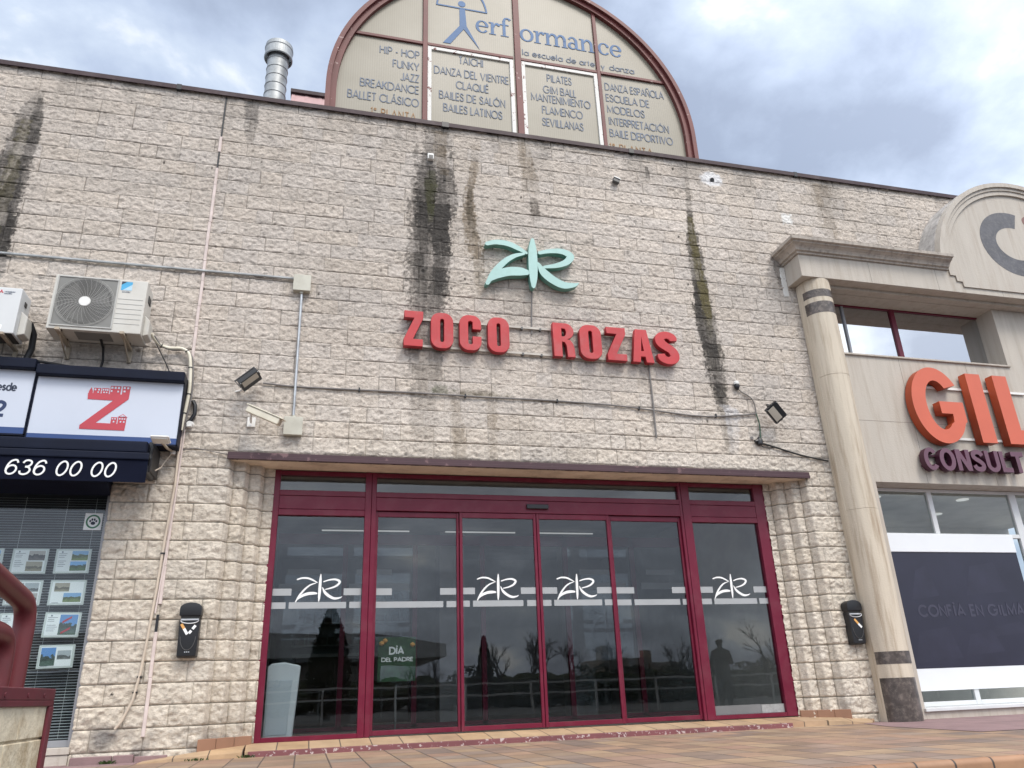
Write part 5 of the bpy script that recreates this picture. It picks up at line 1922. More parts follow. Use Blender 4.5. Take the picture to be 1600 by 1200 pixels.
ac2 = thing('air_conditioner', 'outdoor air conditioner with plain white front and small red mark, black hose behind', 'air conditioner', (-2.1, 0, 4.06), 'air conditioners on the wall')
MB().box(-2.52, -1.70, -.45, -.16, 4.06, 4.59).build('casing', mat('ac_pale', (.60, .62, .63), .45, var=.04), ac2, bevel=.012, seg=2)
m = MB()
m.prism([(-1.70, 4.08), (-1.70, 4.36), (-1.63, 4.30), (-1.63, 4.10)], -.36, -.18)
m.build('valve_cover', 'ac', ac2, bevel=.006)
MB().box(-1.71, -1.692, -.33, -.27, 4.44, 4.49).build('hand_grip', 'ac_dark', ac2)
m = MB()
for k in range(3):
    a = R(90 + 120 * k)
    cx, cz = -1.895 + .012 * math.cos(a), 4.535 + .012 * math.sin(a)
    q = [(cx + .013 * math.cos(a), cz + .013 * math.sin(a)), (cx - .008 * math.sin(a), cz + .008 * math.cos(a)), (cx - .013 * math.cos(a), cz - .013 * math.sin(a)), (cx + .008 * math.sin(a), cz - .008 * math.cos(a))]
    m.prism(q, -.4525, -.449)
m.build('brand_mark', mat('brand_red', (.5, .02, .04), .5), ac2)
mono('brand_mark', 'MITSUBISHI', -1.865, -1.765, 4.530, 4.546, -.4515, .003, 'grey_text', ac2)
mono('brand_mark', 'ELECTRIC', -1.865, -1.79, 4.508, 4.524, -.4515, .003, 'grey_text', ac2)
MB().box(-1.90, -1.82, -.4525, -.449, 4.10, 4.15).build('rating_plate', 'paper', ac2)
for x in (-2.4, -1.80):
    m = MB()
    m.box(x - .02, x + .02, -.48, -.02, 4.03, 4.06)
    m.box(x - .02, x + .02, -.03, -.005, 3.90, 4.06)
    m.build('wall_bracket', 'rusty_bracket', ac2, bevel=.003)
MB().box(-2.5, -1.72, -.44, -.18, 4.055, 4.062).build('base_pan', 'ac_dark', ac2)
pipe('hose', [(-1.655, -.2, 4.30), (-1.62, -.13, 4.2), (-1.63, -.08, 4.05), (-1.67, -.06, 3.92), (-1.70, -.07, 3.80)], .034, 'black', 'thick black insulated hose dropping from the plain white air conditioner', 'hose', 12)
pipe('hose', [(-.92, -.25, 4.15), (-.915, -.12, 4.10), (-.915, -.05, 3.98), (-.93, -.05, 3.85)], .014, 'rubber', 'thin black drain hose under the fan side of the cream air conditioner', 'hose')
pipe('cable', [(x, -.05, z) for x, z in catmull([(-.42, 4.27), (-.36, 4.16), (-.27, 4.0), (-.19, 3.83)], 4)], .007, 'rubber', 'thin black wire slanting from the cream air conditioner to the white sign', 'cable')
pipe('cable', [(x, -.10, z) for x, z in catmull([(-1.75, 3.90), (-1.55, 3.905), (-1.2, 3.86), (-.9, 3.845), (-.6, 3.845), (-.35, 3.82), (-.18, 3.80)], 6)], .016, 'rubber', 'black cable lying along the top of the white shop sign', 'cable')
ob = thing('pipe_bundle', 'white taped pipe bundle bending down from the cream air conditioner to the sign corner', 'pipe', (0, -.05, 4.0))
bp = catmull([(-.43, -.20, 4.28), (-.36, -.12, 4.20), (-.26, -.07, 4.175), (-.12, -.06, 4.18), (-.035, -.06, 4.12), (.0, -.06, 3.95), (.018, -.06, 3.7), (.01, -.06, 3.5), (-.005, -.06, 3.35), (-.015, -.06, 3.2)], 6)
MB().tube([tuple(q) for q in bp], .019, 10).build('wrapped_pipe', 'camwhite', ob, smooth=True)
MB().tube([(q[0] + .030, q[1] + .01, q[2] - .016) for q in bp], .009, 8).build('wire', 'greycable', ob, smooth=True)
m = MB()
for k in (8, 22, 30, 38, 46):
    q = Vector(bp[k])
    t = (Vector(bp[k + 1]) - q).normalized()
    m.tube([tuple(q - t * .006), tuple(q + t * .006)], .023, 10)
m.build('tie', 'black', ob, smooth=True)
pipe('hose', [(.07, -.03, 3.56), (.10, -.05, 3.5), (.105, -.05, 3.40), (.07, -.04, 3.33), (.03, -.04, 3.28)], .022, 'black', 'black hose loop beside the end of the red Z light box', 'hose', 10)
pipe('conduit', [(-.02, -.035, 3.22), (-.005, -.035, 2.6), (-.035, -.035, 2.0), (-.05, -.035, 1.5), (-.075, -.035, 1.0), (-.095, -.04, .70), (-.13, -.045, .45), (-.20, -.05, .27), (-.25, -.055, .20)], .013, 'beigecable', 'beige hose running down beside the wall joint and curling out near the ground', 'hose', 8)
pipe('conduit', [(.02, -.03, 3.22), (.012, -.03, 2.3), (-.02, -.03, 1.6), (-.035, -.03, 1.26)], .009, 'sealant', 'thin pinkish pipe close against the wall joint beside the beige hose', 'pipe', 8)
m = MB()
for z, x in ((1.86, -.035), (.66, -.098), (.52, -.12)):
    m.box(x - .022, x + .022, -.052, .0, z - .007, z + .007)
tag(m.build('hose_clip', 'black', None), 'small black clips holding the beige hose to the stone wall', 'clip')
pipe('cable', [(x, -.03, z) for x, z in catmull([(.03, 2.98), (.14, 3.01), (.3, 2.985), (.45, 2.96), (.56, 2.93)], 4)], .005, 'greycable', 'thin wire sagging from the wall joint to the end of the entrance flashing', 'cable')
o = thing('socket', 'small white round fitting on the wall beside the pipe bundle', 'socket', (.06, 0, 3.28))
MB().tube([(.065, 0, 3.285), (.065, -.07, 3.28)], [.045, .03], 14).build('body', 'white_paint', o, smooth=True)
MB().tube([(.04, -.06, 3.25), (.09, -.075, 3.25)], .012, 8).build('lever', 'white_paint', o, smooth=True)

# ------------------------------------------------------------------ estate agent's signs and awning
SY = -.22
def lightbox(x0, x1, label):
    t = thing('shop_sign', label, 'sign', ((x0 + x1) / 2, 0, 3.0), 'light boxes over the estate agent')
    MB().box(x0 + .012, x1 - .012, SY, -.02, 3.03, 3.70).build('face', 'sign_white', t)
    MB().box(x0 + .012, x1 - .012, SY - .001, SY + .01, 2.985, 3.052).build('blue_band', 'sign_blue', t)
    m = MB()
    m.box(x0, x0 + .012, SY - .006, -.01, 2.97, 3.70)
    m.box(x1 - .012, x1, SY - .006, -.01, 2.97, 3.70)
    m.box(x0, x1, SY - .006, -.01, 2.965, 2.983)
    m.build('trim', 'navy', t)
    m = MB()
    m.box(x0, x1, SY - .085, -.01, 3.685, 3.80)
    m.build('hood', 'navy', t, bevel=.022, seg=3)
    return t


s1 = lightbox(-1.470, -.006, 'white light box with a red Z shaped like a street of houses, navy hood')
s2 = lightbox(-3.0, -1.478, 'white light box with dark words and a large dark digit, navy hood')
s2.location.z += 0.055
zl = [[(-.956, 3.523), (-.949, 3.453), (-.699, 3.450), (-.981, 3.160), (-.979, 3.118), (-.545, 3.117), (-.541, 3.19), (-.690, 3.19), (-.834, 3.192), (-.551, 3.473), (-.549, 3.523)]]
shape('red_mark', zl, SY - .004, .004, 'sign_red', s1)
m = MB()
for x0, x1, h in ((-.905, -.835, 3.585), (-.825, -.755, 3.587), (-.745, -.640, 3.618), (-.625, -.549, 3.620)):
    m.prism([(x0, 3.520), (x1, 3.520), (x1, h), (x0, h)], SY - .0035, SY)
m.prism([(-.950, 3.522), (-.950, 3.545), (-.938, 3.572), (-.930, 3.592), (-.922, 3.572), (-.912, 3.545), (-.912, 3.522)], SY - .0035, SY)
m.prism([(-.690, 3.188), (-.632, 3.188), (-.632, 3.262), (-.690, 3.262)], SY - .0035, SY)
m.prism([(-.622, 3.188), (-.541, 3.188), (-.541, 3.262), (-.622, 3.262)], SY - .0035, SY)
m.prism([(-.630, 3.266), (-.533, 3.266), (-.581, 3.302)], SY - .0035, SY)
m.each('red_mark', 'sign_red', s1)
m = MB()
def wn_(x, z, w=.015, h=.019):
    m.prism([(x, z), (x + w, z), (x + w, z + h), (x, z + h)], SY - .0062, SY - .003)
for x in (-.897, -.862):
    wn_(x, 3.556)
wn_(-.866, 3.530, .014, .014)
for x in (-.818, -.796, -.776):
    wn_(x, 3.558, .013)
wn_(-.808, 3.530, .013, .015)
wn_(-.782, 3.530, .013, .015)
for x in (-.737, -.705, -.672):
    wn_(x, 3.585, .020, .022)
wn_(-.737, 3.548)
wn_(-.672, 3.545)
for x in (-.615, -.580):
    wn_(x, 3.588, .020, .022)
wn_(-.612, 3.550, .020)
for x in (-.682, -.658):
    wn_(x, 3.236, .014, .014)
wn_(-.668, 3.202, .014, .018)
for x in (-.612, -.588, -.565):
    wn_(x, 3.238, .014, .015)
wn_(-.600, 3.204, .013, .017)
wn_(-.568, 3.204, .013, .017)
m.prism([(-.612, 3.272), (-.552, 3.272), (-.581, 3.292)], SY - .0062, SY - .003)
m.build('window_pattern', 'sign_white', s1)
mono('lettering', 'desde', -1.875, -1.635, 3.500, 3.602, SY - .002, .0155, 'ink', s2, gap=.2)
mono('lettering', '2', -1.815, -1.69, 3.212, 3.395, SY - .002, .036, mat('navy_ink', (.012, .03, .10), .5), s2)

aw = thing('awning', 'dark navy awning cassette and valance with white phone number above the shop window', 'awning', (-1.7, 0, 2.6))
m = MB()
m.box(-3.2, -.235, -.50, -.10, 2.800, 2.925)
m.build('cassette', 'navy', aw, bevel=.03, seg=3)
m = MB()
m.box(-3.2, -.205, -.515, -.485, 2.725, 2.800)
m.build('front_bar', 'navy', aw, bevel=.012, seg=2)
m = MB()
xs_ = np.linspace(-3.2, -.21, 60)
vs, fs = [], []
for i, x in enumerate(xs_):
    w = .004 * math.sin(i * .9) + .003 * math.sin(i * 2.3)
    vs += [(x, -.497 + w * .2, 2.735), (x, -.500 + w, 2.488), (x, -.494 + w, 2.488), (x, -.491 + w * .2, 2.735)]
for i in range(len(xs_) - 1):
    for k in range(4):
        fs.append((i * 4 + k, (i + 1) * 4 + k, (i + 1) * 4 + (k + 1) % 4, i * 4 + (k + 1) % 4))
fs += [(0, 1, 2, 3), tuple((len(xs_) - 1) * 4 + k for k in (3, 2, 1, 0))]
m.add(vs, fs)
m.build('valance', 'navy_fabric', aw, smooth=True)
m = MB()
m.add([(-3.2, -.50, 2.53), (-.55, -.50, 2.53), (-.62, -.06, 2.60), (-3.2, -.06, 2.60), (-3.2, -.50, 2.49), (-.55, -.50, 2.49), (-.62, -.06, 2.45), (-3.2, -.06, 2.45)],
      [(0, 1, 2, 3), (4, 7, 6, 5), (0, 4, 5, 1), (1, 5, 6, 2), (2, 6, 7, 3), (3, 7, 4, 0)])
m.build('folded_canvas', 'navy_fabric', aw)
m = MB()
m.box(-.245, -.195, -.40, -.02, 2.64, 2.95)
m.box(-.26, -.21, -.48, -.12, 2.60, 2.68)
m.tube([(-.215, -.35, 2.93), (-.205, -.46, 2.75), (-.215, -.42, 2.62)], .022, 8)
m.build('end_bracket', 'black', aw, bevel=.006)
for body, x0, x1 in (('636', -1.493, -1.112), ('00', -1.050, -.792), ('00', -.735, -.478)):
    mono('phone_number', body, x0, x1, 2.530, 2.690, -.5060, .0172, 'white_vinyl', aw, gap=.22, shear=.2)
lm = thing('sign_lamp', 'small flat white lamp on a bent arm at the lower corner of the white sign', 'lamp', (-.1, 0, 2.95))
MB().box(-.215, -.035, -.56, -.40, 2.945, 2.965, Matrix.Rotation(R(-8), 3, 'X')).build('head', 'white_paint', lm, bevel=.006)
MB().box(-.20, -.05, -.545, -.415, 2.935, 2.946, Matrix.Rotation(R(-8), 3, 'X')).build('lens', 'white_paint', lm)
MB().tube([(-.12, -.44, 2.94), (-.10, -.2, 2.945), (-.075, 0, 2.97)], .014, 8).build('arm', 'rusty_bracket', lm, smooth=True)
MB().lathe(-.07, -.03, [(.03, 2.93), (.034, 2.96), (.03, 3.0)], 12).build('wall_fixing', 'white_paint', lm, smooth=True)
pipe('cable', [(-.075, -.04, 2.94), (-.12, -.06, 2.86), (-.16, -.09, 2.76), (-.215, -.2, 2.68)], .007, 'beigecable', 'thin beige cable curving from the sign lamp to the awning bracket', 'cable')

# ------------------------------------------------------------------ shop window contents
m = MB()
z = 0.13
while z < 2.5:
    m.add([(-3.2, .300, z), (-.675, .300, z), (-.675, .322, z + .006), (-3.2, .322, z + .006), (-3.2, .300, z - .0012), (-.675, .300, z - .0012), (-.675, .322, z + .0048), (-3.2, .322, z + .0048)],
          [(0, 1, 2, 3), (4, 7, 6, 5), (0, 4, 5, 1), (2, 6, 7, 3), (1, 5, 6, 2), (0, 3, 7, 4)])
    z += .0265
bl = thing('venetian_blind', 'grey horizontal slat blind behind the listing frames in the shop window', 'blind', (-2, .3, .1))
m.build('slats', 'slat', bl)
m = MB()
for x in (-.82, -1.1, -1.5, -1.95):
    m.tube([(x, .298, .13), (x, .298, 2.5)], .0016, 5)
m.build('cord', 'paper', bl)


def photo_mat(name, sky, land, seed, split=.5, tint=None):
    m_, n, l, p = new_mat(name)
    p.inputs['Roughness'].default_value = .4
    tc = n.new('ShaderNodeTexCoord')
    nz = n.new('ShaderNodeTexNoise')
    nz.inputs['Scale'].default_value = 26
    nz.inputs['Detail'].default_value = 5
    mp = n.new('ShaderNodeMapping')
    mp.inputs['Location'].default_value = (seed * 3.1, seed, seed * 1.7)
    l.new(tc.outputs['Object'], mp.inputs[0])
    l.new(mp.outputs[0], nz.inputs['Vector'])
    sp = n.new('ShaderNodeSeparateXYZ')
    l.new(tc.outputs['Generated'], sp.inputs[0])
    ad = n.new('ShaderNodeMath')
    ad.operation = 'MULTIPLY_ADD'
    l.new(nz.outputs['Fac'], ad.inputs[0])
    ad.inputs[1].default_value = .7
    l.new(sp.outputs[2], ad.inputs[2])
    rp = n.new('ShaderNodeValToRGB')
    el = rp.color_ramp.elements
    el[0].position, el[0].color = split * .55 + .2, tuple(c * 1.4 for c in land) + (1,)
    el[1].position, el[1].color = split + .52, tuple(sky) + (1,)
    q = el.new(split + .30)
    q.color = tuple(c * .45 for c in land) + (1,)
    q = el.new(split + .42)
    q.color = tuple(c * .7 for c in land) + (1,)
    q = el.new(split + .46)
    q.color = tuple(min(1, c * 1.15) for c in sky) + (1,)
    l.new(ad.outputs[0], rp.inputs[0])
    l.new(rp.outputs[0], p.inputs['Base Color'])
    return m_


PH = {'lawn': photo_mat('photo_lawn', (.22, .42, .70), (.12, .17, .05), 1), 'tree': photo_mat('photo_trees', (.18, .40, .72), (.05, .10, .03), 2, .6), 'room': photo_mat('photo_room', (.42, .40, .38), (.10, .09, .09), 3, .5),
      'ochre': photo_mat('photo_ochre', (.36, .33, .26), (.22, .20, .14), 4, .4), 'villa': photo_mat('photo_villa', (.13, .30, .62), (.08, .12, .10), 5, .45), 'grey': photo_mat('photo_grey', (.40, .45, .48), (.16, .18, .18), 6, .3)}


def listing(x0, x1, z0, z1, label, pics, red=False):
    t = thing('listing_frame', label, 'listing frame', ((x0 + x1) / 2, .17, z0), 'listing frames in the shop window')
    y = .165
    MB().box(x0, x1, y, y + .012, z0, z1).build('holder', 'acrylic', t, bevel=.003)
    MB().box(x0 + .022, x1 - .022, y - .002, y + .001, z0 + .018, z1 - .018).build('sheet', 'paper', t)
    t0, t = t, [c for c in kids(t) if c.name.startswith('sheet')][0]
    W_, H_ = x1 - x0 - .044, z1 - z0 - .036
    for a, b, c, d, k in pics:
        MB().box(x0 + .022 + a * W_, x0 + .022 + c * W_, y - .0035, y - .001, z0 + .018 + b * H_, z0 + .018 + d * H_).build('photo', PH[k], t)
    m = MB()
    if pics[0][0] > .3:
        for i in range(7):
            zz = z1 - .05 - .018 * i - (.02 if i > 2 else 0)
            if zz > z0 + .03:
                m.box(x0 + .034, x0 + .034 + W_ * random.uniform(.18, .33), y - .003, y - .0015, zz - .0022, zz + .0022)
        m.box(x0 + .022 + .12 * W_, x0 + .022 + .17 * W_, y - .003, y - .0015, z1 - .04, z1 - .025)
    else:
        m.box(x0 + .04, x0 + .10, y - .003, y - .0015, z0 + .022, z0 + .026)
    m.build('print', 'grey_text', t)
    if red:
        m = MB()
        for zz in (z0 + .03, z0 + .135):
            m.add([(x0 + .17, y - .0045, zz), (x0 + .25, y - .0045, zz + .05), (x0 + .25, y - .0045, zz + .072), (x0 + .17, y - .0045, zz + .022)], [(0, 1, 2, 3)])
        m.build('red_flash', 'sign_red', t)
    t = t0
    t.rotation_euler = (0, random.uniform(-.014, .014), 0)
    m = MB()
    for x in (x0 - .004, x1 + .004):
        m.lathe(x, y + .004, [(.006, (z0 + z1) / 2 - .006), (.006, (z0 + z1) / 2 + .006)], 8)
    m.build('clip', 'galv', t)
    return t


A2 = [(.46, .53, .98, .98, 'lawn'), (.44, .04, .96, .48, 'tree')]
B2 = [(.46, .53, .98, .98, 'room'), (.42, .04, .94, .48, 'ochre')]
listing(-1.090, -.756, 1.685, 1.935, 'listing sheet with lawn and garden photos, just below the paw sticker', A2)
listing(-1.090, -.756, 1.370, 1.618, 'listing sheet with two offset garden photos, below the lawn and garden sheet', [(.08, .55, .55, .95, 'ochre'), (.40, .06, .96, .48, 'lawn')])
listing(-1.090, -.756, 1.058, 1.300, 'listing sheet with red flashes across its photos, below the sheet with offset photos', [(.42, .04, .98, .98, 'villa')], True)
listing(-1.085, -.760, .770, .990, 'listing sheet with a blue villa photo and a grey photo, lowest of the listings', [(.02, .04, .48, .96, 'villa'), (.54, .35, .97, .80, 'grey')])
listing(-1.490, -1.158, 1.682, 1.935, 'listing sheet with two dim interior photos, top of the middle column', B2)
listing(-1.490, -1.158, 1.370, 1.618, 'listing sheet with four small grey photos, above the red pipe bend', [(.04, .55, .48, .95, 'room'), (.52, .55, .96, .95, 'grey'), (.52, .05, .96, .48, 'room'), (.04, .05, .48, .48, 'grey')])
listing(-1.490, -1.158, 1.058, 1.300, 'listing sheet half hidden behind the tall red pipe', [(.56, .04, .98, .95, 'villa')])
listing(-1.490, -1.158, .770, .990, 'listing sheet mostly hidden behind both red pipes, lowest in its column', [(.5, .04, .98, .95, 'grey')])
listing(-1.900, -1.565, 1.682, 1.935, 'listing sheet with lawn and tree photos beside the dim interiors sheet', A2)
st = thing('paw_sticker', 'white square sticker with green ring and black paw print on the shop window', 'sticker', (-.79, .14, 2.13))
MB().box(-.872, -.703, .141, .1435, 2.128, 2.306).build('backing', 'paper', st)
shape('ring', [arc(-.787, 2.217, .070, .073, 0, 360, 30)[:-1], arc(-.787, 2.217, .054, .057, 0, 360, 30)[:-1]], .139, .0015, 'green_mark', st)
bmx = bmesh.new()
for cx, cz, rx, rz in ((-.787, 2.200, .022, .018), (-.816, 2.222, .009, .012), (-.798, 2.238, .009, .013), (-.776, 2.238, .009, .013), (-.758, 2.222, .009, .012)):
    me = poly_mesh([arc(cx, cz, rx, rz, 0, 360, 14)[:-1]], .139, .0015)
    bmx.from_mesh(me)
    bpy.data.meshes.remove(me)
me = bpy.data.meshes.new('paw_print')
bmx.to_mesh(me)
bmx.free()
link('paw_print', me, 'ink', st)

# ------------------------------------------------------------------ wall ashtrays
def ashtray(label):
    t = thing('wall_ashtray', label, 'ashtray', (0, 0, 0), 'black wall ashtrays beside the entrance')
    m = MB()
    m.add([(-.098, 0, -.26), (.098, 0, -.26), (.098, 0, .13), (-.098, 0, .13), (-.088, -.105, -.25), (.088, -.105, -.25), (.098, -.115, .10), (-.098, -.115, .10)],
          [(0, 1, 2, 3), (4, 7, 6, 5), (0, 4, 5, 1), (1, 5, 6, 2), (2, 6, 7, 3), (3, 7, 4, 0)])
    m.build('body', 'black', t, bevel=.018, seg=3, smooth=True)
    m = MB()
    prof = []
    for k in range(9):
        a = R(180 * k / 8)
        prof.append((.105 * math.cos(a), .215 + .055 * math.sin(a)))
    poly = [(.105, .14)] + prof + [(-.105, .14)]
    m.prism(poly, -.125, 0)
    m.build('lid', 'black', t, bevel=.012, seg=2, smooth=True)
    m = MB()
    m.box(-.088, .088, -.10, -.01, .105, .14)
    m.build('slot', 'ac_dark', t)
    m = MB()
    m.box(-.085, .085, -.122, -.108, .094, .110)
    arcp = [(.085 * math.cos(R(a)), -.119, .094 + .030 * math.sin(R(a))) for a in range(180, 361, 12)]
    m.tube(arcp, .006, 6)
    m.build('stub_plate', 'ash_chrome', t, bevel=.002)
    pts = [(.072 * math.cos(R(a)), -.111 + .0 * a, -.06 + .13 * math.sin(R(a))) for a in range(180, 361, 12)]
    MB().tube([(x, -.1125 + (.05 if False else 0) * z, z) for x, y, z in pts], .0035, 6).build('rim_line', 'steel', t, smooth=True)
    m = MB()
    for k in range(3):
        m.box(-.02 + .018 * k, -.008 + .018 * k, -.1125, -.108, -.212, -.202)
    m.build('maker_mark', 'ash_chrome', t)
    return t


M4 = Matrix.Rotation(R(45), 3, 'Y')
at1 = ashtray('black wall ashtray with bent cigarette mark on the pier beside the beige hose')
at2 = copy_tree(at1)
at2['label'] = 'black wall ashtray with straight cigarette mark beside the travertine column'


def cig(t, segs):
    m = MB()
    m2 = MB()
    for (x0, z0, x1, z1, kind) in segs:
        d = Vector((x1 - x0, 0, z1 - z0)).normalized()
        nn_ = Vector((-d.z, 0, d.x)) * .013
        q = [(x0 + nn_.x, -.1165, z0 + nn_.z), (x1 + nn_.x, -.1165, z1 + nn_.z), (x1 - nn_.x, -.1165, z1 - nn_.z), (x0 - nn_.x, -.1165, z0 - nn_.z)]
        q2 = [(a, b + .004, c) for a, b, c in q]
        (m if kind else m2).add(q + q2, [(0, 1, 2, 3), (0, 4, 5, 1), (1, 5, 6, 2), (2, 6, 7, 3), (3, 7, 4, 0)])
    if m.v:
        m.build('filter_mark', 'cig_orange', t)
    m2.build('cigarette_mark', 'white_vinyl', t)


cig(at1, [(-.075, .06, -.045, .015, 1), (-.045, .015, -.01, -.04, 0), (.005, -.03, .025, -.005, 0), (.035, .01, .06, .045, 0)])
cig(at2, [(-.03, .04, .015, -.015, 1), (.015, -.015, .055, -.06, 0)])
at1.location = (.315, -.012, 1.085)
at2.location = (8.085, -.012, 1.045)

# ------------------------------------------------------------------ things inside the lobby
tt = thing('security_pedestal', 'white rounded security pedestal standing inside the glass beside the door frame', 'pedestal', (1.23, .55, 0))
poly = [(1.075, 0), (1.375, 0), (1.42, .70)] + [(1.42 - .03 * k / 4 * 2, .74 + .02 * math.sin(R(90 * k / 4))) for k in range(5)] + [(1.25, .785), (1.12, .775), (1.075, .74)]
shape('body', [poly], .50, .09, 'totem', tt, bevel=.015, smooth=True)
shape('inset', [[(1.095, .06), (1.315, .06), (1.345, .60), (1.095, .60)]], .492, .008, 'totem_panel', tt, bevel=.003)
po = thing('poster', 'green poster reading DÍA DEL PADRE behind the second glass panel', 'poster', (2.5, .9, .5))
MB().box(2.30, 2.75, 1.05, 1.056, .56, 1.06).build('sheet', 'poster_green', po)
mono('lettering', 'DÍA', 2.43, 2.61, .86, .95, 1.0485, .018, 'white_vinyl', po)
mono('lettering', 'DEL PADRE', 2.34, 2.72, .78, .83, 1.0485, .011, 'white_vinyl', po)
m = MB()
for x, z in ((2.34, .99), (2.38, 1.02), (2.71, .97)):
    m.lathe(x, 1.046, [(.0, z - .03), (.03, z - .01), (.03, z + .01), (.0, z + .03)], 10, cap=False)
m.build('balloon_print', 'cig_orange', po)
tag(MB().tube([(2.52, 1.06, -.01), (2.52, 1.06, .52)], .012, 8).build('poster_stand', 'steel', None), 'dark stand holding the green poster inside the lobby', 'stand')

# ------------------------------------------------------------------ travertine office front on the right
of = thing('office_building', 'travertine office front with banded column, dark cornice and half-round gable', 'building', (8.45, 0, -.1))
FYO = -.03
XR = 14.2
m = MB()
m.box(8.24, 8.60, FYO, .30, PZ - .05, 5.84)                 # pier behind the column
m.box(8.60, 8.89, FYO, .30, PZ - .05, 4.815)
m.box(8.89, XR, FYO, .30, 2.89, 4.815)
m.box(11.775, XR, FYO, .30, 4.815, 5.80)
m.box(8.60, XR, FYO, .34, 5.80, 5.84)
m.build('facade_wall', 'trav_pale', of)
m = MB()
for x in (9.75, 10.95, 12.1):
    m.box(x, x + .004, FYO - .0012, FYO + .01, 2.89, 4.79)
m.box(8.67, XR, FYO - .0012, FYO + .01, 3.78, 3.784)
for x in (9.3, 10.5, 11.7):
    m.box(x, x + .004, -.3712, -.36, 5.845, 6.20)
m.build('panel_joint', mat('joint_dark', (.17, .145, .12), .9), of)  # thin dark strips mark the joints between facade panels
MB().box(8.89, XR, FYO - .002, .30, PZ - .05, -.01).build('plinth', 'trav_pale', of)
m = MB()
m.box(8.60, 11.80, FYO - .03, .32, 4.790, 4.818)
m.build('window_sill', 'trav_pale', of, bevel=.004)
m = MB()
m.box(8.87, XR, FYO - .035, .32, -.012, .028)
m.build('shop_sill', 'alu_white', of, bevel=.004)
# pilaster strip and banded column
m = MB()
m.box(8.225, 8.66, -.155, FYO + .01, PZ - .05, 5.838)
m.build('pilaster', 'trav', of, bevel=.006)
m = MB()
CXO, CYO = 8.448, -.150
m.lathe(CXO, CYO, [(.222, .545), (.222, .688)], 56)
m.lathe(CXO, CYO, [(.2225, PZ - .05), (.2225, .388)], 56)
m.lathe(CXO, CYO, [(.2222, 5.287), (.2222, 5.465)], 56)
m.lathe(CXO, CYO, [(.2222, 5.543), (.2222, 5.662)], 56)
m.each('column_band', 'emperador', of, smooth=True)
m = MB()
for z0, z1, r_ in ((.389, .544, .220), (.689, 2.44, .221), (2.444, 4.33, .2185), (4.334, 5.286, .220), (5.466, 5.542, .220), (5.663, 5.838, .220)):
    m.lathe(CXO, CYO, [(r_, z0), (r_, z1)], 56)
m.each('column_drum', 'trav', of, smooth=True)
# entablature
m = MB()
m.box(8.112, XR, -.37, -.02, 5.842, 6.205)
m.box(8.112, 8.60, -.02, .02, 5.842, 6.205)
m.box(8.30, XR, -.19, -.035, 5.800, 5.841)
m.build('entablature', 'trav_pale', of, bevel=.003)
prof = [(.0, 6.205), (.03, 6.207), (.034, 6.232), (.065, 6.238), (.075, 6.262), (.092, 6.285), (.125, 6.308), (.150, 6.318), (.152, 6.335), (.19, 6.345), (.195, 6.39), (.17, 6.405), (.0, 6.43)]
m = MB()
vs, fs = [], []
XE = 10.74
for p_, z in prof:
    vs += [(8.112 - p_, .01, z), (8.112 - p_, -.37 - p_, z), (XE, -.37 - p_, z)]
for i in range(len(prof) - 1):
    for k in range(2):
        fs.append((i * 3 + k, i * 3 + k + 1, (i + 1) * 3 + k + 1, (i + 1) * 3 + k))
t_ = (len(prof) - 1) * 3
vs.append((XE, .01, prof[-1][1]))
fs.append((t_, t_ + 1, t_ + 2, len(vs) - 1))
m.add(vs, fs)
fs2 = [i * 3 + 2 for i in range(len(prof))]
m.add([vs[i] for i in fs2] + [(XE, -.0, 6.205), (XE, -.0, 6.43)], [tuple(list(range(len(fs2))) + [len(fs2) + 1, len(fs2)])])
m.build('cornice', 'cornice', of)
MB().box(8.02, 8.114, -.012, .01, 5.68, 6.18).build('mortar_patch', 'patch', of, bevel=.01)
# half-round gable
GX, GZ, GR = 12.46, 6.12, 1.885
sil = [(10.565, 6.435), (10.565, 6.26), (10.761, 6.255), (10.765, 6.125), (10.863, 6.122), (10.866, 6.03), (10.965, 6.028), (10.967, 5.94), (13.95, 5.94), (13.95, 6.03), (14.05, 6.03), (14.05, 6.12)]
ar = arc(GX, GZ, GR - .20, GR - .20, 0, 170.5, 40)
gab = [(GX + GR - .20, GZ)] + ar[1:] + [(10.78, 6.435)] + sil
gab = sil[:] + [(GX + GR - .2, 6.12)] + ar[1:]
shape('gable', [gab], -.392, .40, 'trav_pale', of)
mb = arch_band(GR - .205, GR - .13, -.425, .05, GX, GZ, 0, 173, 56)
b2 = arch_band(GR - .13, GR - .075, -.445, .05, GX, GZ, 0, 173, 56)
mb.add(b2.v, b2.f)
b3 = arch_band(GR - .075, GR, -.475, .06, GX, GZ, 0, 173, 56)
mb.add(b3.v, b3.f)
mb.build('arch_moulding', 'trav_pale', of)
mb = arch_band(GR + .001, GR + .012, -.36, .05, GX, GZ, 100, 171, 40)
mb.build('arch_lead', mat('worn_lead', (.42, .40, .38), .8, var=.3, vscale=6, dirt=(.16, .15, .14), dscale=14, damt=.7), of)
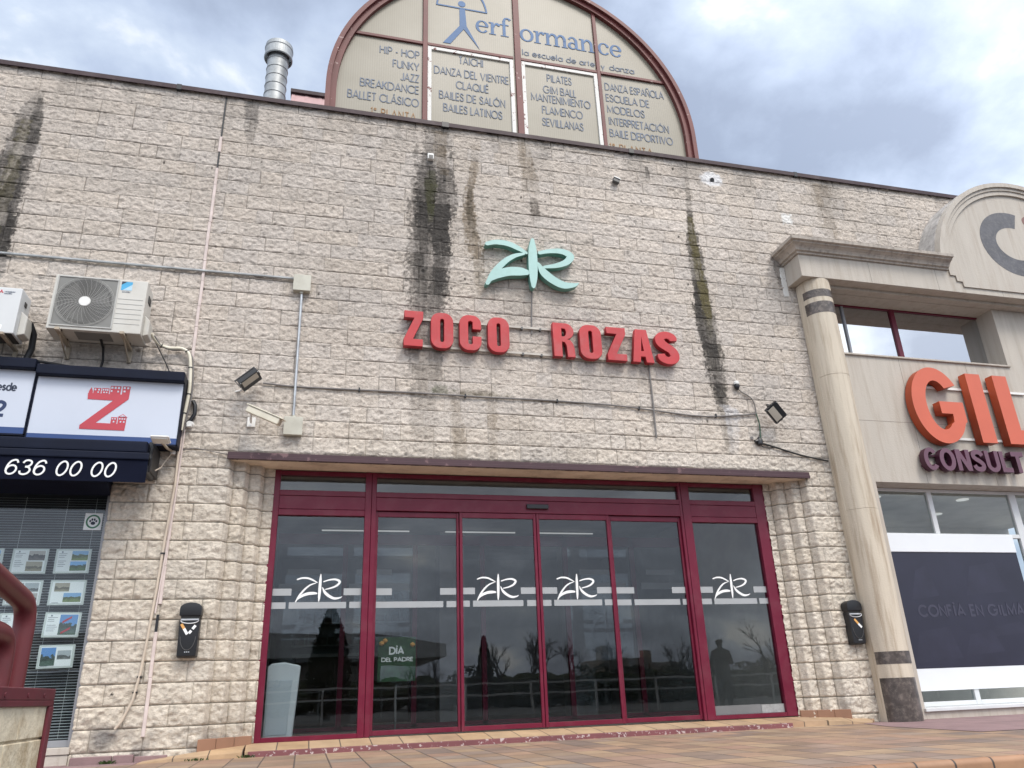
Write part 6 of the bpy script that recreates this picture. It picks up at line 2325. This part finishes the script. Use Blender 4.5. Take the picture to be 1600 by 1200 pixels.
# inlaid emblem: open ring and dotted stroke
lg2 = []
out = [(12.415, 7.47)] + arc(12.25, 6.845, .68, .595, 74, 268, 30)[1:] + [(12.226, 6.257)]
inn_ = [(12.60, 6.33), (12.62, 6.60)] + arc(12.26, 6.855, .385, .305, 280, 110, 24) + [(12.375, 7.178)]
shape('inlay', [arc(12.25, 6.85, .68, .60, 74, 318, 40) + arc(12.26, 6.855, .385, .305, 312, 78, 34)], -.3945, .004, 'slate_c', of)
shape('inlay', [arc(12.66, 7.33, .115, .10, 0, 360, 24)[:-1]], -.3945, .004, 'brown_dot', of)
shape('inlay', [[(12.60, 7.17), (12.76, 7.17), (12.76, 6.72), (12.60, 6.72)]], -.3962, .004, 'slate_c', of)
# upper window: reflective glass in a dark red frame, set deep in its reveal
m = MB()
m.box(8.62, 8.66, .255, .32, 4.82, 5.80)
m.box(10.085, 10.165, .255, .32, 4.82, 5.80)
for x0, x1 in ((8.66, 10.085), (10.165, 11.774)):
    m.box(x0, x1, .26, .32, 5.775, 5.80)
    m.box(x0, x1, .26, .32, 4.82, 4.84)
uw = m.build('upper_window', 'maroon', of, bevel=.003)
m = MB()
m.box(8.66, 10.085, .285, .291, 4.84, 5.775)
m.box(10.165, 11.776, .285, .291, 4.819, 5.801)
m.build('pane', 'glass_mirror', uw)
m = MB()
m.box(9.20, 9.235, .262, .284, 4.84, 5.775)
m.build('glazing_bar', 'alu', uw)
# shopfront below
YS = .26
m = MB()
m.box(8.90, 8.99, YS, YS + .06, .03, 2.885)
m.box(9.955, 10.03, YS, YS + .06, .03, 2.885)
m.box(11.40, 11.52, YS, YS + .06, .03, 2.885)
for x0, x1 in ((8.99, 9.955), (10.03, 11.40), (11.52, XR)):
    m.box(x0, x1, YS + .002, YS + .058, 2.845, 2.885)
    m.box(x0, x1, YS + .002, YS + .058, 2.195, 2.25)
for x0, x1 in ((8.99, 9.955), (10.03, 11.40)):
    m.box(x0, x1, YS + .002, YS + .058, .03, .085)
sf = m.build('shopfront_frame', 'alu_white', of, bevel=.003)
m = MB()
for x0, x1 in ((8.99, 9.955), (10.03, 11.40), (11.52, XR)):
    m.box(x0, x1, YS + .028, YS + .034, 2.25, 2.845)
    m.box(x0, x1, YS + .028, YS + .034, .08, 2.20)
m.build('shopfront_pane', 'glass_shop', sf)
m = MB()
m.box(11.53, 11.60, YS - .01, YS + .05, .03, 2.18)
m.box(12.50, 12.57, YS - .01, YS + .05, .03, 2.18)
m.box(11.60, 12.50, YS - .008, YS + .048, 2.10, 2.18)
m.box(11.60, 12.50, YS - .008, YS + .048, .03, .12)
m.build('office_door', 'alu_white', of, bevel=.003)
m = MB()
m.box(8.3, XR, 3.0, 3.1, -.1, 2.95)
m.box(8.3, XR, .34, 3.0, 2.92, 2.98)
m.box(8.3, 8.4, .34, 3.0, -.1, 2.95)
m.build('office_room', 'room_light', of)
MB().box(8.3, XR, .34, 3.0, -.1, -.02).build('office_floor', 'room_floor', of)
m = MB()
for x, y in ((9.6, .9), (11.2, .9), (9.9, 1.9), (11.6, 1.9), (10.6, 2.6)):
    m.lathe(x, y, [(.09, 2.905), (.09, 2.915)], 16)
m.build('downlight', 'tube', of)
MB().box(8.4, XR, .34, 1.2, 5.9, 6.0).build('upper_ceiling', 'dark_room', of)
MB().box(8.4, XR, 1.1, 1.2, 4.6, 6.0).build('upper_room', 'dark_room', of)

# window banner
bn = thing('window_banner', 'dark navy window banner with grey slogan between white bands in the office shopfront', 'banner', (10.2, .25, .2))
MB().box(9.02, 11.235, YS - .012, YS - .004, .485, 1.985).build('navy_sheet', 'banner_navy', bn)
MB().box(9.02, 11.235, YS - .010, YS - .003, .215, .484).build('white_band', 'banner_white', bn)
MB().box(9.02, 11.235, YS - .026, YS - .003, 1.986, 2.232).build('white_band', 'banner_white', bn, bevel=.004)
MB().box(8.985, 9.02, YS - .03, YS, .20, 2.25).build('side_post', 'alu', bn)
mono('slogan', 'CONFÍA EN GILMAR', 9.35, 11.215, 1.122, 1.285, YS - .0145, .030, 'banner_text', bn, gap=.26, depth=.0012)
yq = .0121
m = MB()
for x0, x1, z0, z1 in ((9.15, 9.9, .55, 1.0), (9.95, 10.6, .62, .95), (10.4, 11.1, .85, 1.05), (9.3, 9.75, 1.35, 1.8), (10.2, 10.9, 1.4, 1.85)):
    yq += .0002
    m.add([(x0, YS - yq, z0), (x1, YS - yq, z0 + .05), (x1 - .12, YS - yq, z1), (x0 + .15, YS - yq, z1 - .06)], [(0, 1, 2, 3)])
m.build('faint_print', mat('banner_print', (.0215, .0215, .041), .35, var=.2), bn)

# orange and plum letters
gs = thing('letter_sign', 'big orange letters GIL on pale rails over the office shopfront', 'sign', (10.5, -.1, 4.0))
gy = -.19
G = []
cxg, czg, rxg, rzg = 10.115, 4.025, .44, .585
th = .225
outer = arc(cxg, czg, rxg, rzg, 28, 360 - 14, 44)
oo = arc(cxg, czg, rxg, rzg, 33, 332, 44)
ii = arc(cxg + .01, czg, rxg - th, rzg - th * .92, 318, 44, 36)
# open ring with spur
Gl = [oo[0]] + oo + [(cxg + .425, czg - .26), (cxg + .425, czg + .06), (cxg + .0, czg + .06), (cxg + .0, czg - .135), (cxg + .205, czg - .135), (cxg + .205, czg - .26)] + ii + [(cxg + .19, czg + .24)]
Gl = oo + [(cxg + .43, czg - .24), (cxg + .43, czg + .055), (cxg + .02, czg + .055), (cxg + .02, czg - .13), (cxg + .21, czg - .13), (cxg + .20, czg - .25)] + ii[1:]
two_tone(shape('letter', [Gl], gy, .13, 'orange', gs), 'orange_side')
two_tone(shape('letter', [[(10.725, 3.478), (10.985, 3.478), (10.985, 4.555), (10.725, 4.555)]], gy, .13, 'orange', gs), 'orange_side')
two_tone(shape('letter', [[(11.215, 3.478), (11.90, 3.478), (11.90, 3.70), (11.475, 3.70), (11.475, 4.555), (11.215, 4.555)]], gy, .13, 'orange', gs), 'orange_side')
m = MB()
m.box(10.0, 11.9, -.058, -.032, 4.33, 4.365)
m.box(10.0, 11.9, -.058, -.032, 3.545, 3.58)
m.build('rail', 'white_paint', gs)
cs = thing('letter_sign', 'plum-coloured raised letters CONSULT below the orange letters', 'sign', (10.5, -.1, 3.2))
x = 9.66
ws = {'C': .24, 'O': .262, 'N': .235, 'S': .225, 'U': .235, 'L': .185, 'T': .215}
cy_ = -.165
th = .068
z0, z1 = 3.055, 3.365
for ch in 'CONSULT':
    w = ws[ch]
    cx, cz = x + w / 2, (z0 + z1) / 2
    if ch == 'O':
        lps = [arc(cx, cz, w / 2, .165, 0, 360, 32)[:-1], arc(cx, cz, w / 2 - th, .165 - th * .9, 0, 360, 32)[:-1]]
    elif ch == 'C':
        lps = [arc(cx, cz, w / 2, .165, 38, 322, 30) + arc(cx, cz, w / 2 - th, .165 - th * .9, 315, 45, 30)]
    elif ch == 'N':
        lps = [[(x, z0), (x, z1), (x + .075, z1), (x + w - th, z0 + .13), (x + w - th, z1), (x + w, z1), (x + w, z0), (x + w - .075, z0), (x + th, z1 - .13), (x + th, z0)]]
    elif ch == 'L':
        lps = [[(x, z0), (x + w, z0), (x + w, z0 + th), (x + th, z0 + th), (x + th, z1), (x, z1)]]
    elif ch == 'T':
        lps = [[(x, z1), (x + w, z1), (x + w, z1 - th), (cx + th / 2, z1 - th), (cx + th / 2, z0), (cx - th / 2, z0), (cx - th / 2, z1 - th), (x, z1 - th)]]
    elif ch == 'U':
        b = arc(cx, z0 + .11, w / 2, .115, 180, 360, 18)
        b2_ = arc(cx, z0 + .11, w / 2 - th, .115 - th * .9, 360, 180, 18)
        lps = [[(x, z1)] + b + [(x + w, z1), (x + w - th, z1)] + b2_ + [(x + th, z1)]]
    else:
        pts = [(x + w * a_, z0 + (z1 - z0) * b_, th) for a_, b_ in ((.86, .74), (.74, .87), (.50, .915), (.25, .86), (.18, .70), (.35, .57), (.64, .45), (.82, .30), (.74, .14), (.50, .085), (.25, .14), (.14, .27))]
        lps = [stroke(pts, 5, 1, False)]
    two_tone(shape('letter', lps, cy_, .095, 'plum', cs), 'plum_side')
    x += w + .022
m = MB()
m.box(9.7, 11.3, -.072, -.032, 3.12, 3.15)
m.box(9.7, 11.3, -.072, -.032, 3.27, 3.30)
m.build('rail', 'plum_side', cs)

# ------------------------------------------------------------------ foreground parapet and red pipe rails
pw = thing('parapet_wall', 'low stone-faced parapet with red metal coping in front of the shop window', 'wall', (.3, -5.6, -.27))
m = MB()
zb = -.27
m.box(.10, .440, -8.3, -4.915, zb, .428)
m.build('stone_core', 'stone_slab', pw)
m = MB()
rows = [(zb, -.015), (-.008, .283), (.290, .425)]
for i, (a_, b_) in enumerate(rows):
    y = -4.95
    off = .35 if i % 2 else .0
    edges = [-8.3, -7.4 + off * .3, -6.6 - off * .5, -5.85 + off * .5, -5.25 - off * .35, -4.93]
    for k in range(len(edges) - 1):
        m.box(.435, .449 + random.uniform(-.001, .002), edges[k] + .002, edges[k + 1] - .002, a_, b_)
m.build('facing_slab', 'stone_slab', pw, bevel=.004)
m = MB()
m.box(.06, .462, -8.3, -4.900, .428, .472)
m.box(.445, .462, -8.3, -4.900, .405, .428)
m.box(.10, .462, -4.914, -4.896, zb, .428)
m.box(.450, .464, -4.950, -4.896, zb, .404)
m.build('metal_coping', 'red_trim', pw, bevel=.003)
m = MB()
for y in (-5.05, -5.25, -5.5, -5.75):
    m.tube([(.462, y, .445), (.466, y, .445)], .009, 8)
m.build('bolt', 'red_trim', pw)
hr = thing('pipe_railing', 'thick red painted pipe railing with bent end on top of the stone parapet', 'railing', (.3, -5.3, .47))


def bend(pts, rad, n=8):
    """polyline with rounded corners"""
    P = [Vector(p) for p in pts]
    o_ = [P[0]]
    for i in range(1, len(P) - 1):
        a, b, c = P[i - 1], P[i], P[i + 1]
        d1, d2 = (a - b).normalized(), (c - b).normalized()
        s, e_ = b + d1 * rad, b + d2 * rad
        for k in range(n + 1):
            t = k / n
            o_.append((s * (1 - t) + b * t) * (1 - t) + (b * (1 - t) + e_ * t) * t)
    o_.append(P[-1])
    return [tuple(q) for q in o_]


MB().tube(bend([(.335, -8.2, 1.0), (.335, -6.2, .965), (.335, -5.03, .80), (.335, -5.03, .46)], .10), .041, 20).build('top_pipe', 'red_pipe', hr, smooth=True)
MB().tube(bend([(.33, -8.2, .74), (.33, -6.2, .71), (.33, -5.19, .665), (.33, -5.19, .46)], .09), .040, 20).build('lower_pipe', 'red_pipe', hr, smooth=True)

# ------------------------------------------------------------------ the street behind the viewer, seen only in the glass
def bare_tree(x, y, h, seed, label):
    g = random.Random(seed)
    t = thing('bare_tree', label, 'tree', (x, y, -.27), 'leafless trees across the street')
    mt, mc = MB(), MB()

    def grow(p, d, L, r, lev):
        q = p + d * L
        (mt if lev == 0 else mc).tube([tuple(p), tuple((p + q) / 2 + Vector((g.uniform(-.05, .05), g.uniform(-.05, .05), 0)) * L), tuple(q)], [r, r * .82, r * .62], 5 if lev < 2 else 3, cap=False)
        if lev >= 5:
            return
        for k in range(3 if lev < 4 else 2):
            nd = (d + Vector((g.uniform(-.8, .8), g.uniform(-.8, .8), g.uniform(-.15, .55)))).normalized()
            grow(p + d * L * g.uniform(.55, 1), nd, L * g.uniform(.55, .8), r * .55, lev + 1)
    grow(Vector((x, y, -.27)), Vector((0, 0, 1)), h * .3, h * .028, 0)
    mt.build('trunk', 'bark', t, smooth=True)
    mc.build('crown', 'bark', t)
    return t


def leafy(x, y, z0, rx, rz, n, seed, shape_, sz):
    g = random.Random(seed)
    mb = MB()
    for k in range(n):
        u = g.random()
        a = g.uniform(0, 6.283)
        if shape_ == 'cone':
            rr_ = rx * math.sin(math.pi * min(1, u * .92 + .06)) ** .7 * (1 - .55 * u) * math.sqrt(g.random())
            z = z0 + rz * u
        else:
            rr_ = rx * math.sqrt(g.random()) * math.sqrt(max(0, 1 - (2 * u - 1) ** 2))
            z = z0 + rz * u
        c = Vector((x + rr_ * math.cos(a), y + rr_ * math.sin(a), z))
        d1 = Vector((g.gauss(0, 1), g.gauss(0, 1), g.gauss(0, 1))).normalized() * sz * g.uniform(.5, 1.2)
        d2 = Vector((g.gauss(0, 1), g.gauss(0, 1), g.gauss(0, 1) + .6)).normalized() * sz * g.uniform(.5, 1.2)
        mb.add([tuple(c - d1), tuple(c + d2), tuple(c + d1), tuple(c - d2)], [(0, 1, 2, 3)])
    return mb


cy = thing('cypress_tree', 'dark slim cypress mirrored in the middle door glass', 'tree', (8.97, -25, -.27))
MB().tube([(8.97, -25, -.27), (8.97, -25, 0)], .12, 8).build('trunk', 'bark', cy)
leafy(8.97, -25, -.15, .50, 2.85, 3000, 3, 'cone', .08).build('crown', 'leaf_dark', cy)
cy = thing('conifer_tree', 'dark bushy conifer mirrored behind the white pedestal', 'tree', (2.3, -20, -.27))
MB().tube([(2.3, -20, -.27), (2.3, -20, 0)], .14, 8).build('trunk', 'bark', cy)
leafy(2.3, -20, -.1, 1.0, 3.6, 4200, 5, 'cone', .10).build('crown', 'leaf_dark', cy)
for k, (x, y, h) in enumerate(((11.8, -25, 4.6), (13.6, -27, 4.0), (10.4, -28, 3.9), (18.5, -26, 3.8), (22.6, -25, 4.4), (25.5, -27, 4.2), (6.0, -27, 2.8), (15.3, -26, 4.4), (16.6, -29, 4.1), (20.4, -28, 4.0), (12.9, -31, 4.6), (8.0, -31, 3.4), (24.0, -24, 4.6))):
    bare_tree(x, y, h, 40 + k, ('tall', 'wide', 'thin', 'low', 'forked', 'slanting', 'short', 'spreading', 'slender', 'stubby', 'distant', 'small', 'broad')[k] + ' leafless tree mirrored in the entrance glass')
hb = MB()
g = random.Random(8)
for k in range(44):
    x = -8 + k * 1.05 + g.uniform(-.3, .3)
    q = leafy(x, -29 + g.uniform(-1, 1), -.27, 1.2, 1.35 + g.uniform(-.3, .5), 420, 300 + k, 'ball', .10)
    hb.add(q.v, q.f)
    hb.lathe(x, -29.3, [(.3, -.27), (.95 * g.uniform(.8, 1.1), .1), (1.05 * g.uniform(.8, 1.1), .5), (.8 * g.uniform(.7, 1.1), .95), (.25, 1.15 + g.uniform(-.2, .2))], 9)
o = hb.build('hedge', 'hedge', None)
tag(o, 'long dark hedge across the street mirrored low in the entrance glass', 'hedge')
o['kind'] = 'stuff'
fb = thing('canopy_building', 'low pale building with an overhanging roof mirrored in the door glass', 'building', (1, -34, -.27))
m = MB()
m.box(-14, 5.2, -40, -33, -.27, 2.0)
m.build('wall', 'conc', fb)
m = MB()
m.add([(-14, -30, 3.6), (4.8, -30, 3.3), (8.2, -30, 2.75), (8.2, -30, 2.1), (4.8, -30, 2.2), (-14, -30, 2.4), (-14, -40, 3.6), (4.8, -40, 3.3), (8.2, -40, 2.75), (8.2, -40, 2.1), (4.8, -40, 2.2), (-14, -40, 2.4)],
      [(0, 1, 4, 5), (1, 2, 3, 4), (6, 11, 10, 7), (7, 10, 9, 8), (0, 6, 7, 1), (1, 7, 8, 2), (2, 8, 9, 3), (3, 9, 10, 4), (4, 10, 11, 5), (0, 5, 11, 6)])
m.build('roof', 'conc', fb)
for x0, x1, h, lab in ((24.0, 27.6, 2.6, 'block of flats with a chimney, mirrored small in the glass'), (27.8, 30.5, 2.2, 'low house beside the flats, mirrored small in the glass')):
    t = thing('far_house', lab, 'house', (x0, -50, -.27), 'houses mirrored in the glass')
    MB().box(x0, x1, -56, -50, -.27, h).build('wall', 'far_wall', t)
    m = MB()
    m.box(x0 + .4, x0 + 1.0, -53, -52, h, h + 1.0)
    m.build('chimney', 'far_wall', t)
    m = MB()
    for q in np.arange(x0 + .4, x1 - .6, 1.0):
        m.box(q, q + .5, -50.05, -49.98, h - 1.5, h - .6)
    m.build('window', 'black', t)
fr = thing('street_railing', 'long two-bar street railing mirrored low in the entrance glass', 'railing', (6, -14, -.27))
m = MB()
for z in (.62, .32):
    m.box(-6, 24, -14.02, -13.98, z, z + .05)
m.build('bar', 'conc', fr)
m = MB()
for x in range(-6, 25, 2):
    m.box(x - .03, x + .03, -14.03, -13.97, -.27, .66)
m.build('post', 'conc', fr)


# ------------------------------------------------------------------ passer-by behind the viewer, seen only as a dark mirror image
pp = thing('person', 'person in a dark coat standing in the street, mirrored above the kick strip', 'person', (11.55, -9.0, -.27))
J = [((0, 0, .93), .19), ((0, .0, 1.12), .175), ((0, .01, 1.36), .165), ((0, .01, 1.50), .065), ((0, -.01, 1.56), .06), ((0, .0, 1.66), .115), ((0, .0, 1.73), .105),
     ((.20, .01, 1.40), .085), ((.25, .03, 1.14), .075), ((.15, .22, 1.20), .06), ((-.20, .01, 1.40), .085), ((-.27, .0, 1.13), .075), ((-.26, .06, .88), .06),
     ((.10, .0, .80), .15), ((.11, .02, .46), .10), ((.11, -.02, .08), .06), ((.12, .14, .04), .04), ((-.10, .0, .80), .15), ((-.12, .0, .46), .10), ((-.13, -.04, .08), .06), ((-.14, .12, .04), .04)]
Eg = [(0, 1), (1, 2), (2, 3), (3, 4), (4, 5), (5, 6), (2, 7), (7, 8), (8, 9), (2, 10), (10, 11), (11, 12), (0, 13), (13, 14), (14, 15), (15, 16), (0, 17), (17, 18), (18, 19), (19, 20)]
me = bpy.data.meshes.new('body')
me.from_pydata([(11.55 + x, -9.0 + y, -.27 + z) for (x, y, z), r_ in J], Eg, [])
ob_ = link('body', me, 'cloth', pp)
sk = ob_.modifiers.new('skin', 'SKIN')
for v, (q, r_) in zip(me.skin_vertices[0].data, J):
    v.radius = (r_, r_ * .8)
me.skin_vertices[0].data[0].use_root = True
ob_.modifiers.new('sub', 'SUBSURF').levels = 1
